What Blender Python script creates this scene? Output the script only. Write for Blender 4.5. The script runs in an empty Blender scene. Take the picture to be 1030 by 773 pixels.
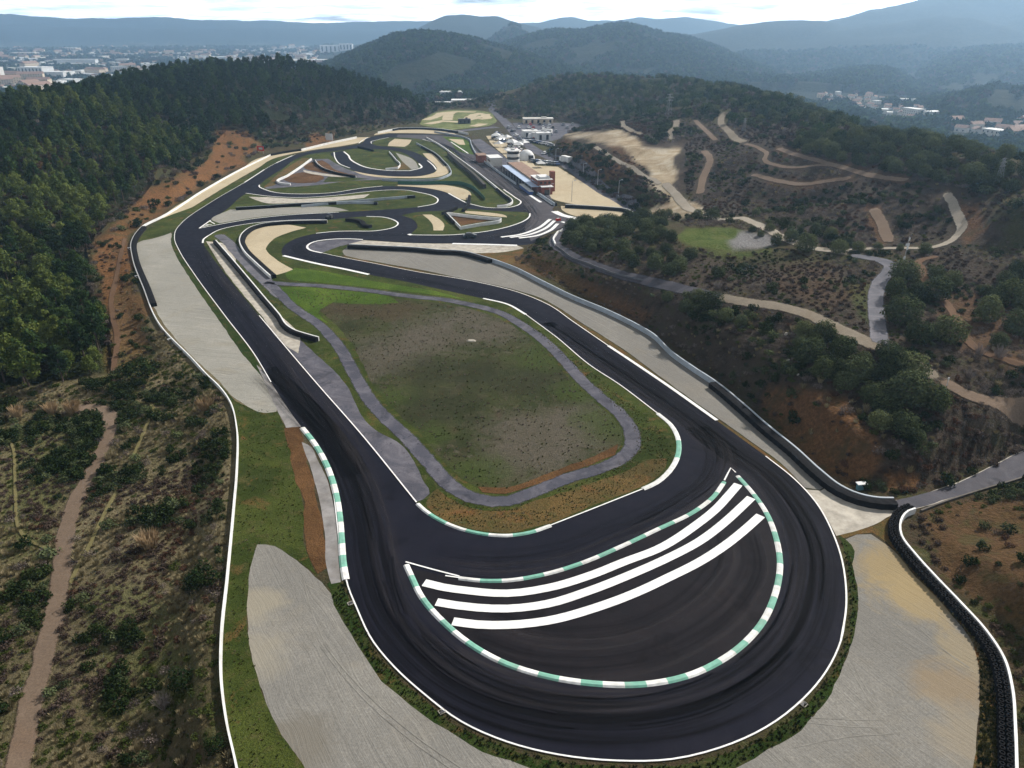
import bpy, math, random
import numpy as np
from mathutils import Vector, Matrix

random.seed(7)
RNG = np.random.default_rng(11)
SC = bpy.context.scene
COL = SC.collection
R = math.radians

# ------------------------------------------------------------------ camera
CAMH = 60.0
FPX = 763.0                      # focal length in photograph pixels (1030 wide)
CX, CY = 515.0, 386.5
PITCH = R(25.35)
SP, CP = math.sin(PITCH), math.cos(PITCH)
cam_d = bpy.data.cameras.new('camera')
cam_d.sensor_width = 36.0
cam_d.lens = FPX / 1030.0 * 36.0
cam_d.clip_end = 60000
cam = bpy.data.objects.new('camera', cam_d)
COL.objects.link(cam)
cam.location = (0, 0, CAMH)
cam.rotation_euler = (math.pi / 2 - PITCH, 0, 0)
SC.camera = cam

def P(px, py, z=0.0):
    """the point of the plane at height z seen at a photograph pixel"""
    u = (px - CX) / FPX
    v = (py - CY) / FPX
    den = SP + v * CP
    k = (CAMH - z) / den
    return (u * k, (CP - v * SP) * k)

def project(x, y, z):
    dz = z - CAMH
    depth = y * CP - dz * SP
    up = y * SP + dz * CP
    depth = np.maximum(depth, 0.1)
    return CX + FPX * x / depth, CY - FPX * up / depth, depth

# ------------------------------------------------------------------ noise
def _hash(ix, iy, seed):
    h = (ix.astype(np.int64) * 374761393 + iy.astype(np.int64) * 668265263 + seed * 974711) & 0xFFFFFFFF
    h = ((h ^ (h >> 13)) * 1274126177) & 0xFFFFFFFF
    h = h ^ (h >> 16)
    return (h & 0xFFFF) / 65535.0

def vnoise(x, y, s, seed=0):
    x = np.asarray(x, float) / s; y = np.asarray(y, float) / s
    ix = np.floor(x); iy = np.floor(y)
    fx = x - ix; fy = y - iy
    fx = fx * fx * (3 - 2 * fx); fy = fy * fy * (3 - 2 * fy)
    a = _hash(ix, iy, seed); b = _hash(ix + 1, iy, seed)
    c = _hash(ix, iy + 1, seed); d = _hash(ix + 1, iy + 1, seed)
    return (a + (b - a) * fx) * (1 - fy) + (c + (d - c) * fx) * fy

def fbm(x, y, s, n=4, seed=0):
    t = 0; a = 1.0; w = 0
    for i in range(n):
        t = t + a * vnoise(x, y, s / 2 ** i, seed + i * 17); w += a; a *= 0.55
    return t / w

def sstep(a, b, x):
    t = np.clip((x - a) / (b - a), 0, 1)
    return t * t * (3 - 2 * t)

def seg_dist(x, y, pts, closed=True):
    d = np.full(x.shape, 1e18)
    n = len(pts)
    for i in range(n if closed else n - 1):
        ax, ay = pts[i]; bx, by = pts[(i + 1) % n]
        dx, dy = bx - ax, by - ay
        L = dx * dx + dy * dy + 1e-12
        t = np.clip(((x - ax) * dx + (y - ay) * dy) / L, 0, 1)
        q = (x - ax - t * dx) ** 2 + (y - ay - t * dy) ** 2
        np.minimum(d, q, out=d)
    return np.sqrt(d)

def inside(x, y, pts):
    r = np.zeros(x.shape, bool)
    n = len(pts)
    for i in range(n):
        ax, ay = pts[i]; bx, by = pts[(i + 1) % n]
        if ay == by: continue
        c = ((ay > y) != (by > y)) & (x < (bx - ax) * (y - ay) / (by - ay) + ax)
        r ^= c
    return r

def sdist(x, y, pts):
    d = seg_dist(x, y, pts)
    return np.where(inside(x, y, pts), -d, d)

# ------------------------------------------------------------------ curves
def catmull(pts, step=1.5, closed=False, corner=52):
    """smooth line through points; sharp turns stay sharp"""
    pts = [Vector(p) for p in pts]
    n = len(pts)
    corners = set()
    for i in range(n):
        if not closed and i in (0, n - 1): continue
        a = pts[i] - pts[i - 1]; b = pts[(i + 1) % n] - pts[i]
        if a.length < 1e-6 or b.length < 1e-6: continue
        if a.angle(b) > R(corner): corners.add(i)
    out = []
    for i in range(n if closed else n - 1):
        j = (i + 1) % n
        p1, p2 = pts[i], pts[j]
        p0 = pts[i - 1] if (closed or i > 0) else p1 * 2 - p2
        p3 = pts[(i + 2) % n] if (closed or i + 2 < n) else p2 * 2 - p1
        L = (p2 - p1).length
        d0 = max((p1 - p0).length, 1e-3); d1 = max(L, 1e-3); d2 = max((p3 - p2).length, 1e-3)
        m1 = (p2 - p1) if i in corners else ((p1 - p0) / d0 - (p2 - p0) / (d0 + d1) + (p2 - p1) / d1) * d1
        m2 = (p2 - p1) if j in corners else ((p2 - p1) / d1 - (p3 - p1) / (d1 + d2) + (p3 - p2) / d2) * d1
        k = max(1, int(L / step))
        for q in range(k):
            t = q / k
            out.append((2 * t ** 3 - 3 * t * t + 1) * p1 + (t ** 3 - 2 * t * t + t) * m1 + (3 * t * t - 2 * t ** 3) * p2 + (t ** 3 - t * t) * m2)
    if not closed: out.append(pts[-1])
    return [(p.x, p.y) for p in out]

def PX(lst, z=0.0):
    return [P(a, b, z) for a, b in lst]

def normals2(pts):
    a = np.array(pts, float)
    t = np.empty_like(a)
    t[1:-1] = a[2:] - a[:-2]; t[0] = a[1] - a[0]; t[-1] = a[-1] - a[-2]
    L = np.linalg.norm(t, axis=1, keepdims=True); L[L == 0] = 1
    t /= L
    return np.stack([t[:, 1], -t[:, 0]], 1)      # to the right of travel

def offset(pts, d):
    a = np.array(pts, float); n = normals2(pts)
    dd = d if np.ndim(d) else np.full(len(a), d)
    return [tuple(q) for q in a + n * np.asarray(dd)[:, None]]

def length(pts):
    a = np.array(pts); return float(np.linalg.norm(a[1:] - a[:-1], axis=1).sum())

def resample(pts, step):
    a = np.array(pts, float)
    s = np.concatenate([[0], np.cumsum(np.linalg.norm(a[1:] - a[:-1], axis=1))])
    n = max(2, int(round(s[-1] / step)) + 1)
    q = np.linspace(0, s[-1], n)
    return np.stack([np.interp(q, s, a[:, 0]), np.interp(q, s, a[:, 1])], 1)

# ------------------------------------------------------------------ mesh collecting
class MB:
    def __init__(self):
        self.v = []; self.f = []; self.m = []
    def add(self, vs, fs, mi=0):
        o = len(self.v)
        self.v += [tuple(p) for p in vs]
        self.f += [tuple(i + o for i in f) for f in fs]
        self.m += [mi] * len(fs)
    def box(self, c, s, rz=0.0, mi=0, taper=1.0):
        cx, cy, cz = c; sx, sy, sz = s[0] / 2, s[1] / 2, s[2] / 2
        co, si = math.cos(rz), math.sin(rz)
        vs = []
        for z, k in ((-sz, 1), (sz, taper)):
            for a, b in ((-1, -1), (1, -1), (1, 1), (-1, 1)):
                x, y = a * sx * k, b * sy * k
                vs.append((cx + x * co - y * si, cy + x * si + y * co, cz + z))
        self.add(vs, [(3, 2, 1, 0), (4, 5, 6, 7), (0, 1, 5, 4), (1, 2, 6, 5), (2, 3, 7, 6), (3, 0, 4, 7)], mi)
    def cyl(self, c, r, h, n=10, r2=None, mi=0, cap=True):
        r2 = r if r2 is None else r2
        vs = [(c[0] + math.cos(2 * math.pi * i / n) * r, c[1] + math.sin(2 * math.pi * i / n) * r, c[2]) for i in range(n)]
        vs += [(c[0] + math.cos(2 * math.pi * i / n) * r2, c[1] + math.sin(2 * math.pi * i / n) * r2, c[2] + h) for i in range(n)]
        fs = [(i, (i + 1) % n, n + (i + 1) % n, n + i) for i in range(n)]
        if cap: fs += [tuple(range(n, 2 * n)), tuple(range(n - 1, -1, -1))]
        self.add(vs, fs, mi)
    def bar(self, a, b, r, n=6, r2=None, mi=0):
        a = Vector(a); b = Vector(b); d = (b - a)
        if d.length < 1e-6: return
        q = d.to_track_quat('Z', 'Y'); r2 = r if r2 is None else r2
        vs = []
        for p, rr in ((a, r), (b, r2)):
            for i in range(n):
                t = 2 * math.pi * i / n
                vs.append(p + q @ Vector((math.cos(t) * rr, math.sin(t) * rr, 0)))
        fs = [(i, (i + 1) % n, n + (i + 1) % n, n + i) for i in range(n)] + [tuple(range(n, 2 * n)), tuple(range(n - 1, -1, -1))]
        self.add(vs, fs, mi)
    def section(self, pts, prof, closed_prof=True, mi=0):
        """sweep a profile [(side, z)] along a plan line"""
        n2 = normals2(pts); k = len(prof); vs = []
        for (x, y), (nx, ny) in zip(pts, n2):
            for s, z in prof: vs.append((x + nx * s, y + ny * s, z))
        fs = []
        for i in range(len(pts) - 1):
            for j in range(k if closed_prof else k - 1):
                a = i * k + j; b = i * k + (j + 1) % k
                fs.append((a, a + k, b + k, b))
        if closed_prof:
            fs.append(tuple(range(k))); e = (len(pts) - 1) * k
            fs.append(tuple(e + i for i in range(k - 1, -1, -1)))
        self.add(vs, fs, mi)
    def mesh(self, name, mats):
        me = bpy.data.meshes.new(name)
        me.from_pydata(self.v, [], self.f)
        for m in (mats if isinstance(mats, (list, tuple)) else [mats]): me.materials.append(m)
        if any(self.m): me.polygons.foreach_set('material_index', self.m)
        me.update()
        return me
    def build(self, name, mats, parent=None, **kw):
        o = bpy.data.objects.new(name, self.mesh(name, mats))
        COL.objects.link(o)
        if parent: o.parent = parent
        return tag(o, **kw)

def tag(o, label=None, cat=None, group=None, kind=None):
    if label: o['label'] = label
    if cat: o['category'] = cat
    if group: o['group'] = group
    if kind: o['kind'] = kind
    return o

def empty(name, loc=(0, 0, 0), rz=0.0, **kw):
    o = bpy.data.objects.new(name, None)
    o.empty_display_size = 0.5
    COL.objects.link(o); o.location = loc; o.rotation_euler = (0, 0, rz)
    return tag(o, **kw)

def dup(root, loc, rz=0.0, s=None, label=None, group=None):
    r = root.copy(); COL.objects.link(r)
    r.location = loc; r.rotation_euler = (0, 0, rz)
    if s is not None: r.scale = s if hasattr(s, '__len__') else (s, s, s)
    if label: r['label'] = label
    if group: r['group'] = group
    for ch in root.children:
        c = ch.copy(); COL.objects.link(c); c.parent = r
        for g in ch.children:
            d = g.copy(); COL.objects.link(d); d.parent = c
    return r

# ------------------------------------------------------------------ materials
def new_mat(name):
    m = bpy.data.materials.new(name); m.use_nodes = True
    nt = m.node_tree; nt.nodes.clear()
    return m, nt

class NT:
    def __init__(self, nt): self.nt = nt
    def n(self, typ, **kw):
        nd = self.nt.nodes.new(typ)
        for k, v in kw.items():
            if k == 'inp':
                for a, b in v.items():
                    if isinstance(b, bpy.types.NodeSocket): self.nt.links.new(b, nd.inputs[a])
                    else: nd.inputs[a].default_value = b
            else: setattr(nd, k, v)
        return nd
    def noise(self, vec, scale, detail=4, rough=0.55, dist=0.0):
        nd = self.n('ShaderNodeTexNoise', inp={'Vector': vec, 'Scale': scale, 'Detail': detail, 'Roughness': rough, 'Distortion': dist})
        return nd.outputs['Fac']
    def ramp(self, fac, stops, interp='LINEAR'):
        nd = self.n('ShaderNodeValToRGB'); nd.color_ramp.interpolation = interp
        cr = nd.color_ramp
        while len(cr.elements) < len(stops): cr.elements.new(0.5)
        for e, (p, c) in zip(cr.elements, stops):
            e.position = p; e.color = (*c, 1) if hasattr(c, '__len__') else (c, c, c, 1)
        self.nt.links.new(fac, nd.inputs[0])
        return nd.outputs[0]
    def mix(self, fac, a, b, blend='MIX'):
        nd = self.n('ShaderNodeMix', data_type='RGBA', blend_type=blend)
        for i, s in ((0, fac), (6, a), (7, b)):
            if isinstance(s, bpy.types.NodeSocket): self.nt.links.new(s, nd.inputs[i])
            elif i == 0: nd.inputs[i].default_value = s
            else: nd.inputs[i].default_value = (*s, 1)
        return nd.outputs[2]
    def math(self, op, a, b=0.0, c=0.0, clamp=False):
        nd = self.n('ShaderNodeMath', operation=op, use_clamp=clamp)
        for i, s in enumerate((a, b, c)):
            if isinstance(s, bpy.types.NodeSocket): self.nt.links.new(s, nd.inputs[i])
            else: nd.inputs[i].default_value = s
        return nd.outputs[0]
    def pos(self): return self.n('ShaderNodeNewGeometry').outputs['Position']
    def mapping(self, vec, scale=(1, 1, 1), rot=(0, 0, 0)):
        return self.n('ShaderNodeMapping', inp={'Vector': vec, 'Scale': scale, 'Rotation': rot}).outputs[0]
    def bump(self, h, strength, dist):
        return self.n('ShaderNodeBump', inp={'Height': h, 'Strength': strength, 'Distance': dist}).outputs[0]
    def out(self, color, rough=0.9, normal=None, spec=0.2, metal=0.0, soft=False):
        b = self.n('ShaderNodeBsdfPrincipled')
        for k, s in (('Base Color', color), ('Roughness', rough), ('Specular IOR Level', spec), ('Metallic', metal)):
            if isinstance(s, bpy.types.NodeSocket): self.nt.links.new(s, b.inputs[k])
            elif k == 'Base Color': b.inputs[k].default_value = (*s, 1)
            else: b.inputs[k].default_value = s
        if normal: self.nt.links.new(normal, b.inputs['Normal'])
        o = self.n('ShaderNodeOutputMaterial')
        if soft:                      # worn, ragged edge: the ground below shows through
            fd = self.n('ShaderNodeAttribute', attribute_name='fade').outputs['Fac']
            nz = self.noise(self.pos(), 0.9, 6, 0.75, 0.3)
            al = self.ramp(self.math('ADD', fd, self.math('MULTIPLY', self.math('SUBTRACT', nz, 0.5), soft)), [(0.18, 0.0), (0.42, 1.0)])
            tr = self.n('ShaderNodeBsdfTransparent')
            mx = self.n('ShaderNodeMixShader', inp={0: al})
            self.nt.links.new(tr.outputs[0], mx.inputs[1]); self.nt.links.new(b.outputs[0], mx.inputs[2])
            self.nt.links.new(mx.outputs[0], o.inputs[0])
        else: self.nt.links.new(b.outputs[0], o.inputs[0])
        return b

MATS = {}

def mat_plain(name, col, rough=0.7, var=0.25, scale=1.5, spec=0.25, metal=0.0, dirt=None):
    m, nt = new_mat(name); t = NT(nt)
    p = t.pos()
    f = t.noise(p, scale, 5, 0.6)
    lo = tuple(c * (1 - var) for c in col); hi = tuple(min(1, c * (1 + var)) for c in col)
    c = t.ramp(f, [(0.3, lo), (0.7, hi)])
    if dirt:
        c = t.mix(t.ramp(t.noise(p, scale * 0.35, 5, 0.65), [(0.5, 0), (0.75, 0.6)]), c, dirt)
    t.out(c, rough, spec=spec, metal=metal)
    MATS[name] = m
    return m

def mat_asphalt(name, col, warm, worn=0.3, lines=0.35, soft=False):
    m, nt = new_mat(name); t = NT(nt); p = t.pos()
    big = t.noise(p, 0.05, 5, 0.6, 0.6)
    med = t.noise(p, 0.5, 5, 0.65)
    fine = t.noise(p, 9.0, 3, 0.7)
    c = t.ramp(big, [(0.32, tuple(x * (1 - worn) for x in col)), (0.55, col), (0.75, warm)])
    c = t.mix(t.ramp(med, [(0.35, 0.0), (0.8, 0.4)]), c, tuple(x * 1.5 for x in warm))
    c = t.mix(0.5, c, t.ramp(fine, [(0.3, tuple(x * 0.6 for x in col)), (0.7, tuple(x * 1.5 for x in col))]))
    bl = t.noise(t.mapping(p, (0.6, 0.6, 0.6)), 0.35, 3, 0.5)
    c = t.mix(t.ramp(bl, [(0.60, 0.0), (0.66, 0.55), (0.72, 0.0)]), c, tuple(x * 0.45 for x in col))
    pt = t.noise(p, 0.16, 6, 0.72, 1.2)
    c = t.mix(t.ramp(pt, [(0.45, 0.0), (0.7, lines)]), c, tuple(x * 1.9 for x in warm))
    c = t.mix(t.ramp(t.noise(p, 1.7, 6, 0.75, 0.8), [(0.57, 0.0), (0.66, lines)]), c, tuple(x * 0.4 for x in col))
    t.out(c, t.ramp(med, [(0.3, 0.62), (0.7, 0.85)]), t.bump(fine, 0.15, 0.02), 0.04, soft=soft)
    MATS[name] = m
    return m

def mat_gravel(name, a, b, ang=0.4, stain=(0.34, 0.25, 0.13), rake=1.0, soft=False, spots=()):
    m, nt = new_mat(name); t = NT(nt); p = t.pos()
    big = t.noise(p, 0.055, 6, 0.66, 0.6)
    fine = t.noise(p, 4.0, 5, 0.78)
    mid = t.noise(p, 0.8, 5, 0.7)
    warp = t.n('ShaderNodeVectorMath', operation='ADD', inp={0: p, 1: t.n('ShaderNodeVectorMath', operation='SCALE', inp={0: t.n('ShaderNodeTexNoise', inp={'Vector': p, 'Scale': 0.09, 'Detail': 2.0}).outputs['Color'], 'Scale': 2.2}).outputs[0]}).outputs[0]
    mp = t.mapping(warp, (1, 1, 1), (0, 0, ang))
    rk = t.noise(t.mapping(mp, (0.05, 2.2, 1)), 1.0, 5, 0.72, 0.2)
    c = t.ramp(big, [(0.28, tuple(x * .86 for x in a)), (0.5, a), (0.68, b)])
    c = t.mix(t.ramp(t.noise(p, 0.10, 5, 0.62, 1.0), [(0.55, 0), (0.72, 0.5)]), c, stain)
    c = t.mix(t.ramp(mid, [(0.3, 0.4), (0.55, 0.0)]), c, tuple(x * 0.62 for x in a))
    c = t.mix(t.ramp(fine, [(0.38, 0.6), (0.6, 0.0)]), c, tuple(x * 0.5 for x in a))
    c = t.mix(t.ramp(rk, [(0.36, 0.30 * rake), (0.45, 0.0), (0.58, 0.0), (0.66, 0.2 * rake)]), c, t.ramp(rk, [(0.45, tuple(x * 0.5 for x in a)), (0.55, tuple(min(.9, x * 1.25) for x in b))]))
    for sx, sy, sr, col in spots:          # damp or silted patches
        dv = t.n('ShaderNodeVectorMath', operation='DISTANCE', inp={0: p, 1: (sx, sy, 0)}).outputs['Value']
        dv = t.math('ADD', t.math('DIVIDE', dv, sr), t.math('MULTIPLY', t.math('SUBTRACT', t.noise(p, 0.22, 6, 0.72, 0.8), 0.5), 1.7))
        c = t.mix(t.ramp(dv, [(0.45, 0.8), (1.0, 0.0)]), c, col)
    c = t.mix(0.35, c, t.mix(fine, tuple(x * .6 for x in a), c))
    h = t.math('ADD', t.math('MULTIPLY', rk, 1.2 * rake), t.math('MULTIPLY', fine, 0.4))
    t.out(c, 0.95, t.bump(h, 0.7, 0.12), 0.05, soft=soft)
    MATS[name] = m
    return m

def mat_grass(name, a, b, dry, dryness=0.5, soil=(0.16, 0.085, 0.035), soilness=0.62, patch=None, spots=()):
    m, nt = new_mat(name); t = NT(nt); p = t.pos()
    big = t.noise(p, 0.075, 6, 0.68, 0.8)
    med = t.noise(p, 0.45, 6, 0.72, 0.5)
    fine = t.noise(p, 5.0, 4, 0.78)
    c = t.ramp(big, [(0.30, tuple(x * .7 for x in a)), (0.46, a), (0.58, b), (0.72, tuple(x * 1.25 for x in b))])
    c = t.mix(t.ramp(med, [(dryness, 0.0), (dryness + 0.16, 0.85)]), c, dry)
    c = t.mix(t.ramp(t.noise(p, 0.20, 6, 0.7, 1.0), [(soilness - .04, 0), (soilness + 0.08, 0.85)]), c, soil)
    if patch: 
        for sc, lo, col in patch: c = t.mix(t.ramp(t.noise(p, sc, 6, 0.72, 0.9), [(lo, 0), (lo + .1, 0.9)]), c, col)
    for sx, sy, sr, col in spots:
        dv = t.n('ShaderNodeVectorMath', operation='DISTANCE', inp={0: p, 1: (sx, sy, 0)}).outputs['Value']
        dv = t.math('ADD', t.math('DIVIDE', dv, sr), t.math('MULTIPLY', t.math('SUBTRACT', t.noise(p, 0.13, 7, 0.75, 1.0), 0.5), 2.6))
        c = t.mix(t.ramp(dv, [(0.35, 0.72), (1.05, 0.0)]), c, t.mix(t.noise(p, 1.1, 5, 0.75), tuple(x * .55 for x in col), tuple(x * 1.45 for x in col)))
    c = t.mix(t.ramp(fine, [(0.36, 0.75), (0.58, 0.0)]), c, tuple(x * 0.3 for x in a))
    h = t.math('ADD', med, t.math('MULTIPLY', fine, 0.6))
    t.out(c, 0.95, t.bump(h, 0.9, 0.3), 0.05)
    MATS[name] = m
    return m

def mat_leaf(name, lo, hi, trans=0.25):
    m, nt = new_mat(name); t = NT(nt)
    g = t.n('ShaderNodeNewGeometry')
    oi = t.n('ShaderNodeObjectInfo')
    f = t.math('ADD', t.math('MULTIPLY', g.outputs['Random Per Island'], 0.55), t.math('MULTIPLY', oi.outputs['Random'], 0.45))
    c = t.ramp(f, [(0.1, lo), (0.9, hi)])
    d = t.n('ShaderNodeBsdfDiffuse', inp={'Color': c})
    tr = t.n('ShaderNodeBsdfTranslucent', inp={'Color': c})
    mx = t.n('ShaderNodeMixShader', inp={0: trans})
    nt.links.new(d.outputs[0], mx.inputs[1]); nt.links.new(tr.outputs[0], mx.inputs[2])
    o = t.n('ShaderNodeOutputMaterial'); nt.links.new(mx.outputs[0], o.inputs[0])
    MATS[name] = m
    return m

ASPH = mat_asphalt('fresh_asphalt', (0.0078, 0.0083, 0.0150), (0.0115, 0.0108, 0.0150), 0.3, 0.25)
ASPH_OLD = mat_asphalt('old_asphalt', (0.068, 0.068, 0.084), (0.094, 0.088, 0.097), 0.5, 0.75)
ASPH_MID = mat_asphalt('road_asphalt', (0.055, 0.054, 0.066), (0.075, 0.07, 0.075), 0.4, 0.5)
GREYC = mat_plain('grey_concrete', (0.20, 0.19, 0.185), 0.9, 0.35, 0.5, dirt=(0.10, 0.085, 0.065))
ASPH_PIT = mat_asphalt('grey_asphalt', (0.058, 0.054, 0.06), (0.075, 0.068, 0.072), 0.25)
CONC = mat_plain('concrete', (0.36, 0.33, 0.28), 0.9, 0.3, 0.6, dirt=(0.13, 0.11, 0.08))
GRAV = mat_gravel('grey_gravel', (0.30, 0.29, 0.255), (0.38, 0.36, 0.315), 0.25, (0.26, 0.22, 0.15), 1.5)
SPOTS = [(*P(905, 575), 7, (0.30, 0.22, 0.10)), (*P(925, 600), 6, (0.31, 0.235, 0.12)), (*P(958, 690), 4.5, (0.24, 0.18, 0.11)), (*P(975, 660), 4, (0.27, 0.22, 0.14)), (*P(300, 750), 4.5, (0.15, 0.135, 0.11)), (*P(258, 610), 4, (0.27, 0.24, 0.18)), (*P(258, 660), 4.5, (0.26, 0.235, 0.185)), (*P(980, 740), 5, (0.26, 0.22, 0.16))]
GRAV_R = mat_gravel('pale_gravel', (0.22, 0.21, 0.19), (0.285, 0.27, 0.24), 1.0, (0.25, 0.215, 0.16), 1.05, spots=SPOTS)
GRAV_S = mat_gravel('sand_gravel', (0.50, 0.42, 0.29), (0.58, 0.49, 0.35), 0.5, rake=0.3)
GRASS = mat_grass('verge_grass', (0.036, 0.052, 0.010), (0.064, 0.080, 0.017), (0.10, 0.088, 0.034), 0.52)
GRASS_B = mat_grass('bright_grass', (0.055, 0.098, 0.011), (0.085, 0.130, 0.017), (0.10, 0.11, 0.03), 0.6, soilness=0.72)
GRASS_D = mat_grass('dark_grass', (0.022, 0.042, 0.007), (0.04, 0.058, 0.014), (0.075, 0.065, 0.028), 0.5)
SERVICE = mat_asphalt('service_asphalt', (0.058, 0.059, 0.076), (0.082, 0.078, 0.088), 0.5, 0.8, soft=1.0)
ROADM = mat_asphalt('worn_road_asphalt', (0.055, 0.054, 0.066), (0.075, 0.07, 0.075), 0.4, 0.5, soft=.7)
ROADO = mat_asphalt('pale_road_asphalt', (0.095, 0.095, 0.11), (0.125, 0.118, 0.128), 0.4, 0.5, soft=.7)
_G, _T, _B, _D = (0.048, 0.070, 0.015), (0.108, 0.092, 0.072), (0.070, 0.048, 0.029), (0.028, 0.031, 0.015)
MSPOTS = [(*P(350, 310), 9, _B), (*P(395, 312), 10, _B), (*P(410, 345), 12, _T), (*P(445, 335), 14, _T), (*P(385, 365), 10, _T), (*P(470, 320), 10, _T), (*P(500, 330), 9, _T), (*P(545, 440), 13, _T), (*P(580, 430), 11, _T), (*P(520, 460), 9, _T), (*P(430, 375), 9, _D), (*P(440, 410), 10, _D), (*P(480, 375), 8, _D), (*P(530, 385), 9, _D), (*P(390, 400), 6, _G), (*P(610, 430), 7, _G), (*P(575, 395), 6, _G), (*P(480, 475), 7, _G), (*P(430, 440), 6, _G), (*P(350, 330), 5, _D), (*P(540, 360), 7, _G)]
MOOR = mat_grass('rough_grass', (0.037, 0.046, 0.016), (0.054, 0.058, 0.024), (0.092, 0.078, 0.050), 0.50, (0.07, 0.048, 0.03), 0.60, [(0.09, .58, (0.038, 0.036, 0.022)), (0.30, .60, (0.16, 0.14, 0.11))], MSPOTS)
EARTH = mat_grass('red_earth', (0.10, 0.052, 0.022), (0.15, 0.078, 0.033), (0.11, 0.08, 0.03), 0.58, (0.09, 0.045, 0.02), 0.6)
BROWNV = mat_grass('brown_verge', (0.10, 0.075, 0.028), (0.15, 0.095, 0.035), (0.06, 0.07, 0.02), 0.5, (0.17, 0.08, 0.03), 0.55)
DIRT = mat_gravel('dirt_track', (0.185, 0.135, 0.098), (0.25, 0.19, 0.142), 0.2, (0.17, 0.10, 0.06), 0.3, soft=1.1)
DIRT_P = mat_gravel('pale_dirt_track', (0.33, 0.29, 0.235), (0.43, 0.38, 0.31), 0.2, (0.27, 0.20, 0.13), 0.3, soft=1.1)
DIRT_G = mat_gravel('dry_grass_track', (0.19, 0.165, 0.075), (0.26, 0.22, 0.11), 0.2, (0.12, 0.11, 0.04), 0.2, soft=1.5)
WHITE = mat_plain('white_paint', (0.70, 0.70, 0.69), 0.7, 0.14, 1.5, dirt=(0.50, 0.49, 0.47))
WHITE_K = mat_plain('worn_white_paint', (0.62, 0.62, 0.60), 0.6, 0.2, 1.2, dirt=(0.35, 0.33, 0.3))
GREEN_K = mat_plain('green_paint', (0.15, 0.35, 0.27), 0.6, 0.2, 1.2, dirt=(0.25, 0.33, 0.28))
WALLM = mat_plain('white_barrier', (0.66, 0.66, 0.65), 0.6, 0.12, 0.8, dirt=(0.45, 0.43, 0.4))
WALLG = mat_plain('grey_barrier', (0.33, 0.37, 0.41), 0.6, 0.18, 0.5, dirt=(0.25, 0.25, 0.25))
TYRE = mat_plain('tyre_rubber', (0.009, 0.009, 0.0105), 0.85, 0.4, 3.0, spec=0.06)
RUBBER = mat_plain('rubber_marks', (0.0085, 0.0082, 0.011), 0.85, 0.3, 0.4, spec=0.02)
POLISH = mat_plain('polished_asphalt', (0.0165, 0.015, 0.0185), 0.8, 0.35, 0.3, spec=0.05)
FURROW = mat_plain('furrowed_gravel', (0.20, 0.19, 0.17), 0.95, 0.35, 0.5, spec=0.05)
METAL = mat_plain('galvanised_metal', (0.45, 0.46, 0.48), 0.45, 0.15, 2, metal=0.6)

def mat_band(name, col, amount, seedoff):
    m, nt = new_mat(name); t = NT(nt)
    fd = t.n('ShaderNodeAttribute', attribute_name='fade').outputs['Fac']
    uv = t.n('ShaderNodeAttribute', attribute_name='course').outputs['Vector']
    s1 = t.noise(t.mapping(uv, (0.035, 1.3, 1), (0, 0, 0)), 1.0, 6, 0.7, 0.15)
    s2 = t.noise(t.mapping(uv, (0.012, 3.4, 1), (0, 0, 0)), 1.0, 3, 0.6)
    k = t.math('MULTIPLY', t.ramp(s1, [(0.42, 0.0), (0.62, 1.0)]), t.ramp(s2, [(0.35, 0.35), (0.6, 1.0)]))
    al = t.math('MULTIPLY', t.math('MULTIPLY', k, t.ramp(fd, [(0.0, 0.0), (0.6, 1.0)])), amount)
    b = t.n('ShaderNodeBsdfPrincipled', inp={'Base Color': (*col, 1), 'Roughness': 0.7, 'Specular IOR Level': 0.05})
    mx = t.n('ShaderNodeMixShader', inp={0: al})
    nt.links.new(t.n('ShaderNodeBsdfTransparent').outputs[0], mx.inputs[1]); nt.links.new(b.outputs[0], mx.inputs[2])
    nt.links.new(mx.outputs[0], t.n('ShaderNodeOutputMaterial').inputs[0])
    return m
BAND_D = mat_band('rubbered_band', (0.0045, 0.0045, 0.0065), 0.6, 0)
BAND_L = mat_band('dusty_band', (0.045, 0.040, 0.042), 0.5, 1)
# ------------------------------------------------------------------ terrain heights
PLATEAU_PX = [(424, 127), (424, 121.5), (438, 113), (451, 110), (491, 111.5), (500, 113), (515, 123), (581, 123), (593, 129), (562, 142), (549, 156),
    (570, 166), (600, 189), (640, 214), (641, 223), (590, 223), (563, 232), (546, 239), (533, 248), (517, 262), (545, 279),
    (577, 295.5), (640, 323.5), (660, 335.5), (678, 351), (723, 381), (776, 426), (804, 448), (848, 484.5), (872, 494), (905, 500),
    (947, 492), (1030, 451), (1110, 430), (1110, 462), (1030, 482), (950, 506), (926, 513), (916, 525), (913, 538), (947, 577),
    (998, 631), (1016, 660), (1025, 691), (1028, 730), (1030, 775), (1034, 880), (200, 880), (228, 810), (232.5, 772), (221, 722), (216, 679), (216, 641),
    (222.5, 580), (229, 511), (232.5, 468), (232.5, 430), (226.5, 405), (214.5, 388), (205, 379.5), (190, 363.5), (157.5, 329), (139.5, 289.5),
    (128, 259), (126.5, 243), (134, 231), (160, 215.5), (200, 190.5), (240, 168.5), (272, 152.5), (304, 147), (358, 135), (380, 130.5), (400, 126)]
PLAT = [P(a, b) for a, b in PLATEAU_PX]

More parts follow.
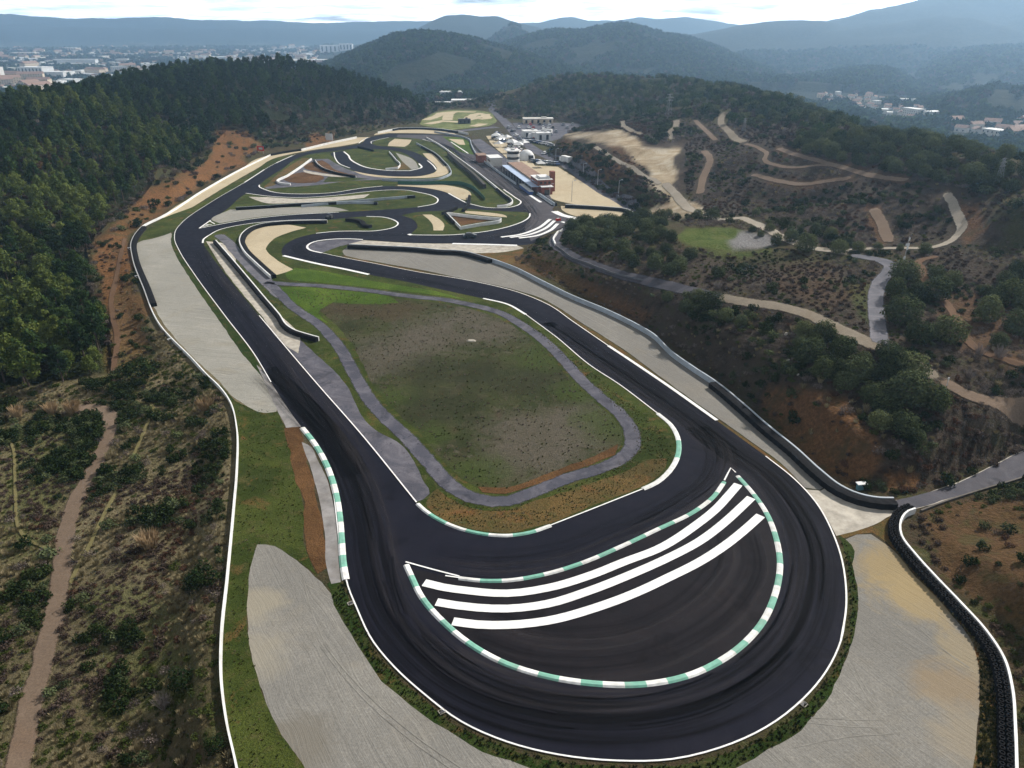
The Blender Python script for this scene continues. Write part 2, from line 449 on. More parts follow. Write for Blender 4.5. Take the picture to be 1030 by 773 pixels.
CTRL_PX = [  # pixel, pixel, height of the ground there
    # left, behind the wall
    (150, 215, 1), (110, 250, 0), (60, 330, -3), (130, 345, -2.5), (0, 300, -2), (0, 250, 3), (0, 200, 12), (0, 150, 20), (50, 200, 8), (100, 200, 4),
    (100, 150, 14), (60, 130, 20), (150, 120, 18), (200, 100, 22), (260, 120, 10), (300, 100, 15), (350, 110, 8), (220, 145, 4), (160, 180, 5), (205, 165, 3.5),
    (0, 93, 27, 330), (33, 97, 25, 320), (63, 88, 26, 350), (106, 78, 28, 400), (141, 68, 28, 460), (177, 60.6, 31, 500), (227, 57, 32, 540), (283, 52, 34, 580),
    (310, 60.6, 28, 600), (341, 68, 22, 620), (366, 75.8, 17, 630), (401, 88, 7, 640), (432, 111, 0, 640),
    (330, 128, 4), (390, 122, 2), (280, 143, 1.5), (255, 148, 2.5),
    (0, 400, -4), (100, 400, -3.5), (180, 400, -2.4), (60, 560, -4.8), (160, 560, -3.4), (205, 560, -2.2), (0, 560, -5.4), (20, 770, -5), (120, 770, -4), (200, 770, -2.6), (-80, 600, -6), (-100, 400, -4), (-100, 250, 4), (-100, 150, 18),
    (190, 480, -2.6), (200, 680, -2.4), (150, 330, -1.5), (120, 290, -1),
    # right bank and upper road
    (567, 233, 2), (558, 243, 2.5), (560, 255, 4), (608, 271, 5.5), (646, 281, 6.5), (697, 292, 8), (740, 302, 9), (780, 307.5, 10), (840, 329, 10.3), (884, 349, 10), (927, 372, 8.6),
    (950, 386, 8), (1030, 416, 6.5), (545, 246, 2.5), (590, 280, 3.5), (650, 310, 4.5), (700, 330, 5), (720, 350, 4.5), (760, 350, 7), (800, 385, 6.5), (780, 415, 3), (850, 420, 6.5), (850, 465, 3),
    (900, 440, 5.5), (900, 480, 1.8), (960, 440, 4.2), (950, 480, 1), (1000, 440, 4), (1060, 420, 6),
    (600, 240, 5), (640, 240, 8), (660, 262, 8.3),
    (680, 240, 10), (700, 250, 10), (730, 254, 10), (760, 254, 10), (776, 246, 10), (690, 229, 10), (745, 229, 10), (720, 240, 10), (750, 240, 10),
    (735, 262, 8.6), (760, 270, 9), (800, 280, 10.5), (881, 316, 10), (881, 296, 11), (896, 267, 12), (853, 257, 11.5), (810, 250, 11), (780, 240, 10.5), (745, 219, 9.5), (701, 213, 8), (668, 184, 8),
    (921, 263, 13), (944, 249, 14), (874, 251, 12), (893, 244, 12.3), (879, 212, 16), (962, 238, 15), (967, 225, 17), (955, 200, 20), (930, 220, 16), (1000, 180, 25), (1030, 200, 25), (1030, 250, 16), (1030, 300, 11), (985, 300, 11.5), (950, 300, 11),
    (985, 353, 10), (1030, 366, 9.5), (940, 345, 9.6), (980, 260, 15), (1100, 200, 28), (1100, 300, 13), (1150, 450, 5), (1150, 600, 6),
    (858, 133, 26), (896, 137, 26), (947, 146, 27), (997, 158, 28), (1030, 163, 28), (878, 177, 20), (820, 161, 20), (835, 182, 17), (770, 180, 14), (770, 140, 20), (914, 182, 21), (830, 205, 12), (770, 205, 10), (720, 180, 10), (720, 145, 14),
    (960, 555, 1.5), (1000, 560, 2.5), (1030, 600, 4), (1030, 530, 2), (980, 520, 1.2), (1060, 700, 4), (1080, 800, 5),
    # cut mound beside the paddock
    (616, 201, .5), (640, 165, 9), (620, 150, 11), (647, 147, 12), (683, 152, 12), (610, 132, 11.5), (566, 138, 8), (600, 147, 10), (625, 131, 12), (655, 180, 8), (640, 205, 3), (590, 176, 3), (570, 158, 3.5), (640, 190, 5.5), (680, 175, 9.5), (650, 217, 2.5), (670, 222, 6),
    (730, 110, 22), (700, 125, 17), (660, 120, 13), (600, 115, 7), (560, 112, 3), (530, 113, 1),
    (516, 99, 10, 640), (552, 84, 18, 690), (578, 78, 20, 700), (605, 79, 20, 690), (623, 84, 19, 680), (647, 79, 22, 640), (670, 76, 24, 610), (697, 80, 23, 560), (736, 84, 25, 500), (770, 89, 25, 440), (795, 99, 25, 410), (833, 117, 25, 335),
    (480, 100, -5), (450, 97, -9), (520, 108, 2),
]
cp = []
for c in CTRL_PX:
    if len(c) == 3: cp.append((*P(*c), c[2]))
    else:            # on a skyline: the heading of the pixel, at the given distance
        u = (c[0] - CX) / FPX; v = (c[1] - CY) / FPX
        k = c[3] / (CP - v * SP); cp.append((u * k, c[3], c[2]))
cp += [(-260, 330, 12), (-270, 430, 12), (-290, 560, 8), (-230, 680, -5), (-130, 720, -18), (-60, 760, -20), (-330, 760, -38), (-400, 500, -20), (-450, 250, -10),
       (-600, 900, -42), (-300, 1050, -42), (0, 1150, -30), (300, 1100, -35), (600, 900, -38), (800, 600, -38), (900, 300, -30), (-700, 400, -38), (-600, 100, -20), (400, 0, 8), (500, 200, 0),
       (350, 480, -25), (250, 480, -12), (450, 400, -25), (130, 800, -15), (200, 700, -14), (60, 820, -16), (300, 600, -25), (-300, -100, -12), (300, -120, 6), (0, -200, -4), (0, 20, 0), (-25, 35, 0), (25, 35, 0), (-900, 1100, -42), (900, 1100, -38),
       (190, 440, 5), (185, 400, 5), (180, 350, 6), (175, 300, 9), (172, 260, 13), (176, 215, 15), (230, 420, -12), (225, 350, -10), (222, 280, -4), (225, 220, 3), (280, 330, -20), (290, 240, -12)]
for q in PLAT[::2]: cp.append((q[0], q[1], 0.0))
cp = np.array(cp, float)
def _rbf_fit(cp):
    n = len(cp)
    d = np.hypot(cp[:, None, 0] - cp[None, :, 0], cp[:, None, 1] - cp[None, :, 1])
    A = np.zeros((n + 1, n + 1)); A[:n, :n] = d + np.eye(n) * -0.8; A[:n, n] = 1; A[n, :n] = 1
    b = np.zeros(n + 1); b[:n] = cp[:, 2]
    return np.linalg.solve(A, b)
W_ = _rbf_fit(cp)
def rbf(x, y):
    out = np.full(x.shape, W_[-1])
    for i in range(len(cp)):
        out += W_[i] * np.hypot(x - cp[i, 0], y - cp[i, 1])
    return out

# ridges: (name, forward distance, base height, front run, back run, crest pixels)
RIDGES = [
    ('m1', 1350, -25, 330, 500, [(318, 74), (333, 66), (354, 57), (374, 47.5), (396, 38), (413, 34), (429, 33), (455, 37), (475, 41), (492, 45), (512, 50), (535, 58), (555, 68)]),
    ('m2', 2300, -20, 350, 500, [(468, 52), (490, 43), (500, 36), (507, 30), (516, 25), (523, 29), (533, 36), (550, 44), (570, 52)]),
    ('m3', 1850, -25, 620, 600, [(500, 48), (526, 38), (552, 33), (568, 33.5), (584, 34), (605, 29), (626, 24), (647, 27.5), (668, 34), (691, 39), (723, 51), (744, 60), (772, 70), (800, 80)]),
    ('m4', 3200, -30, 800, 800, [(385, 42), (412, 33), (432, 23), (449, 17), (467, 16.4), (482, 18), (500, 16.4), (516, 21), (535, 27), (560, 34)]),
    ('m5', 4300, -30, 1100, 900, [(500, 30), (523, 25.6), (539, 23.6), (563, 18), (576, 18), (592, 21.5), (618, 21), (647, 18.3), (668, 19), (689, 17), (710, 19.7), (741, 25), (770, 31)]),
    ('m6', 2700, -38, 700, 900, [(600, 55), (650, 46), (694, 35), (723, 30), (749, 25), (770, 22), (808, 20), (835, 22), (870, 30), (900, 40), (940, 54)]),
    ('m7', 3000, -38, 1300, 1100, [(760, 40), (800, 29), (833, 21.5), (852, 18), (871, 12.6), (896, 7.6), (926, 0), (960, -10), (1000, -22), (1050, -32), (1110, -36), (1200, -25), (1300, 0)]),
    ('m8', 1900, -38, 560, 700, [(860, 96), (890, 82), (926, 68), (959, 55.5), (985, 49), (1030, 47), (1080, 44), (1150, 50), (1220, 60)]),
    ('m9', 1500, -38, 350, 450, [(770, 88), (800, 82), (825, 79), (846, 76), (871, 71), (896, 73), (921, 86), (940, 97)]),
    ('m10', 930, -36, 170, 260, [(905, 125), (925, 117), (940, 111), (959, 103), (978, 97), (997, 93.5), (1030, 95), (1080, 92), (1150, 100), (1230, 110)]),
    ('m11', 2250, -38, 450, 500, [(690, 66), (720, 58), (750, 52), (780, 50), (810, 54), (840, 60), (870, 68), (900, 78)]),
    ('h1', 5100, -42, 420, 500, [(-300, 18), (-150, 16), (-60, 13), (0, 14), (40, 16), (80, 19), (110, 18), (150, 17.5), (200, 21), (260, 21), (340, 23), (400, 22), (460, 22), (540, 24)]),
    ('h2', 4700, -42, 300, 300, [(-300, 27), (-100, 26), (-20, 25), (20, 24), (60, 27), (100, 27), (150, 29), (200, 29), (280, 28), (330, 30), (400, 31), (450, 32)]),
]
_rid = []
for nm, D, zb, lf, lb, pts in RIDGES:
    ts, zs = [], []
    for a, b in pts:
        u = (a - CX) / FPX; v = (b - CY) / FPX
        k = D / (CP - v * SP)
        ts.append(u * k / D); zs.append(CAMH - k * (SP + v * CP))
    _rid.append((nm, D, zb, lf, lb, np.array(ts), np.array(zs)))

def ridge_height(x, y):
    out = np.full(x.shape, -1e3)
    yy = np.maximum(y, 1.0); t = x / yy
    for i, (nm, D, zb, lf, lb, ts, zs) in enumerate(_rid):
        m = (y > D - lf * 1.1) & (y < D + lb * 1.1) & (t > ts[0] - 0.08) & (t < ts[-1] + 0.08)
        if not m.any(): continue
        xm, ym, tm = x[m], y[m], t[m]
        z = np.interp(tm, ts, zs)
        e = sstep(0.07, 0.0, np.maximum(ts[0] - tm, tm - ts[-1]))
        z = zb + (z - zb) * e
        q = (ym - D) / np.where(ym < D, lf, lb)
        q = q + (fbm(xm, ym, lf * 0.7, 3, 40 + i) - 0.5) * 0.5 * sstep(0.05, 0.4, np.abs(q))
        p = 0.5 + 0.5 * np.cos(np.pi * np.clip(q, -1, 1))
        p = np.where(np.abs(q) < 1, p, 0)
        rg = 1 - np.abs(2 * fbm(xm, ym, lf * 0.38, 4, 70 + i) - 1)
        hh = zb + (z - zb) * p + (rg - 0.75) * 0.42 * np.maximum(z - zb, 0) * 4 * p * (1 - p) * 0.6
        hh = np.where(p <= 0, -1e3, hh)
        out[m] = np.maximum(out[m], hh)
    return out

def base_height(x, y):
    x = np.asarray(x, float); y = np.asarray(y, float)
    r = np.hypot(x, y)
    h = np.full(x.shape, -42.0)
    near = r < 1300
    if near.any():
        xn, yn = x[near], y[near]
        hn = rbf(xn, yn)
        w = sstep(1250, 850, r[near])
        plain = -38.0 - 4 * sstep(100, -300, xn)
        h[near] = plain + (hn - plain) * w
        sd = np.full(xn.shape, 1e3)
        q = (r[near] < 760)
        sd[q] = sdist(xn[q], yn[q], PLAT)
        hn = h[near]
        h[near] = np.where(sd <= 0.4, 0.0, hn * sstep(0.4, 5.0, sd) )
    return np.maximum(h, ridge_height(x, y))

def march(pxs, pys, hf, tmin=30, tmax=4000):
    """where the ray through each pixel meets the ground"""
    pxs = np.asarray(pxs, float); pys = np.asarray(pys, float)
    u = (pxs - CX) / FPX; v = (pys - CY) / FPX
    dx, dy, dz = u, CP - v * SP, -(SP + v * CP)
    t = np.full(u.shape, tmin / 1.0); done = np.zeros(u.shape, bool); prev = t.copy()
    while (~done).any() and t[~done].min() < tmax:
        i = ~done
        hh = hf(dx[i] * t[i], dy[i] * t[i])
        hit = (CAMH + dz[i] * t[i]) < hh
        idx = np.where(i)[0]
        done[idx[hit]] = True
        mv = idx[~hit]
        prev[mv] = t[mv]; t[mv] = t[mv] * 1.01
        if t.max() > tmax: break
    lo, hi = prev.copy(), t.copy()
    for _ in range(12):
        mid = (lo + hi) / 2
        b = (CAMH + dz * mid) < hf(dx * mid, dy * mid)
        hi = np.where(b, mid, hi); lo = np.where(b, lo, mid)
    return np.stack([dx * hi, dy * hi], 1), done

# ------------------------------------------------------------------ roads and tracks that lie on the terrain (pixels, width in metres)
ROADS = [
    ('upper_road', 'mid', 2.9, [(575, 228), (566, 233), (559.5, 238), (557.5, 243), (560.5, 249), (573, 257), (591, 265), (608, 271), (646, 281), (671, 287.5), (697, 292.4), (727, 300)]),
    ('gravel_road', 'palem', 3.0, [(720, 298), (745, 303.5), (780, 308), (808, 315), (840, 329), (871, 344), (884, 350), (902, 357), (926, 372), (946, 383.5)]),
    ('dirt_road', 'dirt', 2.3, [(943, 381.5), (955, 388), (985, 402), (1012, 409), (1045, 415)]),
    ('branch_road', 'old', 2.7, [(885, 348), (884, 338), (881, 316), (881, 296), (886, 283), (893, 275), (896, 268), (884, 262), (868, 259), (853, 257)]),
    ('ridge_track', 'pale', 2.8, [(853, 257), (838, 253), (820, 250.6), (795, 243), (770, 230), (745, 219.5), (724, 222), (701, 213), (678, 194), (668, 184)]),
    ('cross_track', 'pale', 1.9, [(840, 254), (874, 250.6), (905, 250), (940, 249), (952, 245), (962, 238), (967, 230), (965, 221), (962, 214), (957, 203), (952, 194)]),
    ('steep_track', 'dirt', 2.6, [(877, 210), (882, 216), (888, 228), (891, 237), (893.7, 245)]),
    ('red_path', 'earth', 1.6, [(945, 258), (930, 261), (923, 264), (927, 271), (931, 283), (940, 293), (951, 305), (962, 321), (973, 343), (985, 353), (1011, 362), (1030, 367), (1060, 372)]),
    ('hill_track', 'dirt', 1.9, [(756, 176), (785, 183), (810, 185.6), (838, 181.5), (858, 179)]),
    ('hill_track', 'dirt', 1.9, [(782, 149.5), (800, 156), (822, 162), (845, 168), (878, 177), (914, 182)]),
    ('hill_track', 'dirt', 1.5, [(749, 145), (764, 150), (771, 155), (769, 161), (780, 166.5), (800, 169), (830, 166.5), (845, 168)]),
    ('hill_track', 'palem', 3.0, [(731, 112.5), (726, 118), (725, 123), (736, 136), (748, 144)]),
    ('hill_track', 'palem', 3.0, [(681, 121), (679, 128), (673, 136), (676, 141)]),
    ('hill_track', 'dirt', 2.0, [(699, 121), (709, 131), (720, 142)]),
    ('hill_track', 'dirt', 2.6, [(707, 152), (714, 162), (707, 180), (704, 196)]),
    ('hill_track', 'palem', 3.0, [(626, 122), (631, 130), (645, 136)]),
    ('bench_track', 'pale', 1.8, [(598, 148), (610, 155), (621, 162), (640, 172), (655, 180), (664, 186)]),
    ('scrub_path', 'dirt', 2.2, [(70, 411), (95, 411), (107, 414), (111, 422), (110, 436), (102, 456), (90, 480), (76, 505), (66, 540), (62, 578), (56, 615), (46, 655), (37, 690), (26, 735), (14, 790)]),
    ('narrow_path', 'drygrass', 0.55, [(120, 411), (135, 407), (150, 405.5), (154, 410), (146, 432), (134, 460), (120, 490), (104, 520), (90, 550), (78, 572), (70, 590)]),
    ('narrow_path', 'drygrass', 0.4, [(8, 440), (13, 450), (15, 475), (16, 505), (19, 532), (30, 545), (42, 550), (56, 558)]),
    ('bank_path', 'earth', 1.1, [(126, 240), (118, 275), (112, 310), (118, 340), (114, 375)]),
]
road_xy = []
for nm, kd, w, pts in ROADS:
    a = np.array(pts, float)
    xy, ok = march(a[:, 0], a[:, 1], base_height)
    road_xy.append(catmull([tuple(q) for q in xy], 1.2))

# ------------------------------------------------------------------ terrain sheet
ang = np.concatenate([np.arange(-180, -60, 4.0), np.arange(-60, -44, 0.8), np.arange(-44, 44, 0.2), np.arange(44, 60, 0.8), np.arange(60, 180, 4.0)])
NR = 640
rad = 10.0 * (5900.0 / 10.0) ** (np.arange(NR) / (NR - 1.0))
AA, RR = np.meshgrid(R(1) * ang, rad, indexing='ij')
TX = RR * np.sin(AA); TY = RR * np.cos(AA)
TZ = base_height(TX.ravel(), TY.ravel()).reshape(TX.shape)
sdp = np.full(TX.shape, 1e3); q_ = RR < 900
sdp[q_] = sdist(TX[q_], TY[q_], PLAT)
rd_ = np.full(TX.shape, 1e3); q2 = RR < 520
for rr in road_xy:
    rr = resample(rr, 5.0)
    rd_[q2] = np.minimum(rd_[q2], seg_dist(TX[q2], TY[q2], [tuple(a) for a in rr], False))
amp = sstep(0.5, 8.0, sdp) * (0.03 + 0.97 * sstep(2.0, 9.0, rd_))
TZ += amp * sstep(1500, 700, RR) * ((fbm(TX, TY, 26, 3, 3) - 0.5) * 2.6 + (fbm(TX, TY, 7, 3, 5) - 0.5) * 1.3)
TZ += sstep(700, 1300, RR) * (fbm(TX, TY, 160, 4, 9) - 0.5) * np.clip((TZ + 46) * 0.18, 1.0, 30)
TZ[:, :][sdp <= 0.4] = 0.0
# relief of the rougher middle of the infield stays within a few centimetres

def hq(x, y):
    """height of the finished sheet"""
    x = np.asarray(x, float); y = np.asarray(y, float)
    a = np.degrees(np.arctan2(x, y)); r = np.clip(np.hypot(x, y), rad[0], rad[-1] * 0.999)
    i = np.clip(np.searchsorted(ang, a) - 1, 0, len(ang) - 2)
    fr = np.log(r / rad[0]) / math.log(rad[-1] / rad[0]) * (NR - 1)
    j = np.clip(fr.astype(int), 0, NR - 2)
    fa = np.clip((a - ang[i]) / (ang[i + 1] - ang[i]), 0, 1); fb = (r - rad[j]) / (rad[j + 1] - rad[j])
    return (TZ[i, j] * (1 - fa) + TZ[i + 1, j] * fa) * (1 - fb) + (TZ[i, j + 1] * (1 - fa) + TZ[i + 1, j + 1] * fa) * fb

def zq(ch, x, y):
    a = np.degrees(np.arctan2(x, y)); r = np.clip(np.hypot(x, y), rad[0], rad[-1] * .999)
    i = np.clip(np.searchsorted(ang, a) - 1, 0, len(ang) - 2); j = np.clip((np.log(r / rad[0]) / math.log(rad[-1] / rad[0]) * (NR - 1)).astype(int), 0, NR - 2)
    return ZN[ch][i, j]

def gpt(px, py):
    xy, ok = march([px], [py], hq)
    x, y = xy[0]
    return float(x), float(y), float(hq(x, y))

# what grows or lies where: soil and plant cover by area (each area drawn on the ground)
TPX, TPY, TDEP = project(TX, TY, TZ)
front = (TY > 20)
LEFTZ = sstep(-25, -45, TX) * sstep(190, 140, TY)
ZN = {k: np.zeros(TX.shape) for k in ('orange', 'grass', 'pale', 'forest', 'plain', 'scrubd', 'straw', 'grey')}
wob = (fbm(TX, TY, 12, 3, 21) - 0.5)
def zone(ch, val, px, blur=8, rmin=0, rmax=1500):
    a = np.array(px, float)
    m = front & (RR > rmin) & (RR < rmax) & (TPX > a[:, 0].min() - 40) & (TPX < a[:, 0].max() + 40) & (TPY > a[:, 1].min() - 40) & (TPY < a[:, 1].max() + 40)
    if not m.any(): return
    sd = sdist(TPX[m], TPY[m], px) + wob[m] * blur * 2.2
    w = sstep(blur * 0.5, -blur * 0.5, sd) * val
    ZN[ch][m] = np.maximum(ZN[ch][m], w)
FOREST_L = [(-150, 60), (0, 88), (60, 84), (106, 74), (141, 64), (177, 57), (227, 53), (283, 48), (310, 57), (341, 64), (366, 72), (401, 84), (432, 108), (424, 122), (400, 123), (370, 127), (335, 128), (310, 131),
            (283, 142), (262, 142), (235, 131), (218, 133), (205, 155), (178, 172), (158, 166), (146, 188), (128, 205), (108, 222), (88, 250), (92, 300), (108, 325), (112, 345), (108, 372), (60, 384), (0, 392), (-150, 400)]
FOREST_R = [(505, 112), (516, 95), (552, 79), (578, 72), (605, 74), (623, 79), (647, 74), (670, 71), (697, 75), (736, 79), (770, 84), (795, 94), (833, 111), (862, 130), (830, 140), (790, 128), (740, 112), (700, 108), (660, 105), (620, 108), (570, 112), (540, 116)]
zone('forest', 1, FOREST_L, 6); zone('forest', .85, FOREST_R, 6)
zone('orange', 1.0, [(132, 217), (148, 192), (175, 188), (203, 166), (219, 138), (224, 128), (245, 133), (264, 150), (240, 166), (200, 188), (165, 207)], 7)
zone('orange', .95, [(92, 240), (110, 232), (129, 236), (132, 262), (127, 278), (110, 312), (100, 308), (103, 280), (92, 262)], 7)
zone('orange', .8, [(105, 234), (150, 193), (205, 162), (216, 178), (200, 190), (165, 213), (136, 232), (126, 242)], 6)
zone('orange', .6, [(98, 300), (128, 280), (150, 310), (150, 350), (112, 380), (104, 350)], 9)
zone('orange', .95, [(308, 148), (312, 136), (325, 132), (337, 135), (335, 148)], 3)
zone('orange', .35, [(20, 150), (70, 140), (80, 160), (40, 175)], 9)
zone('orange', .5, [(530, 256), (575, 272), (620, 297), (655, 316), (643, 324), (580, 296), (520, 264)], 6)
zone('orange', .75, [(772, 396), (808, 386), (850, 400), (882, 440), (888, 472), (862, 488), (820, 466), (790, 440), (768, 415)], 10)
zone('orange', .85, [(888, 474), (925, 478), (922, 491), (893, 494)], 4)
zone('orange', .42, [(935, 520), (985, 505), (1040, 510), (1040, 650), (985, 605), (950, 572)], 12)
zone('orange', .4, [(930, 290), (1030, 290), (1030, 372), (960, 350)], 12); zone('orange', .6, [(962, 205), (985, 205), (990, 230), (972, 245), (964, 225)], 5)
zone('orange', .18, [(770, 262), (830, 262), (870, 290), (840, 320), (790, 300)], 12); zone('orange', .55, [(598, 150), (640, 176), (600, 185), (566, 158), (560, 140)], 8)
zone('orange', .5, [(600, 135), (640, 150), (655, 172), (620, 158)], 5); zone('orange', .7, [(652, 215), (670, 202), (690, 205), (672, 214)], 4)
zone('orange', .5, [(870, 205), (884, 208), (899, 240), (886, 247), (872, 225)], 4)
for q in ([(770, 178), (810, 183), (860, 176), (862, 182), (810, 190), (770, 186)], [(780, 147), (842, 161), (914, 178), (914, 187), (840, 170), (780, 153)]): zone('orange', .35, q, 4)
zone('grass', 1, [(679, 240), (690, 230), (720, 227.5), (745, 230), (752, 240), (745, 252), (720, 252), (695, 247)], 2.5)
zone('grass', .7, [(745, 252), (775, 248), (780, 256), (745, 262), (700, 255)], 4)
zone('grass', .5, [(850, 285), (878, 285), (878, 330), (860, 320)], 8); zone('grass', .45, [(100, 340), (150, 350), (150, 390), (110, 395)], 9)
zone('grass', .4, [(0, 420), (60, 420), (80, 450), (40, 560), (0, 560)], 16); zone('grass', .35, [(90, 590), (180, 600), (190, 700), (90, 740)], 20); zone('grass', .5, [(30, 560), (50, 560), (40, 620), (30, 610)], 8)
zone('grass', .35, [(535, 138), (560, 142), (548, 153), (530, 146)], 4)
zone('grey', 1, [(742, 231), (768, 235), (778, 246), (762, 253), (738, 252), (730, 246), (740, 240)], 5)
zone('pale', 0.01, [(745, 232), (768, 236), (777, 246), (760, 252), (742, 246)], 4)
zone('pale', 1, [(610, 132), (623, 130), (647, 146), (683, 152), (678, 158), (681, 173), (672, 188), (690, 205), (678, 212), (655, 180), (652, 170), (636, 157), (618, 142)], 4)
zone('pale', .7, [(640, 217), (660, 205), (690, 205), (705, 215), (690, 222), (660, 224)], 5)
zone('pale', .8, [(648, 176), (662, 184), (676, 196), (700, 206), (712, 217), (698, 220), (676, 206), (656, 190)], 3)
zone('pale', .75, [(565, 137), (612, 132), (640, 150), (605, 146)], 5)
zone('scrubd', .85, [(540, 242), (680, 258), (880, 264), (1045, 252), (1045, 455), (900, 495), (780, 425), (700, 365), (600, 300)], 10)
zone('scrubd', 1, [(505, 128), (760, 120), (860, 140), (1000, 190), (1000, 240), (840, 250), (700, 205), (560, 150)], 20)
ZN['straw'] = LEFTZ * np.clip(.75 + 2.0 * (fbm(TX, TY, 22, 3, 88) - .42), 0, 1)
ZN['plain'] = sstep(-26, -34, TZ) * sstep(650, 800, RR) * (1 - .8 * sstep(0, 300, TX))
ZN['forest'] = np.maximum(ZN['forest'], sstep(330, 420, RR) * sstep(100, 160, TX) * sstep(2, -8, TZ) * .95)
ZN['forest'] = np.maximum(ZN['forest'], sstep(800, 1000, RR) * sstep(-36, -30, TZ))

nA = len(ang)
verts = np.stack([TX, TY, TZ], -1).reshape(-1, 3)
I, J = np.meshgrid(np.arange(nA), np.arange(NR - 1), indexing='ij')
I2 = (I + 1) % nA
quads = np.stack([I * NR + J, I * NR + J + 1, I2 * NR + J + 1, I2 * NR + J], -1).reshape(-1, 4)
me = bpy.data.meshes.new('terrain')
nv = len(verts)
verts = np.concatenate([verts, [[0, 0, 0.0]]])
tris = np.stack([np.full(nA, nv), np.arange(nA) * NR, ((np.arange(nA) + 1) % nA) * NR], -1)
nq, nt_ = len(quads), len(tris)
me.vertices.add(nv + 1); me.vertices.foreach_set('co', verts.ravel())
me.loops.add(nq * 4 + nt_ * 3)
me.loops.foreach_set('vertex_index', np.concatenate([quads.ravel(), tris.ravel()]).astype(np.int32))
me.polygons.add(nq + nt_)
me.polygons.foreach_set('loop_start', np.concatenate([np.arange(nq) * 4, nq * 4 + np.arange(nt_) * 3]).astype(np.int32))
me.polygons.foreach_set('use_smooth', np.ones(nq + nt_, bool))
me.update(calc_edges=True)
for nm, chs in (('cover_a', ('orange', 'grass', 'pale')), ('cover_b', ('forest', 'plain', 'scrubd')), ('cover_c', ('straw', 'grey', 'straw'))):
    at = me.color_attributes.new(nm, 'FLOAT_COLOR', 'POINT')
    c = np.ones((nv + 1, 4))
    for k, ch in enumerate(chs): c[:nv, k] = ZN[ch].ravel()
    c[nv, :3] = 0
    at.data.foreach_set('color', c.ravel())

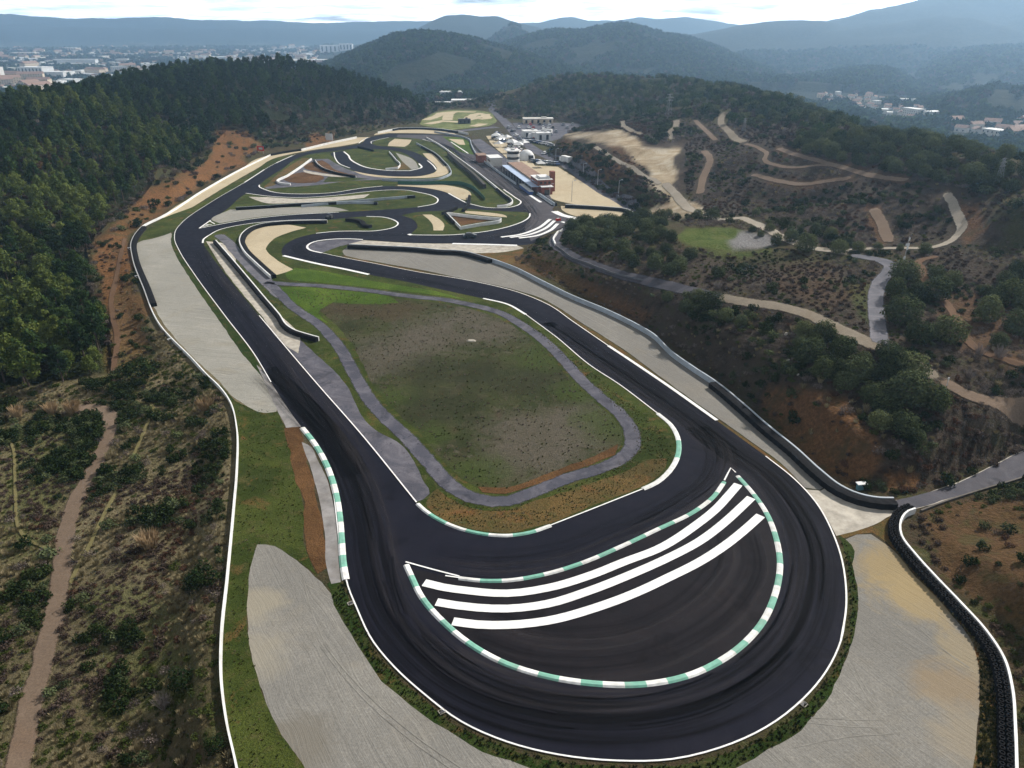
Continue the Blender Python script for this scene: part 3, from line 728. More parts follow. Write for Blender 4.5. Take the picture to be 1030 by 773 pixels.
def terrain_material():
    m, nt = new_mat('terrain_cover'); t = NT(nt); p = t.pos()
    a = t.n('ShaderNodeAttribute', attribute_name='cover_a'); b = t.n('ShaderNodeAttribute', attribute_name='cover_b')
    sa = t.n('ShaderNodeSeparateColor', inp={0: a.outputs['Color']}).outputs; sb = t.n('ShaderNodeSeparateColor', inp={0: b.outputs['Color']}).outputs
    big = t.noise(p, 0.045, 5, 0.65, 0.5); med = t.noise(p, 0.25, 6, 0.68, 0.4); fine = t.noise(p, 1.6, 5, 0.7)
    vfine = t.noise(p, 7.0, 3, 0.7)
    scrub = t.ramp(med, [(0.28, (0.020, 0.026, 0.010)), (0.42, (0.05, 0.044, 0.022)), (0.52, (0.075, 0.052, 0.032)), (0.6, (0.06, 0.062, 0.022)), (0.74, (0.15, 0.125, 0.065))])
    scrub = t.mix(t.ramp(big, [(0.42, 0), (0.6, 0.6)]), scrub, t.ramp(fine, [(0.3, (0.028, 0.036, 0.012)), (0.7, (0.085, 0.085, 0.034))]))
    dk = t.ramp(med, [(0.3, (0.028, 0.024, 0.018)), (0.5, (0.065, 0.048, 0.038)), (0.7, (0.05, 0.05, 0.025)), (0.8, (0.10, 0.08, 0.055))])
    c = t.mix(sb[2], scrub, dk)
    st = t.n('ShaderNodeSeparateColor', inp={0: t.n('ShaderNodeAttribute', attribute_name='cover_c').outputs['Color']}).outputs
    straw = t.ramp(t.math('ADD', t.math('MULTIPLY', med, 0.6), t.math('MULTIPLY', fine, 0.4)), [(0.28, (0.035, 0.036, 0.016)), (0.38, (0.11, 0.092, 0.048)), (0.47, (0.20, 0.165, 0.10)), (0.55, (0.13, 0.112, 0.056)), (0.66, (0.29, 0.24, 0.15))])
    c = t.mix(st[0], c, straw)
    forest = t.ramp(t.noise(p, 0.09, 5, 0.75), [(0.3, (0.010, 0.016, 0.006)), (0.55, (0.024, 0.030, 0.012)), (0.72, (0.055, 0.042, 0.026))])
    c = t.mix(sb[0], c, forest)
    vor = t.n('ShaderNodeTexVoronoi', feature='F1', inp={'Vector': p, 'Scale': 0.006, 'Randomness': 1.0})
    field = t.ramp(t.n('ShaderNodeSeparateColor', inp={0: vor.outputs['Color']}).outputs[0], [(0.0, (0.025, 0.035, 0.018)), (0.35, (0.05, 0.06, 0.03)), (0.6, (0.03, 0.035, 0.02)), (0.85, (0.11, 0.10, 0.07)), (1.0, (0.16, 0.14, 0.10))])
    plain = t.mix(t.ramp(t.noise(p, 0.012, 6, 0.7), [(0.4, 0.0), (0.55, 0.9)]), field, (0.018, 0.026, 0.012))
    c = t.mix(sb[1], c, plain)
    grass = t.ramp(t.math('ADD', t.math('MULTIPLY', med, 0.5), t.math('MULTIPLY', fine, 0.5)), [(0.35, (0.035, 0.058, 0.010)), (0.5, (0.075, 0.105, 0.02)), (0.65, (0.13, 0.13, 0.045))])
    c = t.mix(sa[1], c, grass)
    org = t.ramp(fine, [(0.3, (0.075, 0.036, 0.017)), (0.5, (0.165, 0.078, 0.030)), (0.7, (0.25, 0.135, 0.06))])
    org = t.mix(t.ramp(med, [(0.5, 0), (0.66, 0.8)]), org, (0.07, 0.052, 0.026))
    c = t.mix(sa[0], c, org)
    pale = t.ramp(t.noise(p, 0.12, 5, 0.65, 0.5), [(0.3, (0.27, 0.20, 0.12)), (0.5, (0.42, 0.34, 0.23)), (0.7, (0.56, 0.50, 0.40))])
    c = t.mix(sa[2], c, pale)
    c = t.mix(st[1], c, t.ramp(fine, [(0.3, (0.13, 0.125, 0.125)), (0.7, (0.27, 0.26, 0.255))]))
    c = t.mix(t.ramp(vfine, [(0.3, 0.55), (0.55, 0.0)]), c, t.mix(0.75, c, (0.008, 0.007, 0.005)))
    tree = t.noise(p, 0.11, 5, 0.75)
    hgt = t.math('ADD', t.math('MULTIPLY', fine, 0.7), t.math('MULTIPLY', t.math('MULTIPLY', tree, sb[0]), 9.0))
    t.out(c, 0.95, t.bump(hgt, 1.0, 1.0), 0.05)
    return m
me.materials.append(terrain_material())
terrain = bpy.data.objects.new('terrain', me); COL.objects.link(terrain)
tag(terrain, 'rolling scrub and forest ground with hills and a far plain', 'terrain', kind='structure')
# ------------------------------------------------------------------ flat surfaces of the circuit
_lvl = [0]
def sheet(name, px, z, mat, wobble=0.0, step=1.2, corner=52, smooth=True, skirt=True):
    """a paved, gravelled or grassed area: one sheet with a small real edge"""
    _lvl[0] += 1
    z = z + (_lvl[0] % 20) * 0.0003
    pts = PX(px)
    if smooth: pts = catmull(pts, step, True, corner)
    a = np.array(pts)
    if wobble:
        t = np.roll(a, -1, 0) - np.roll(a, 1, 0); L = np.linalg.norm(t, axis=1, keepdims=True); L[L == 0] = 1
        n = np.stack([t[:, 1], -t[:, 0]], 1) / L
        w = (fbm(a[:, 0], a[:, 1], 2.6, 3, 31) - 0.5) * 2 * wobble
        a = a + n * w[:, None]
    n = len(a)
    area = 0.5 * np.sum(a[:, 0] * np.roll(a[:, 1], -1) - np.roll(a[:, 0], -1) * a[:, 1])
    if area < 0: a = a[::-1]
    vs = [(x, y, z) for x, y in a] + [(x, y, -0.02) for x, y in a]
    fs = [tuple(range(n))] + [(i, i + n, (i + 1) % n + n, (i + 1) % n) for i in range(n)]
    me = bpy.data.meshes.new(name); me.from_pydata(vs, [], fs); me.materials.append(mat); me.update()
    o = bpy.data.objects.new(name, me); COL.objects.link(o)
    return tag(o, kind='structure')

def strip_xy(name, xy, w, z, mat, drape=False, ragged=0.0, nx=4):
    n2 = normals2(xy); vs = []; fs = []
    a = np.array(xy)
    wl = np.full(len(a), w / 2.0); wr = wl.copy()
    if ragged:
        wl = wl * (1 + (fbm(a[:, 0], a[:, 1], 3.0, 3, 5) - 0.5) * 2 * ragged); wr = wr * (1 + (fbm(a[:, 0], a[:, 1], 3.0, 3, 8) - 0.5) * 2 * ragged)
    for k in range(nx + 1):
        f = k / nx
        s = -wl * (1 - f) + wr * f
        q = a + n2 * s[:, None]
        zz = (hq(q[:, 0], q[:, 1]) + z * (1.0 if 0 < k < nx else 0.55)) if drape else np.full(len(a), z)
        vs.append(np.column_stack([q, zz]))
    vs = np.stack(vs, 1).reshape(-1, 3)
    m = nx + 1
    for i in range(len(a) - 1):
        for k in range(nx):
            fs.append((i * m + k, i * m + k + 1, (i + 1) * m + k + 1, (i + 1) * m + k))
    fs = [f[::-1] for f in fs]
    me = bpy.data.meshes.new(name); me.from_pydata([tuple(v) for v in vs], [], fs); me.materials.append(mat); me.update()
    if nx > 1:
        s = np.concatenate([[0], np.cumsum(np.linalg.norm(a[1:] - a[:-1], axis=1))])
        ff = np.linspace(0, 1, m); e = np.clip(np.minimum(s, s[-1] - s) / max(1.0, w * (3.0 if name == 'racing_line' else .6)), 0, 1)
        fade = (np.sin(np.pi * ff)[None, :] * e[:, None])
        at = me.attributes.new('fade', 'FLOAT', 'POINT'); at.data.foreach_set('value', fade.ravel())
        cv = np.stack([np.repeat(s[:, None], m, 1), np.repeat((ff * w)[None, :], len(a), 0), np.zeros((len(a), m))], -1)
        at = me.attributes.new('course', 'FLOAT_VECTOR', 'POINT'); at.data.foreach_set('vector', cv.ravel())
    o = bpy.data.objects.new(name, me); COL.objects.link(o)
    return tag(o, kind='structure')

def line(px, w=0.28, z=0.115, mat=None, name='painted_line', closed=False):
    _lvl[0] += 1
    return strip_xy(name, catmull(PX(px), 1.2, closed), w, z + (_lvl[0] % 20) * 0.0006, mat or WHITE, nx=1)

# the asphalt: one outline for the whole circuit, the islands lie on it
EDGE_L = [(297, 156), (278, 164.3), (266, 171), (246, 184), (212, 204), (183, 224.5), (177, 232), (175.6, 240.5), (180.6, 253), (195.7, 276.5), (227, 319), (257.6, 359.5), (272.7, 385), (301.8, 428),
          (313, 442), (324, 459), (334, 480), (340, 506), (343.3, 541.5), (346, 572), (350, 590), (358.6, 611.5), (376, 647), (396.5, 671.5), (426.8, 699), (464.6, 727), (510, 747), (562, 760), (620, 766), (676, 764.5),
          (724, 753), (770, 732.6), (808, 703.5), (830.6, 676.5), (845.7, 645), (851, 611), (850, 583), (847, 565), (838, 538), (820.5, 506), (800, 483.5), (770, 459.5), (745, 441), (721, 423.5), (676, 391.5), (640, 367), (612, 348.5), (577, 324.5), (551.5, 307), (521, 294.5), (476, 283.5), (420, 274), (379, 266), (341, 258.7), (324, 255)]
KERB_HAIRPIN = [(324, 255), (313, 252.5), (309, 249.5), (310.5, 246.5), (316, 243.8), (334, 241.2), (350, 240.8), (365, 241.5)]
OUT_R = [(420, 244.7), (454.5, 245.2), (520, 247), (533, 246), (545, 238), (562, 231), (585, 221.5), (558, 212.5), (550, 204), (537, 197), (528, 193), (505, 168.5), (481, 151), (473, 141), (470, 138), (457, 137), (438, 135.6), (420, 135), (391, 134.7), (371, 138.7), (358.5, 146), (341, 148.5), (318, 151.5)]
sheet('race_track', EDGE_L + KERB_HAIRPIN[1:] + OUT_R, 0.03, ASPH, step=1.0)

# pale run-off strip and grass beyond the far bend
sheet('concrete_apron', [(366, 242), (420, 245), (454.5, 245.4), (520, 247), (527, 250), (505, 254), (470, 254.5), (443, 252), (400, 248.2), (351, 245.6)], 0.02, CONC, .1)
sheet('grass_verge', [(470, 254.5), (505, 253.5), (528, 249), (520, 262), (514, 266), (490, 259.5)], 0.015, BROWNV, .3)

# gravel traps round the outside
sheet('gravel_trap', [(138, 245), (171.7, 232.6), (174.5, 243), (178, 255), (192, 278), (219.7, 319), (252.5, 364), (270, 390), (279, 411.5), (277, 415.5), (265, 415.5), (250, 409.5), (238, 402), (222, 386), (197, 362.5), (164, 324.5), (145, 285), (139, 258)], 0.012, GRAV, .25)
sheet('gravel_trap', [(168, 214.5), (200, 195), (240, 172), (272.5, 156.5), (290, 154), (304, 151), (330, 145), (358, 138.5), (374, 138.2), (360, 144), (341, 147.5), (318, 150.5), (296, 154.5), (279, 158.5), (259, 169.5), (221, 191.5), (196, 207), (175, 219.8), (164, 219.5)], 0.012, GRAV_S, .15)
sheet('gravel_trap', [(378, 134.5), (400, 130.5), (420, 130), (451, 132.5), (460, 136), (438, 134.8), (420, 134.2), (391, 134), (376, 136.3)], 0.012, GRAV_S, .1)
sheet('gravel_trap', [(259, 547), (267.7, 546.5), (282, 553), (296, 562), (318, 579.5), (336, 599), (348, 622), (361, 643), (381, 674), (403, 696), (427, 715), (465, 740.5), (515, 763), (570, 779), (625, 785), (690, 783), (745, 768), (772, 752), (803, 733), (829, 704), (846, 671), (857, 640), (862, 605), (858, 578), (850, 551), (849, 543), (862, 538.5), (876, 537.5), (891, 547.5), (921.5, 581), (957, 618.5), (979.5, 649), (985, 675), (985, 720), (979.5, 772), (960, 850), (640, 872), (330, 850), (303, 767), (283, 740), (263, 695), (250.5, 650), (248, 615), (251, 575)], 0.012, GRAV_R, .3)
sheet('gravel_trap', [(352.5, 247.5), (380, 249), (420, 251), (445, 253.5), (470, 256), (490, 260.5), (515, 269.5), (577, 300), (640, 329), (659, 341), (675, 356.5), (719, 386.5), (771, 431.5), (800, 455), (826, 478.5), (832, 488.5), (824, 493), (809.5, 490.6), (789, 469.3), (751.5, 441.4), (701, 406), (660, 376), (638, 359.3), (607, 338.4), (585, 325), (564, 311), (545, 300.5), (513.6, 290.6), (463, 280), (420, 271), (379, 263.7), (347, 257), (344, 253.6)], 0.012, GRAV_R, .12)
sheet('gravel_trap', [(564, 207.5), (600, 210), (634, 212.5), (638.5, 221.5), (609, 220), (588, 219.2), (566, 212)], 0.012, GRAV_S, .1)
# verges
sheet('grass_verge', [(346, 574), (343, 583), (351, 600), (361, 625), (374, 652), (392, 676), (424, 703), (462, 732), (508, 753.5), (562, 767), (620, 773), (678, 771), (728, 760), (772, 740), (811, 710), (834, 682), (850, 649), (856, 612), (854, 580), (846, 545), (842, 538), (851, 543), (859, 575), (864, 604), (860, 638), (848, 672), (831, 706), (805, 735), (773, 755), (744, 771), (690, 787), (625, 790), (570, 783), (512, 766), (463, 743), (425, 718), (401, 699), (378, 677), (358, 645), (345, 624), (333, 601), (328, 588)], 0.02, GRASS_D, .35)
sheet('grass_verge', [(165, 219.5), (196, 207.5), (221, 192), (259, 170), (279, 159), (295, 155.5), (297, 156.4), (278, 164.8), (246, 184.5), (212, 204.5), (183, 225), (177, 232), (150, 241), (139, 243), (146, 233)], 0.02, GRASS, .15)
sheet('grass_verge', [(174, 232), (176.5, 239), (181, 253.5), (195, 277), (226.5, 320), (257, 361), (268, 384), (252, 366), (219, 321), (191, 280), (177, 257), (172, 243)], 0.02, GRASS_D, .2)
sheet('grass_verge', [(209, 380), (222, 388), (238, 404), (252, 411), (266, 416), (279, 414.5), (288, 431), (296, 473), (306, 511), (306, 546), (319, 580), (297, 563), (268, 547.5), (258, 548), (251, 575), (248.5, 615), (251, 650), (263, 695), (283, 740), (303, 767), (330, 850), (250, 850), (236, 772), (225, 722), (220, 679), (220, 641), (226.5, 580), (233, 511), (236.7, 468), (236.7, 430), (230, 405), (217, 388)], 0.014, GRASS, .2)
sheet('red_earth_verge', [(286.6, 431), (302, 430), (304.5, 446), (316, 486), (326, 536.5), (329, 572), (319, 580), (306, 547), (305.6, 511), (295.4, 473)], 0.03, EARTH, .6)
sheet('concrete_apron', [(258, 367), (266, 375), (273, 385), (285, 402), (302, 427.5), (303, 431), (288, 431), (279, 413), (269, 391)], 0.025, GREYC, .1)
sheet('concrete_apron', [(303.5, 445), (310, 448), (319, 462), (329, 483), (335.5, 507), (339, 541), (341, 572), (343, 586), (333, 588), (329, 573), (326.5, 536), (316.5, 485)], 0.032, GREYC, .1)
sheet('grass_verge', [(891, 545.5), (878, 536), (862, 537), (849, 542), (843, 537), (838, 538), (862, 533), (880, 528.5), (899, 517), (904, 540), (921, 560), (941, 583), (965, 610), (990, 637), (1006, 664), (1014, 692), (1016, 730), (1016, 772), (1014, 850), (960, 850), (979.5, 772), (985, 720), (985, 675), (979.5, 648), (957, 617), (921, 579)], 0.014, BROWNV, .3)
sheet('brown_verge', [(347, 257.5), (379, 264.6), (420, 272.2), (463, 281), (513, 291.8), (545, 302), (564, 312), (585, 326), (607, 339.5), (638, 360.5), (660, 377.5), (701, 407.5), (751.5, 443), (789, 470.5), (810, 492), (818, 503), (803, 486), (772, 460.5), (721, 424), (676, 392), (612, 349), (577, 325), (551, 307), (521, 294.8), (476, 284), (420, 274.6), (379, 266.6), (345, 259)], 0.022, BROWNV, .12)
sheet('access_road', [(809, 492.5), (826, 494), (833, 489.5), (850, 493.5), (871, 500.5), (899, 503.5), (947, 491), (1030, 453), (1060, 441), (1064, 468), (1030, 480), (947, 505), (922, 512), (905, 516), (898, 518), (879, 528.5), (841, 539.5), (833, 524), (820.5, 506)], 0.024, CONC, .1)
sheet('access_road', [(893, 506), (947, 492), (1030, 454), (1058, 443), (1061, 466), (1030, 479), (947, 504), (922, 511.5), (905, 514)], 0.034, ASPH_MID, .15)

# ---- the large infield loop
INFIELD = [(205, 245.5), (210, 254), (226.5, 276), (260.7, 318), (318, 385.5), (368.6, 443.5), (419, 506), (425, 512.5), (439, 522), (464.6, 533), (490, 538), (510, 539.2), (530, 536.5), (554, 529), (600, 511), (646.5, 492.5), (658, 487.5), (667, 481), (676, 471), (681, 460.5), (683, 450), (681.5, 440), (674, 427), (661.6, 416.6), (621, 386), (597, 370.5), (560, 340), (529, 317), (508.6, 306), (486, 300.8), (440, 290.8), (400, 282), (371, 276.7), (320, 266), (285, 257.7), (283.4, 252), (288, 245.6), (301, 239.2), (318, 235.2), (340, 233.2), (353, 233), (379, 232.6), (395, 229.6), (400.4, 225.7), (396.5, 222), (385, 218.9), (368.6, 218.2), (350, 219.5), (329, 221.5), (286, 222.4), (248, 225.9), (222.7, 231), (208, 238.5)]
sheet('infield_ground', INFIELD, 0.05, GRASS, step=1.0)
sheet('old_asphalt_strip', [(207, 243), (226, 273), (262, 317), (318, 384.5), (369, 443), (419, 505.5), (426, 503), (432, 497), (427, 486.5), (399, 444.5), (381, 435), (345.7, 384), (303, 343), (270, 309), (240, 275), (217, 246)], 0.06, ASPH_OLD, .15)
sheet('rubble_verge', [(207, 243), (226, 273), (262, 317), (290, 350), (300, 356), (302, 343), (270, 308), (240, 274), (218, 244)], 0.066, CONC, .2)
LOOP = [(268, 284), (275, 289.5), (295, 309.5), (320.5, 327), (341, 349), (356, 376), (371, 401.5), (388, 421), (406.5, 438), (430, 464), (450, 486), (472, 500), (492, 504.5), (510, 504.5), (533, 497), (570.7, 482), (600, 473), (623, 463), (635, 452), (636.5, 440), (626, 420), (606, 402), (583, 381), (568, 364), (550, 346), (526, 328), (501, 314.5), (463, 305), (447, 302), (421.5, 299.5), (400, 297), (371, 293), (320.5, 288), (285, 286)]
loop_xy = catmull(PX(LOOP), 1.0)
sheet('rough_meadow', [(282, 291), (320, 291.5), (371, 297), (400, 301), (447, 306), (498, 319), (524, 334), (546, 352), (563, 370), (577, 386), (600, 407), (619, 424), (627, 440), (622, 452), (600, 463), (560, 477), (531, 488), (508, 495), (480, 491), (464, 482), (440, 457), (420, 434), (398, 414), (380, 394), (366, 370), (352, 344), (331, 321), (305, 303)], 0.062, MOOR, .35)
sheet('bright_grass', [(276, 290), (300, 289), (340, 292.5), (395, 301), (400, 305), (370, 306.5), (335, 304.5), (322, 313), (330, 326), (318, 320), (300, 307)], 0.07, GRASS_B, .6)
sheet('bright_grass', [(287, 276), (297, 269.5), (330, 274), (380, 284), (440, 294), (470, 302), (440, 297.5), (400, 293), (371, 289.5), (320, 284.5), (290, 281)], 0.07, GRASS_B, .25)
sheet('red_earth_verge', [(480, 490), (510, 490.5), (560, 473), (598, 460), (622, 447), (617, 458), (600, 465.5), (560, 480), (531, 491), (508, 498), (485, 496)], 0.082, EARTH, .4)
sheet('brown_verge', [(434, 497), (428, 506), (440, 519), (465, 530), (490, 535.5), (510, 536.5), (530, 533.5), (554, 526), (600, 508), (645, 489.5), (660, 481), (668, 471), (670, 462), (655, 462), (635, 472), (600, 484), (540, 504), (510, 514), (475, 512), (450, 500), (440, 492)], 0.064, BROWNV, .4)
strip_xy('service_road', loop_xy + loop_xy[:3], 3.1, 0.095, SERVICE, ragged=.08, nx=10)
strip_xy('service_road', catmull(PX([(219, 236), (228, 243), (240, 256), (256, 273), (270, 286), (285, 301)]), 1.0), 4.0, 0.09, ROADO, ragged=.15, nx=10)
sheet('gravel_trap', [(286, 226.2), (307.6, 229.4), (290, 234.5), (278.5, 239), (270, 246), (267.5, 251), (273.4, 258), (285, 266), (295, 271.4), (287, 274.5), (278.5, 277), (271, 274.7), (257, 262.3), (246, 248.5), (244.7, 240), (252, 231.7), (264, 227.8)], 0.07, GRAV_S, .15)
sheet('old_asphalt_strip', [(310, 249.5), (316, 244.3), (334, 241.7), (365, 242), (352, 245.5), (345, 247.5), (335, 250.5), (325, 254.6), (313, 252)], 0.05, ASPH_OLD, .05)
sheet('grass_verge', [(325, 254.5), (336, 250.2), (345, 247.3), (352, 246.8), (344.5, 252.5), (345, 256.6), (341, 258.3), (330, 256.3)], 0.056, GRASS, .1)

# ---- islands between the upper bends
sheet('infield_ground', [(200, 230.3), (212, 222), (230, 209.5), (246, 196.2), (249, 194.8), (271, 197.8), (300, 199.2), (337, 197), (366, 193.6), (391, 191.6), (410, 191.9), (419, 193.5), (433, 196.6), (439, 199), (440.6, 201.5), (437, 205.5), (428, 208), (420, 208.8), (379, 211.7), (341, 214), (290, 216.8), (259, 220), (221, 226.2)], 0.052, GRASS, .05)
sheet('gravel_trap', [(213, 221.5), (231, 211.3), (260, 210), (300, 208.7), (333, 208.5), (351, 212.3), (315, 214.8), (290, 216), (259, 219), (221, 225)], 0.065, GRAV, .1)
sheet('concrete_apron', [(250, 198.3), (271, 198.8), (300, 200.4), (335, 198.6), (372, 195.6), (366, 199.5), (330, 203), (300, 204.3), (270, 205), (259, 202.2)], 0.066, CONC, .08)
sheet('infield_ground', [(260.7, 187.6), (264, 183.8), (284, 170.2), (304, 157.8), (315, 154.8), (332, 152.8), (350, 150.7), (366, 148.5), (374, 144.6), (379, 141.2), (391.5, 138.7), (415, 139.4), (427, 141.5), (438, 144.5), (476, 170.5), (506.5, 191.5), (523.5, 203), (524, 205), (511.6, 209.2), (491, 209.3), (476, 206.2), (470, 205), (461, 200.4), (452, 195.4), (442, 191.6), (425, 188.6), (400, 187.8), (385, 187.6), (366, 189.5), (330.6, 194.6), (290, 194.8), (266, 190.9)], 0.052, GRASS, .05)
# upper hairpin road laid over that ground
sheet('race_track', [(336, 153.5), (345, 152), (347, 154.5), (351, 157.5), (352, 160), (358.5, 164.7), (372, 169.6), (391.5, 172), (412, 172.2), (420, 170.8), (423.5, 168.6), (421.6, 165), (413, 158), (400, 152.6), (384, 150.6), (372, 150), (357, 148.6), (366, 146), (373.7, 144.8), (380, 147), (394, 148.2), (413, 152.2), (427, 158.5), (437, 167), (438.5, 171), (434, 174.8), (421, 177.5), (400, 177.9), (384, 177.2), (361, 173.6), (350, 169.5), (343, 166), (337.5, 160)], 0.075, ASPH, step=.8)
sheet('gravel_trap', [(425, 154.6), (435.5, 154.6), (444, 161.5), (451, 168.5), (452, 172), (448, 176), (440, 178.3), (425, 179.4), (400, 179.4), (384, 178.8), (362, 175.2), (356, 172.5), (372, 175.6), (400, 178), (422, 177.6), (435, 174.8), (439.5, 171), (437.5, 166.5), (430, 160)], 0.078, GRAV_S, .05)
sheet('gravel_trap', [(397, 140), (414, 141), (411, 145.5), (407, 148), (390, 147.2), (391.5, 144)], 0.08, GRAV_S, .05)
sheet('gravel_trap', [(398, 154), (413, 159.4), (420, 167), (420, 169.6), (414, 170.8), (405, 163)], 0.06, GRAV, .05)
sheet('brown_verge', [(389, 170), (402, 166), (404, 161), (414, 171), (400, 171.4)], 0.062, BROWNV, .05)
sheet('gravel_trap', [(400, 187.4), (413, 188), (438, 191), (454.5, 196), (463.4, 200.6), (471, 202), (474, 196), (468.5, 191), (451, 187), (425, 184.2), (400, 186)], 0.07, GRAV_S, .08)
sheet('old_asphalt_strip', [(266, 190), (275, 183.5), (290, 176), (305, 166.5), (314, 160.5), (330, 160), (341, 166.5), (352, 171.5), (384, 179), (400, 180.3), (384, 181.2), (350, 182.5), (320, 186.5), (285, 189), (270, 190.2)], 0.07, ASPH_OLD, .08)
sheet('grass_verge', [(265, 189), (284, 172.2), (304, 159.4), (312, 159.6), (290, 174.5), (277, 182), (275, 187)], 0.074, BROWNV, .08)
sheet('earth_bank', [(307, 170), (314, 163.5), (324, 161.5), (330, 165), (338, 171.5), (352, 175.5), (360, 177.3), (340, 176.3), (318, 172.8)], 0.09, EARTH, .1)
sheet('earth_bank', [(287, 182), (292, 176.2), (304, 173.6), (316, 175), (326, 179.5), (318, 184), (300, 184.6)], 0.09, EARTH, .1)
sheet('grass_verge', [(330, 178.2), (350, 178.6), (370, 180.2), (340, 183.2), (325, 183.6)], 0.088, GRASS, .05)
sheet('concrete_apron', [(305, 171.4), (318, 173.8), (345, 177.4), (360, 178.6), (345, 178.6), (325, 177), (306, 173.2)], 0.096, CONC, .05)
sheet('infield_ground', [(445, 137.6), (463.4, 138.7), (470, 141.2), (472.5, 144.5), (474.5, 151), (477, 156), (471, 155), (453, 143.4)], 0.052, GRASS_B, .05)
sheet('gravel_trap', [(451, 140), (466, 140.8), (468, 146), (462, 145.8)], 0.066, GRAV_S, .05)
sheet('infield_ground', [(404, 217), (416.5, 214.2), (448, 212), (463.4, 209.6), (476, 210.8), (494, 212.2), (529.4, 213.8), (533, 215.5), (532.5, 218.5), (527.6, 222.5), (518, 226.5), (501.5, 231), (476, 235), (454.5, 236.8), (428, 237), (412.7, 236.6), (416, 233), (419, 230.5), (419.5, 226), (415, 221)], 0.052, GRASS, .05)
sheet('gravel_trap', [(425, 216.2), (434, 216.2), (442, 221), (447, 227), (445.6, 232.2), (436, 232.2), (435.5, 227.5), (432, 222)], 0.066, GRAV_S, .06)
sheet('gravel_trap', [(467, 212.4), (485, 213.6), (509, 217.4), (510, 219), (490, 217.3), (468.5, 214.8)], 0.066, GRAV_S, .05)
sheet('red_earth_verge', [(453, 216), (462, 216.3), (480, 219), (500, 221), (480, 224.4), (464, 227.3)], 0.07, EARTH, .05)

# pit straight: greyer, older surface; pit lane and paddock
sheet('pit_straight', [(400, 135.8), (438, 136.4), (457, 137.8), (470, 139), (473, 143), (480, 152), (505, 169.5), (527, 193.5), (541, 198), (557, 207), (556, 212), (583, 221.5), (562, 230.4), (545, 237.4), (534, 243), (528, 228), (534, 218), (533, 214), (526, 205), (520, 199), (506, 190), (476, 169.5), (442, 144.2), (425, 140.6), (400, 138.4)], 0.042, ASPH_PIT, step=1)
sheet('pit_lane', [(474, 141), (483, 140), (500, 152), (520, 169), (543, 190), (552, 196), (556, 203), (543, 196.5), (529, 193), (506, 168.5), (482, 151)], 0.05, ASPH_OLD)
sheet('paddock', [(500, 150), (520, 161), (529, 155), (538, 167), (561, 168), (585, 183), (607, 197.5), (626, 206.5), (634, 212), (600, 209), (571, 204.5), (560, 202), (549, 192), (540, 186)], 0.03, GRAV_S, .2)
sheet('paddock', [(489, 137), (506.5, 136), (516, 144), (527, 153), (532, 160), (520, 162), (508, 156), (496, 147)], 0.03, GRAV_S, .2)
sheet('car_park', [(515.5, 124), (550, 123.5), (581.5, 124.6), (592, 129), (575, 135), (561, 140.4), (548.5, 143.5), (531, 142), (522, 133)], 0.03, ASPH_OLD)
sheet('motocross_field', [(423, 125.5), (426, 120), (438, 113.6), (451, 110.8), (476, 110.8), (491, 113), (497, 118), (498, 124), (490, 127), (476, 128.6), (454, 131), (440, 129), (430, 127.6)], 0.03, mat_grass('pale_field', (0.12, 0.15, 0.045), (0.19, 0.21, 0.08), (0.26, 0.25, 0.13), 0.5), .3)
for q in ([(428, 121), (440, 117), (447, 113.5), (460, 112.5), (478, 113)], [(450, 121), (452, 115), (456, 112.5)], [(470, 120), (477, 116), (484, 114)], [(482, 120), (490, 119.5), (488, 115)], [(430, 125), (445, 122), (462, 123), (476, 119.5), (486, 117)], [(476, 127.5), (482, 126), (486, 124.6)]):
    _lvl[0] += 1
    strip_xy('dirt_loop', catmull(PX(q), 3), 7, 0.05 + (_lvl[0] % 20) * .002, GRAV_S, ragged=.3, nx=1)
strip_xy('access_road', catmull(PX([(482, 98), (491, 107), (499, 114), (506, 121), (514, 129.5), (526, 142.5), (545, 155), (569, 166), (590, 181), (612, 197), (630, 208), (640, 217)]), 3), 6.5, 0.04, ASPH_OLD, drape=True, nx=3)
strip_xy('access_road', catmull(PX([(500, 128), (480, 130), (460, 132.5), (452, 134)]), 3), 7, 0.045, ASPH_OLD, nx=2)

# roads and tracks on the terrain
KD = {'old': ROADO, 'mid': ROADM, 'pale': DIRT_P, 'palem': mat_gravel('stony_track', (0.225, 0.19, 0.145), (0.29, 0.25, 0.20), .2, (0.16, .12, .075), .3, soft=1.1), 'dirt': DIRT, 'earth': mat_gravel('red_track', (0.14, 0.085, 0.052), (0.19, 0.12, 0.075), .2, (0.11, .06, .03), .3, soft=1.3), 'drygrass': DIRT_G}
for (nm, kd, w, _), xy in zip(ROADS, road_xy):
    xy2 = [tuple(q) for q in resample(xy, .8)]
    strip_xy(nm, xy2, w * 1.35, 0.14, KD[kd], drape=True, ragged=.22 if kd not in ('old', 'mid') else .06, nx=10)

# ---- painted lines
line(EDGE_L[:13], .17); line([(345, 578)] + EDGE_L[16:36] , .17)
line(EDGE_L[34:42], .2); line([(721, 423.5), (676, 391.5), (640, 367), (612, 348.5)], .65)
line(EDGE_L[46:], .2)
line(INFIELD[3:7], .2); line([(554, 529), (600, 511), (646.5, 492.5)], .2); line([(661.6, 416.6), (621, 386), (597, 370.5), (560, 340), (529, 317)], .2)
line([(529, 317), (508.6, 306), (486, 300.8)], .6); line([(285, 257.7), (320, 266), (350, 272), (371, 276.7)], 1.0)
line(KERB_HAIRPIN, .65); line([(318, 235.2), (340, 233.2), (353, 233), (379, 232.6), (395, 229.6), (400.4, 225.7), (396.5, 222), (385, 218.9), (368.6, 218.2)], 0.50)
line([(208, 238.5), (222.7, 231), (248, 225.9), (286, 222.4), (329, 221.5)], 0.39); line([(204, 245), (205, 241), (209, 238)], 0.50)
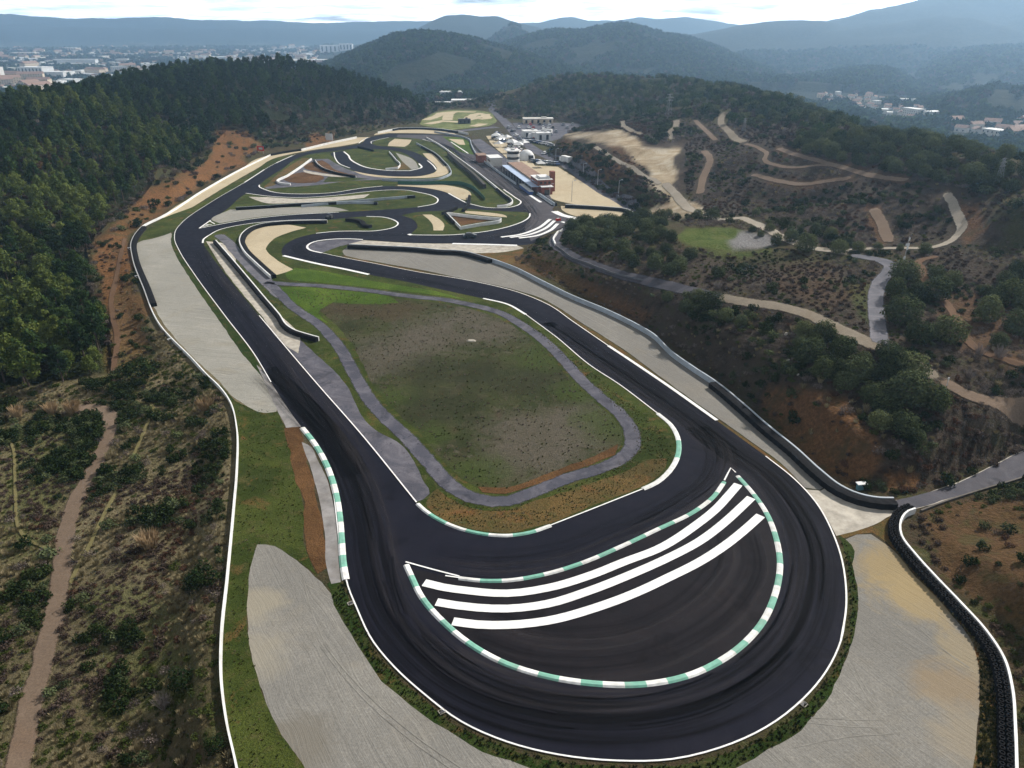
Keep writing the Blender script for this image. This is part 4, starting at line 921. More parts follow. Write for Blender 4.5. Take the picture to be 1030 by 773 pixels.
line([(200.4, 230.2), (221, 226.2), (259, 220), (290, 216.8), (341, 214)], 0.40); line([(200.4, 230.2), (212, 222)], 0.48)
line([(204, 228.5), (210, 226.8)], 0.50, .12); line([(207, 226.5), (213, 226.5)], 0.50, .125); line([(211, 223), (216, 225.8)], 0.39, .13)
line([(247, 194.8), (271, 197.8), (300, 199.2), (337, 197), (366, 193.6), (391, 191.6), (410, 191.9), (419, 193.5)], 0.40)
line([(419, 193.5), (433, 196.6), (440.6, 201.5), (437, 205.5), (420, 208.8)], 0.50)
line([(261, 186.5), (260.7, 188), (266, 190.9), (280, 194.5), (300, 195.6), (330.6, 194.6), (366, 189.5), (385, 187.6)], 0.48)
line([(451, 194.8), (461, 200.4), (470, 205)], 0.56); line([(473, 205.6), (491, 209.3), (511.6, 209.2), (521, 206.8), (524, 204), (518, 199), (506.5, 191)], 0.50)
line([(246, 184), (266, 171)], 0.56); line([(278, 164.3), (294, 157)], 0.56); line([(336, 153.5), (337.5, 160), (343, 166), (352, 169.5)], 0.50)
line([(346, 153), (351, 157.5), (352, 160), (358.5, 164.7), (372, 169.6), (391.5, 172), (412, 172.2), (423, 169.5), (421.6, 165)], .8, .12)
line([(361, 144.6), (366, 140.8), (370, 138.9)], 0.56); line([(373.7, 144.8), (374, 142.5), (379, 141.2), (391, 138.7)], 0.39)
line([(430, 162), (436, 167), (438.8, 171)], 0.62); line([(453.5, 143.2), (471, 154.8)], 0.62); line([(425, 140.6), (438, 144), (442, 145)], 0.48)
line([(412.7, 236.8), (428, 237), (454.5, 236.8), (476, 235), (501.5, 231), (518, 226.5), (527.6, 222.5), (532.5, 218.5), (533, 215.3)], 0.50)
line([(455, 245.6), (480, 246.2), (520, 247.4)], 1.4); line([(411, 236), (414, 237)], 1.2)
for a in ([(504, 239), (520, 237), (540, 230.5), (553.5, 221)], [(513, 239.4), (530, 237), (546, 231.5), (558, 222.4)], [(522, 240), (538, 238), (552, 233), (561, 225.5)]): line(a, 1.15)
line([(557.5, 213), (566, 217), (584, 221)], 2.6); line([(565, 223.5), (573, 226)], 1.2); line([(533, 196.8), (544, 204)], 1.2); line([(541, 195.5), (557, 206.5)], 1.5)
# striped zone of the big hairpin
BANDS = [[(426.5, 587), (445, 591.5), (470, 595), (510, 597.8), (550, 592.5), (597, 578.5), (628, 566), (661, 553.5), (700, 529), (720, 513), (733, 499), (742.5, 488)],
         [(439, 606.5), (460, 610), (480, 612.2), (510, 613.2), (550, 608.5), (592, 595.5), (633, 579.4), (670, 563), (702, 546.3), (728, 527), (745, 511.5), (755.5, 501.5)],
         [(455.5, 626), (480, 629.2), (510, 629.6), (550, 625.5), (600, 612), (640, 597), (672, 582), (702, 567), (730, 549), (750, 533), (765, 519.5)]]
for b in BANDS: line(b, 1.25, .12, name='painted_band')
line([(408, 566), (435, 573.5), (462, 580.5)], .22); line([(728.5, 484), (732, 477), (735, 471.5), (740, 476)], .22); line([(448, 580), (462, 582)], .2, .125)
# the racing line: many short streaks that follow the bend
_rl = catmull(PX([(265, 372), (300, 405), (332, 440), (356, 480), (370, 525), (378, 570), (392, 612), (420, 650), (465, 685), (520, 708), (580, 719), (640, 719), (700, 707), (755, 680), (795, 640), (813, 590), (812, 545), (795, 510), (770, 480), (735, 455), (690, 420), (640, 385), (590, 352), (550, 325)]), 1.0)
_rg = random.Random(3)
for k_, (o_, w_b, mt_) in enumerate(((-1.6, 4.5, BAND_L), (1.9, 4.0, BAND_D), (-.4, 4.2, BAND_D), (0.6, 6.5, BAND_D))):
    strip_xy('racing_line', offset(_rl, o_), w_b, .050 + .004 * k_, mt_, nx=8)
_r2 = catmull(PX([(432, 553), (450, 557), (500, 562), (560, 554), (620, 532), (680, 503), (712, 478), (716, 452), (700, 430)]), 1.0)
_r3 = catmull(PX([(200, 250), (212, 275), (240, 312), (270, 352), (300, 395), (330, 435), (352, 480)]), 1.0)
_r4 = catmull(PX([(560, 328), (500, 300), (430, 284), (370, 273), (320, 262), (300, 253), (300, 247), (320, 240), (360, 237), (420, 237), (480, 241)]), 1.0)
_r5 = catmull(PX([(430, 138), (470, 158), (510, 188), (533, 208), (538, 222), (515, 236), (480, 241)]), 1.0)
for k_, (q_, o_, w_b, mt_) in enumerate(((_r2, 0, 4.5, BAND_D), (_r2, 2.2, 3.5, BAND_L), (_r3, 0.5, 4.5, BAND_D), (_r3, -2.4, 3.5, BAND_L), (_r4, 0, 4, BAND_D), (_r5, 0, 5, BAND_D), (_r5, 2, 4, BAND_L))):
    strip_xy('racing_line', offset(q_, o_), w_b, .068 + .003 * k_, mt_, nx=8)
_r6 = catmull(PX([(470, 640), (520, 660), (580, 668), (640, 662), (700, 638), (740, 605), (758, 570), (752, 535)]), 1.0)
for k_, (o_, w_b, mt_) in enumerate(((0, 3.2, BAND_D), (-2.8, 2.6, BAND_L), (-4.6, 2.4, BAND_D), (2.2, 1.6, BAND_L))):
    strip_xy('tyre_arcs', offset(_r6, o_), w_b, .090 + .003 * k_, mt_, nx=8)
_rs = random.Random(8)
for i in range(34):
    src = (_rl, _rl, _r2, _r3)[i % 4]; n_ = len(src); s0 = _rs.randint(0, n_ - 26); seg = src[s0:min(n_, s0 + _rs.randint(14, 45))]
    o1 = _rs.uniform(-2.6, 2.6); seg = offset(seg, np.linspace(o1, o1 + _rs.uniform(-.9, .9), len(seg)))
    for dx in ((0,) if i % 3 else (0, 1.35)): strip_xy('racing_line', offset(seg, dx), .34, .092 + .0006 * i + .0003 * (dx > 0), BAND_D, nx=4)
for q, w in (([(386, 585), (410, 640), (450, 680), (500, 704), (560, 718)], .22), ([(395, 560), (398, 585), (409, 618)], .25), ([(391, 555), (394, 583), (404, 618)], .25)):
    line(q, w, .09, RUBBER, 'rubber_streak')
# wheel tracks through the gravel
for q in ([(322, 650), (345, 680), (375, 712), (420, 750), (470, 785)], [(326, 648), (349, 677), (380, 709), (425, 746), (478, 782)], [(305, 580), (312, 610), (330, 655)], [(308, 588), (335, 605)], [(856, 665), (870, 690), (884, 712)], [(853, 668), (867, 693), (880, 714)], [(815, 722), (850, 724), (885, 725)], [(812, 727), (850, 731), (890, 732)], [(925, 632), (950, 655), (975, 672)], [(800, 752), (850, 742), (905, 738)]):
    line(q, .11, .03, FURROW, 'wheel_track')
sheet('hairpin_centre', [(410, 571), (424, 601), (447, 627), (472, 647.4), (502.5, 665), (550, 680), (600, 687), (640, 688), (690, 680), (730, 661), (765, 630), (780, 595), (783, 567), (779, 541.6), (769, 516), (750, 490), (737, 476), (729, 486), (717, 501), (697, 516), (662, 533), (621, 552), (588, 566), (548, 578), (510, 584), (461, 582)], .044, mat_asphalt('brownish_asphalt', (0.0105, 0.0096, 0.0122), (0.0155, 0.0125, 0.0135), 0.3, 0.3))

# ------------------------------------------------------------------ kerbs
def kerb(px, w, label, seg=2.6, cols=(WHITE_K, GREEN_K), first=0, h=0.07, group=None, shift=0.0):
    xy = resample(catmull(PX(px), .5), seg / 4)
    if shift: xy = np.array(offset([tuple(q) for q in xy], shift))
    mb = MB(); n = len(xy); k = 4
    n2 = normals2([tuple(q) for q in xy])
    vs = []
    for (x, y), (a, b) in zip(xy, n2):
        for s, z in ((-w / 2, .10), (-w / 4, .12 + h * .7), (w / 4, .12 + h), (w / 2, .05)): vs.append((x + a * s, y + b * s, z))
    mb.v = vs
    for i in range(n - 1):
        for j in range(3):
            mb.f.append((i * 4 + j + 1, i * 4 + j, (i + 1) * 4 + j, (i + 1) * 4 + j + 1)); mb.m.append((i // k + first) % len(cols))
    o = mb.build('kerb', list(cols), label=label, cat='kerb', group=group or 'striped kerbs of the hairpin')
    return o
kerb([(304, 431), (314, 443.5), (323, 457.5), (332, 477), (338, 498), (341.5, 520), (343.5, 545), (345.5, 570), (348, 584)], .9, 'green and white kerb on the left edge of the straight beside red earth', 2.4)
kerb([(420, 507.5), (427, 514), (439, 522), (464.6, 533), (490, 538.3), (510, 539.4), (532, 536.5), (554, 529.3)], .65, 'green and white kerb rounding the lower tip of the rough meadow infield', 3.2)
kerb([(646.5, 492.5), (658, 487.5), (667, 481), (676, 471), (681.3, 460.5), (683, 450), (681.5, 440), (674, 427), (661.6, 416.6)], .8, 'mostly white kerb round the right-hand corner of the infield', 5.5, (WHITE_K, WHITE_K, GREEN_K, WHITE_K))
kerb([(408.5, 569), (414, 581), (424, 601), (447, 627.3), (472, 648), (502.5, 665.5), (550, 681), (600, 688.5), (640, 689.5), (690, 681), (730, 662), (763, 632), (780, 597), (784.5, 567), (780.5, 541.6), (770.5, 516), (755, 494), (742, 479.5)], .75, 'long curved green and white kerb closing the striped hairpin area at the bottom', 2.2)
kerb([(461.5, 582.3), (485, 584.8), (510, 584.6), (548, 578.3), (588, 566), (621, 552), (661.6, 533), (697, 516), (717, 501), (728.5, 485.5)], .65, 'green and white kerb along the upper side of the three white bands', 2.6)
# ------------------------------------------------------------------ barriers
def tyre_rows(path, side, rows, h, detail):
    """stacks of tyres set against a wall"""
    mb = MB()
    if detail:
        for r_ in range(rows):
            q = resample(offset(path, side * (0.48 + r_ * 0.6)), 0.62)
            for i, (x, y) in enumerate(q):
                rr = 0.30 * random.uniform(.94, 1.05); dx, dy = random.uniform(-.04, .04), random.uniform(-.04, .04)
                n = 8; lv = int(round(h / .22)); vs = []; fs = []
                for k in range(lv):
                    for zz, f in ((k * .22, .82), (k * .22 + .11, 1.0)):
                        vs += [(x + dx + math.cos(6.2832 * a / n) * rr * f, y + dy + math.sin(6.2832 * a / n) * rr * f, zz) for a in range(n)]
                vs += [(x + dx + math.cos(6.2832 * a / n) * rr * f, y + dy + math.sin(6.2832 * a / n) * rr * f, z2) for f, z2 in ((.85, lv * .22), (.5, lv * .22 - .02), (.45, lv * .22 - .18)) for a in range(n)]
                m = len(vs) // n
                for k in range(m - 1): fs += [(k * n + a, k * n + (a + 1) % n, (k + 1) * n + (a + 1) % n, (k + 1) * n + a) for a in range(n)]
                fs.append(tuple((m - 1) * n + a for a in range(n)))
                mb.add(vs, fs)
    else:
        q = resample(path, 0.62); p2 = [tuple(a) for a in q]
        wob = np.array([0.0 if i % 2 else 0.07 for i in range(len(q))])
        n2 = normals2(p2) * side; vs = []
        D = .35 + .6 * rows
        for (x, y), (a, b), wv in zip(p2, n2, wob):
            for s, z in ((.2, .02), (.2, h), (D * .6, h + wv), (D - wv, h - .05), (D - wv, .02)): vs.append((x + a * s, y + b * s, z))
        fs = []
        for i in range(len(q) - 1):
            for j in range(4):
                f = (i * 5 + j, i * 5 + j + 1, (i + 1) * 5 + j + 1, (i + 1) * 5 + j)
                fs.append(f)
        fs += [(0, 1, 2, 3, 4), tuple((len(q) - 1) * 5 + i for i in (4, 3, 2, 1, 0))]
        mb.add(vs, fs)
    return mb

def cut(path, f0, f1):
    q = resample(path, .6); n = len(q)
    return [tuple(a) for a in q[int(f0 * (n - 1)):max(int(f1 * (n - 1)) + 1, int(f0 * (n - 1)) + 2)]]

def barrier(px, label, h=1.0, th=.28, mat=None, tyres=(), side=1, rows=2, detail=False, posts=(), group=None, tyre_h=1.0, rail=False):
    path = catmull(PX(px, h), .8)
    c = path[len(path) // 2]
    root = empty('barrier', (c[0], c[1], 0), label=label, cat='barrier', group=group or 'safety barriers of the circuit')
    rel = [(x - c[0], y - c[1]) for x, y in path]
    mb = MB()
    mb.section(rel, [(-th / 2, -.4), (-th / 2, h), (th / 2, h), (th / 2, -.4)][::-1])
    mb.build('wall', mat or WALLM, root)
    for f0, f1 in tyres:
        tyre_rows(cut(rel, f0, f1), side, rows, tyre_h, detail).build('tyre_wall', TYRE, root)
    for f in posts:
        q = cut(rel, f, min(1, f + .02)); n2 = normals2(q)[0] * -side
        m2 = MB(); x, y = q[0]
        m2.bar((x, y, h - .1), (x + n2[0] * .9, y + n2[1] * .9, h - .15), .11, 6)
        m2.bar((x + n2[0] * .9, y + n2[1] * .9, h - .1), (x + n2[0] * .2, y + n2[1] * .2, -.3), .08, 6)
        m2.build('support_post', WALLM, root)
    return root

barrier([(272.7, 155), (240, 171), (202, 192.5), (161.6, 217.8), (145, 226), (137.6, 233), (132, 243), (133, 258), (144, 288.5), (161.6, 327.6), (194.4, 361.7), (209.6, 378), (219.7, 387.5), (232, 405), (238, 430.5), (238, 468), (234.5, 511), (228, 579.4), (222, 641), (221.8, 679), (227, 722), (238, 772.4), (244, 810), (250, 850)],
        'long white wall down the left side of the circuit, dark tyres along its middle', tyres=((.40, .62),), side=-1, rows=2, posts=(.47, .55, .685), th=.2, h=.75, tyre_h=.9)
barrier([(303, 150), (330, 143.5), (358.5, 137.5)], 'short pale wall behind the upper left bend, under the white board', h=1.1)
barrier([(272, 155), (288, 152), (303, 150)], 'black tyre wall between the red board and the pale wall', tyres=((0, 1),), side=1, rows=1, h=.9, mat=WALLG)
barrier([(380, 132.6), (390, 130.6), (400, 128.6), (420, 128.2), (451, 130.4), (462, 132), (471, 134)], 'tyre-faced wall across the far top end of the circuit', tyres=((.2, .85),), side=1, rows=2, h=1.2)
barrier([(351, 245.6), (380, 247), (420, 249), (443, 251.2), (462, 252), (489, 258.5), (514, 267), (545, 282), (577, 297.5), (610, 311), (640, 325.5), (655, 334), (676, 353.5), (698, 369), (721, 384), (750, 407.5), (774, 428.5), (802, 451), (827, 473.5), (846, 488), (858, 494), (871, 498), (885, 500.2), (899, 500.5)],
        'long grey barrier along the gravel on the right, tyres at both of its ends', mat=WALLG, tyres=((.0, .26), (.765, 1.0)), side=1, rows=2, h=1.1, detail=False)
barrier([(921, 511), (914, 513.5), (908, 519.5), (905.5, 528), (907, 538), (921.5, 557.5), (941, 579), (967, 606), (992, 633.5), (1010, 661), (1018.5, 691.6), (1021.5, 729.5), (1023, 772.4), (1024, 850)],
        'curved white barrier faced with deep tyre stacks in the lower right corner', tyres=((0, 1),), side=1, rows=2, detail=True, h=.95, tyre_h=.88, th=.25)
barrier([(217, 241.5), (235, 262), (252, 282), (268, 301), (281, 316), (290, 328), (297, 332), (308, 335.5), (320.5, 339)], 'white wall with tyres on the inner side of the left straight', tyres=((0, 1),), side=1, rows=1, h=1.0)
barrier([(329, 221.4), (310, 221.6), (286, 222.4), (265, 224.6), (254, 227.5), (245, 233), (241, 239.5), (244, 250), (257, 263.6), (265, 271), (272, 277.2)], 'dark tyre barrier curling round the cream gravel trap in the infield', tyres=((0, 1),), side=-1, rows=2, h=1.0)
barrier([(380, 203.2), (350, 203), (320, 204.8), (303, 206.5)], 'low pale wall with a tyre end beside the middle grass strip', mat=WALLG, tyres=((0, .06),), side=-1, h=.9)
barrier([(237, 208.6), (270, 206.6), (300, 204.5), (340, 202.8), (379, 199.5), (417, 196.4)], 'long pale wall between the two parallel upper roads', mat=WALLG, tyres=((0, .55), (.96, 1)), side=1, rows=1, h=1.0)
barrier([(449.5, 214), (463.4, 228), (480, 225), (504, 220.3), (504, 219.4), (478, 217), (450.5, 213.6)], 'triangular white wall round a red earth patch beside the pit bend', h=1.1, tyres=((0, .22),), side=1, rows=1)
barrier([(419, 143.6), (430, 149.5), (438, 154), (446, 161.5), (453, 170), (453.6, 173.5), (448, 176.8), (440, 179.2), (425, 180.4), (400, 180.6), (384, 179.6)], 'curved pale barrier behind the gravel of the top infield hairpin', mat=WALLG, tyres=((.1, .55),), side=1, rows=1, h=1.0)
barrier([(313, 159.4), (302, 167.5), (290, 175.5), (279.5, 182.5), (284, 184), (292, 184.6)], 'thick white wall at the mouth of the grey escape road beside brown mounds', th=.6, h=.9)
barrier([(391.5, 152.4), (398, 160), (402.4, 165.5), (400, 168.2), (394, 168.8), (387.7, 169.3)], 'bent white wall on the green infield of the top hairpin', h=1.0, tyres=((0, .45),), side=-1, rows=1)
barrier([(317, 161), (320, 165), (327, 169.5), (340, 173.6), (358, 177)], 'pale wall with tyres behind the upper brown mound', h=.9, tyres=((0, 1),), side=1, rows=1)
barrier([(429, 138), (442, 145.2), (460, 158), (476, 169.6), (495, 184.5), (509, 196), (514.6, 200.2), (515.5, 202.4), (512, 205), (506, 206.4), (500, 206.6)], 'double white wall along the left edge of the pit straight', h=.9, th=.4, tyres=((.82, 1.0),), side=1, rows=1)
barrier([(451, 153), (463, 163.5), (476, 174), (487.5, 185.5)], 'retaining wall, coloured dark for shade, in the ditch left of the pit straight', mat=mat_plain('shaded_wall', (.05, .045, .04), .9), h=1.8, th=1.2)  # the shade on this wall is put into its dark colour
barrier([(437, 132), (452, 134.5), (465, 137), (472, 140), (474, 145), (481, 156.5), (498, 169.5), (519, 184)], 'long pit wall between the straight and the pit lane', mat=WALLG, h=.9, th=.35)
barrier([(541, 193.5), (549, 198.5), (558, 204.5)], 'short grey wall at the pit lane exit', mat=WALLG, h=1.1, tyres=((0, 1),), side=-1, rows=1)
barrier([(569, 205.5), (590, 206.6), (612, 208), (628, 209.5), (634, 211.5), (638, 215), (639.5, 219.5)], 'black tyre wall at the back of the sand trap below the paddock', h=1.1, tyres=((0, 1),), side=1, rows=2)
barrier([(400, 182.2), (425, 182.6), (445, 182.2), (462, 182.6), (473.6, 186), (481, 191.5), (487.5, 198)], 'dark green fence curving behind the far gravel trap', mat=mat_plain('green_fence', (.03, .10, .065), .7), h=1.5, th=.12)
barrier([(361, 147.6), (368, 148.8), (376, 151)], 'small dark tyre row at the entry of the top hairpin', h=.8, tyres=((0, 1),), side=1, rows=1, mat=TYRE)
barrier([(349, 219.6), (358, 220.2), (366, 222.5), (370, 226), (374, 226.4)], 'bent tyre row inside the narrow middle hairpin', h=.9, tyres=((0, 1),), side=1, rows=2, mat=TYRE)
barrier([(473.4, 196.5), (472.5, 202), (470.5, 207), (467, 211)], 'dark tyre bundle crossing beside the pit bend gravel', h=.9, tyres=((0, 1),), side=1, rows=1, mat=TYRE)
barrier([(460, 208.5), (452, 212), (446, 214)], 'short dark tyre row above the triangular wall', h=.9, tyres=((0, 1),), side=1, rows=1, mat=TYRE)

def terrain_wall(px, label, h, th, mat):
    xy, ok = march([a for a, b in px], [b for a, b in px], hq)
    path = catmull([tuple(q) for q in xy], 1.0); n2 = normals2(path)
    a = np.array(path); zz = hq(a[:, 0], a[:, 1]); vs = []
    for (x, y), (p, q), z in zip(path, n2, zz):
        for s, dz in ((-th / 2, -.5), (-th / 2, h), (th / 2, h), (th / 2, -.5)): vs.append((x + p * s, y + q * s, z + dz))
    fs = []
    for i in range(len(path) - 1):
        for j in range(4): fs.append((i * 4 + j, (i + 1) * 4 + j, (i + 1) * 4 + (j + 1) % 4, i * 4 + (j + 1) % 4))
    fs += [(0, 1, 2, 3), tuple((len(path) - 1) * 4 + k for k in (3, 2, 1, 0))]
    mb = MB(); mb.add(vs, fs); return mb.build('guard_rail', mat, label=label, cat='guard rail')
terrain_wall([(566, 232.5), (560, 236.5), (556.8, 241.5), (558.5, 248)], 'pale guard rail round the bend of the upper road', .8, .4, WALLM)
terrain_wall([(558.5, 248.6), (570, 257), (590, 266), (608, 273), (646, 283.5)], 'dark guard rail along the outer edge of the upper road', .55, .12, mat_plain('weathered_steel', (.10, .10, .11), .6, .3, 2))
terrain_wall([(926, 515), (948, 506.5), (990, 493), (1030, 481), (1058, 471)], 'low dark kerb wall along the lower edge of the access road', .3, .25, mat_plain('dark_kerb', (.09, .08, .07), .9))
# ------------------------------------------------------------------ plants
def leaf_mesh(blobs, n, size, mat, seed=0, flat=.35, shell=.55, name='crown', rnd=.75):
    """leaf clumps scattered through a set of ellipsoids (x, y, z, rx, ry, rz)"""
    g = np.random.default_rng(seed)
    b = np.array(blobs, float)
    vol = (b[:, 3] * b[:, 4] * b[:, 5]) ** .7
    idx = g.choice(len(b), n, p=vol / vol.sum())
    d = g.normal(size=(n, 3)); d /= np.linalg.norm(d, axis=1, keepdims=True)
    r = shell + (1 - shell) * g.random(n) ** .6
    r *= 1 + g.normal(size=n) * .08
    c = b[idx, :3] + d * r[:, None] * b[idx, 3:]
    nrm = d + g.normal(size=(n, 3)) * rnd; nrm[:, 2] += flat; nrm /= np.linalg.norm(nrm, axis=1, keepdims=True)
    up = g.normal(size=(n, 3)); t = np.cross(nrm, up); t /= np.linalg.norm(t, axis=1, keepdims=True)
    s = np.cross(nrm, t)
    sz = size * g.uniform(.6, 1.4, n)[:, None]
    k1 = g.uniform(.6, 1.3, (n, 1)); bend = nrm * sz * .25
    V = np.stack([c - t * sz, c + s * sz * .55 * k1 - bend, c + t * sz, c - s * sz * .55 * k1 - bend], 1).reshape(-1, 3)
    me = bpy.data.meshes.new(name)
    me.vertices.add(4 * n); me.vertices.foreach_set('co', V.ravel())
    me.loops.add(4 * n); me.loops.foreach_set('vertex_index', np.arange(4 * n, dtype=np.int32))
    me.polygons.add(n); me.polygons.foreach_set('loop_start', (np.arange(n) * 4).astype(np.int32))
    me.update(calc_edges=True); me.materials.append(mat)
    return me

def join_np(name, meshes, mats):
    me = bpy.data.meshes.new(name)
    vs, fs, mi = [], [], []
    for m, k in meshes:
        o = len(vs)
        vs += [tuple(v.co) for v in m.vertices]; fs += [tuple(i + o for i in p.vertices) for p in m.polygons]; mi += [k] * len(m.polygons)
    me.from_pydata(vs, [], fs)
    for m in mats: me.materials.append(m)
    me.polygons.foreach_set('material_index', mi); me.update()
    return me

BARK = mat_plain('bark', (.075, .055, .042), .9, .35, 2)
PINE_L = [mat_leaf('pine_needles', (.013, .030, .009), (.055, .085, .024), .18), mat_leaf('pine_needles_bright', (.034, .058, .013), (.140, .165, .044), .2), mat_leaf('pine_needles_dark', (.009, .021, .010), (.032, .050, .020), .15)]
OAK_L = [mat_leaf('oak_leaves', (.012, .022, .010), (.095, .112, .052), .10), mat_leaf('oak_leaves_light', (.024, .036, .014), (.125, .140, .062), .12)]
TWIG = mat_leaf('bare_twigs', (.070, .056, .048), (.19, .155, .135), .05)
TWIG_D = mat_leaf('dark_twigs', (.030, .022, .018), (.085, .062, .05), .05)
STRAW = mat_leaf('dry_grass', (.13, .11, .058), (.30, .25, .15), .2)
STRAW_O = mat_leaf('orange_reed', (.22, .15, .08), (.42, .31, .19), .2)
HEATH = mat_leaf('red_heather', (.045, .025, .017), (.10, .055, .038), .1)
WEED = mat_leaf('green_weeds', (.028, .042, .010), (.075, .088, .026), .2)
WEED_D = mat_leaf('dark_leaves', (.007, .016, .006), (.030, .042, .014), .1)

def pine_parts(seed, mat, n=950, h=8.5, w=2.6, leaf=.30):
    g = random.Random(seed)
    mb = MB()
    lean = g.uniform(-.4, .4)
    mb.bar((0, 0, -.6), (lean * .4, 0, h * .45), .20, 7, .15); mb.bar((lean * .4, 0, h * .45), (lean, 0, h * .92), .15, 6, .04)
    blobs = []
    k = g.randint(10, 14)
    for i in range(k):
        f = i / (k - 1); a = i * 2.4 + g.uniform(-.5, .5)
        z = h * (.42 + .52 * f); rr = w * (1.0 - .62 * f ** 1.4) * g.uniform(.55, .95)
        x, y = math.cos(a) * rr * .72 + lean * f, math.sin(a) * rr * .72
        s = w * (.50 - .17 * f) * g.uniform(.8, 1.2)
        blobs.append((x, y, z, s, s, s * .62))
        mb.bar((lean * f * .7, 0, z - .7), (x * .85, y * .85, z - .1), .06, 4, .025)
    blobs.append((lean, 0, h * .95, w * .38, w * .38, w * .34))
    return mb.mesh('trunk', BARK), leaf_mesh(blobs, n, leaf, mat, seed, shell=.35)

def oak_parts(seed, mat, n=2100, w=2.6, h=4.2, leaf=.17):
    g = random.Random(seed); mb = MB()
    mb.bar((0, 0, -.5), (.1, 0, h * .45), .20, 7, .14)
    blobs = [(0, 0, h * .50, w * .78, w * .78, h * .44), (0, 0, h * .3, w * .85, w * .85, h * .26)]
    for i in range(12):
        a = i * 2.399 + g.uniform(-.3, .3); f = (i + .5) / 12
        rr = w * .62 * math.sqrt(1 - f * f * .8); z = h * (.26 + .52 * f)
        x, y = math.cos(a) * rr, math.sin(a) * rr
        s = w * g.uniform(.30, .46)
        blobs.append((x, y, z, s, s, s * .85))
        mb.bar((.05, 0, h * .3), (x * .8, y * .8, z), .07, 4, .02)
    return mb.mesh('trunk', BARK), leaf_mesh(blobs, n, leaf, mat, seed + 100, shell=.86, flat=.35, rnd=.42)

def make_tree(name, parts, hide=True):
    r = empty(name); r_t = bpy.data.objects.new('trunk', parts[0]); r_c = bpy.data.objects.new('crown', parts[1])
    for o in (r_t, r_c): COL.objects.link(o); o.parent = r
    return r

class Kind:
    """first call places the source tree itself, later calls place copies"""
    def __init__(self, name, parts, cat): self.src = [make_tree(name, p) for p in parts]; self.used = [False] * len(parts); self.cat = cat
    def put(self, loc, s, label, group, k=None, rz=None):
        k = random.randrange(len(self.src)) if k is None else k
        rz = random.uniform(0, 6.28) if rz is None else rz
        sc = (s * random.uniform(.92, 1.08), s * random.uniform(.92, 1.08), s * random.uniform(.9, 1.12))
        if not self.used[k]:
            o = self.src[k]; self.used[k] = True; o.location = loc; o.rotation_euler = (0, 0, rz); o.scale = sc
        else: o = dup(self.src[k], loc, rz, sc)
        tag(o, label, self.cat, group)
        return o
    def finish(self):
        for o, u in zip(self.src, self.used):
            if not u:
                for c in list(o.children): bpy.data.objects.remove(c)
                bpy.data.objects.remove(o)

pines = Kind('pine_tree', [pine_parts(1, PINE_L[0]), pine_parts(2, PINE_L[1], w=2.9, h=8), pine_parts(3, PINE_L[2], h=9.5, w=2.4), pine_parts(4, PINE_L[0], w=3.3, h=6.6), pine_parts(5, PINE_L[1], h=6.2, w=3.1), pine_parts(6, PINE_L[2], w=2.8)], 'pine tree')
oaks = Kind('holm_oak', [oak_parts(11, OAK_L[0]), oak_parts(12, OAK_L[1]), oak_parts(13, OAK_L[0], w=2.9, h=3.8), oak_parts(14, OAK_L[1], w=2.4, h=4.6), oak_parts(15, OAK_L[0], w=2.5, h=4.8)], 'oak tree')

def ppm(x, y, z): return FPX / (y * CP - (z - CAMH) * SP)

def scatter(px_poly, spacing, rmax=900, pad=0, seed=1, keep=None, clear=3.0, edge=1.2):
    """points on the ground inside an area, at least a spacing apart"""
    g = np.random.default_rng(seed)
    poly = np.array(px_poly, float)
    m = front & (RR < rmax)
    sel = np.zeros(TX.shape, bool); sel[m] = inside(TPX[m], TPY[m], px_poly)
    if not sel.any(): return np.zeros((0, 3))
    x0, x1, y0, y1 = TX[sel].min(), TX[sel].max(), TY[sel].min(), TY[sel].max()
    n = int((x1 - x0) * (y1 - y0) / spacing ** 2 * 3) + 10
    n = min(n, 400000)
    x = g.uniform(x0, x1, n); y = g.uniform(y0, y1, n); z = hq(x, y)
    px, py, dep = project(x, y, z)
    ok = inside(px, py, px_poly) & (np.hypot(x, y) < rmax)
    x, y, z = x[ok], y[ok], z[ok]
    sd = sdist(x, y, PLAT); ok = sd > edge
    x, y, z = x[ok], y[ok], z[ok]
    rd = np.full(x.shape, 1e3)
    for rr, R_ in zip(road_xy, ROADS): rd = np.minimum(rd, seg_dist(x, y, [tuple(a) for a in resample(rr, 4.0)], False) - R_[2] / 2)
    ok = rd > clear
    if keep is not None: ok &= keep(x, y, z, g)
    if edge < 1: ok &= (zq('pale', x, y) < .35) & (zq('grass', x, y) < .6) & (zq('grey', x, y) < .3) & ((zq('orange', x, y) < .4) | (g.random(len(x)) < .22))
    x, y, z = x[ok], y[ok], z[ok]
    grid = {}; out = []
    for i in range(len(x)):
        k = (int(x[i] // spacing), int(y[i] // spacing)); bad = False
        for a in (-1, 0, 1):
            for b in (-1, 0, 1):
                for q in grid.get((k[0] + a, k[1] + b), ()):
                    if (x[q] - x[i]) ** 2 + (y[q] - y[i]) ** 2 < spacing ** 2: bad = True
        if not bad: grid.setdefault(k, []).append(i); out.append(i)
    return np.column_stack([x[out], y[out], z[out]])

def visible(p, top=4.0, tol=1.5):
    """False where the ground itself hides the point from the camera"""
    n = 60; t = np.linspace(.15, .985, n)
    x = p[:, 0:1] * t; y = p[:, 1:2] * t; z = CAMH + (p[:, 2:3] + top - CAMH) * t
    return (hq(x, y) < z + tol).all(axis=1)

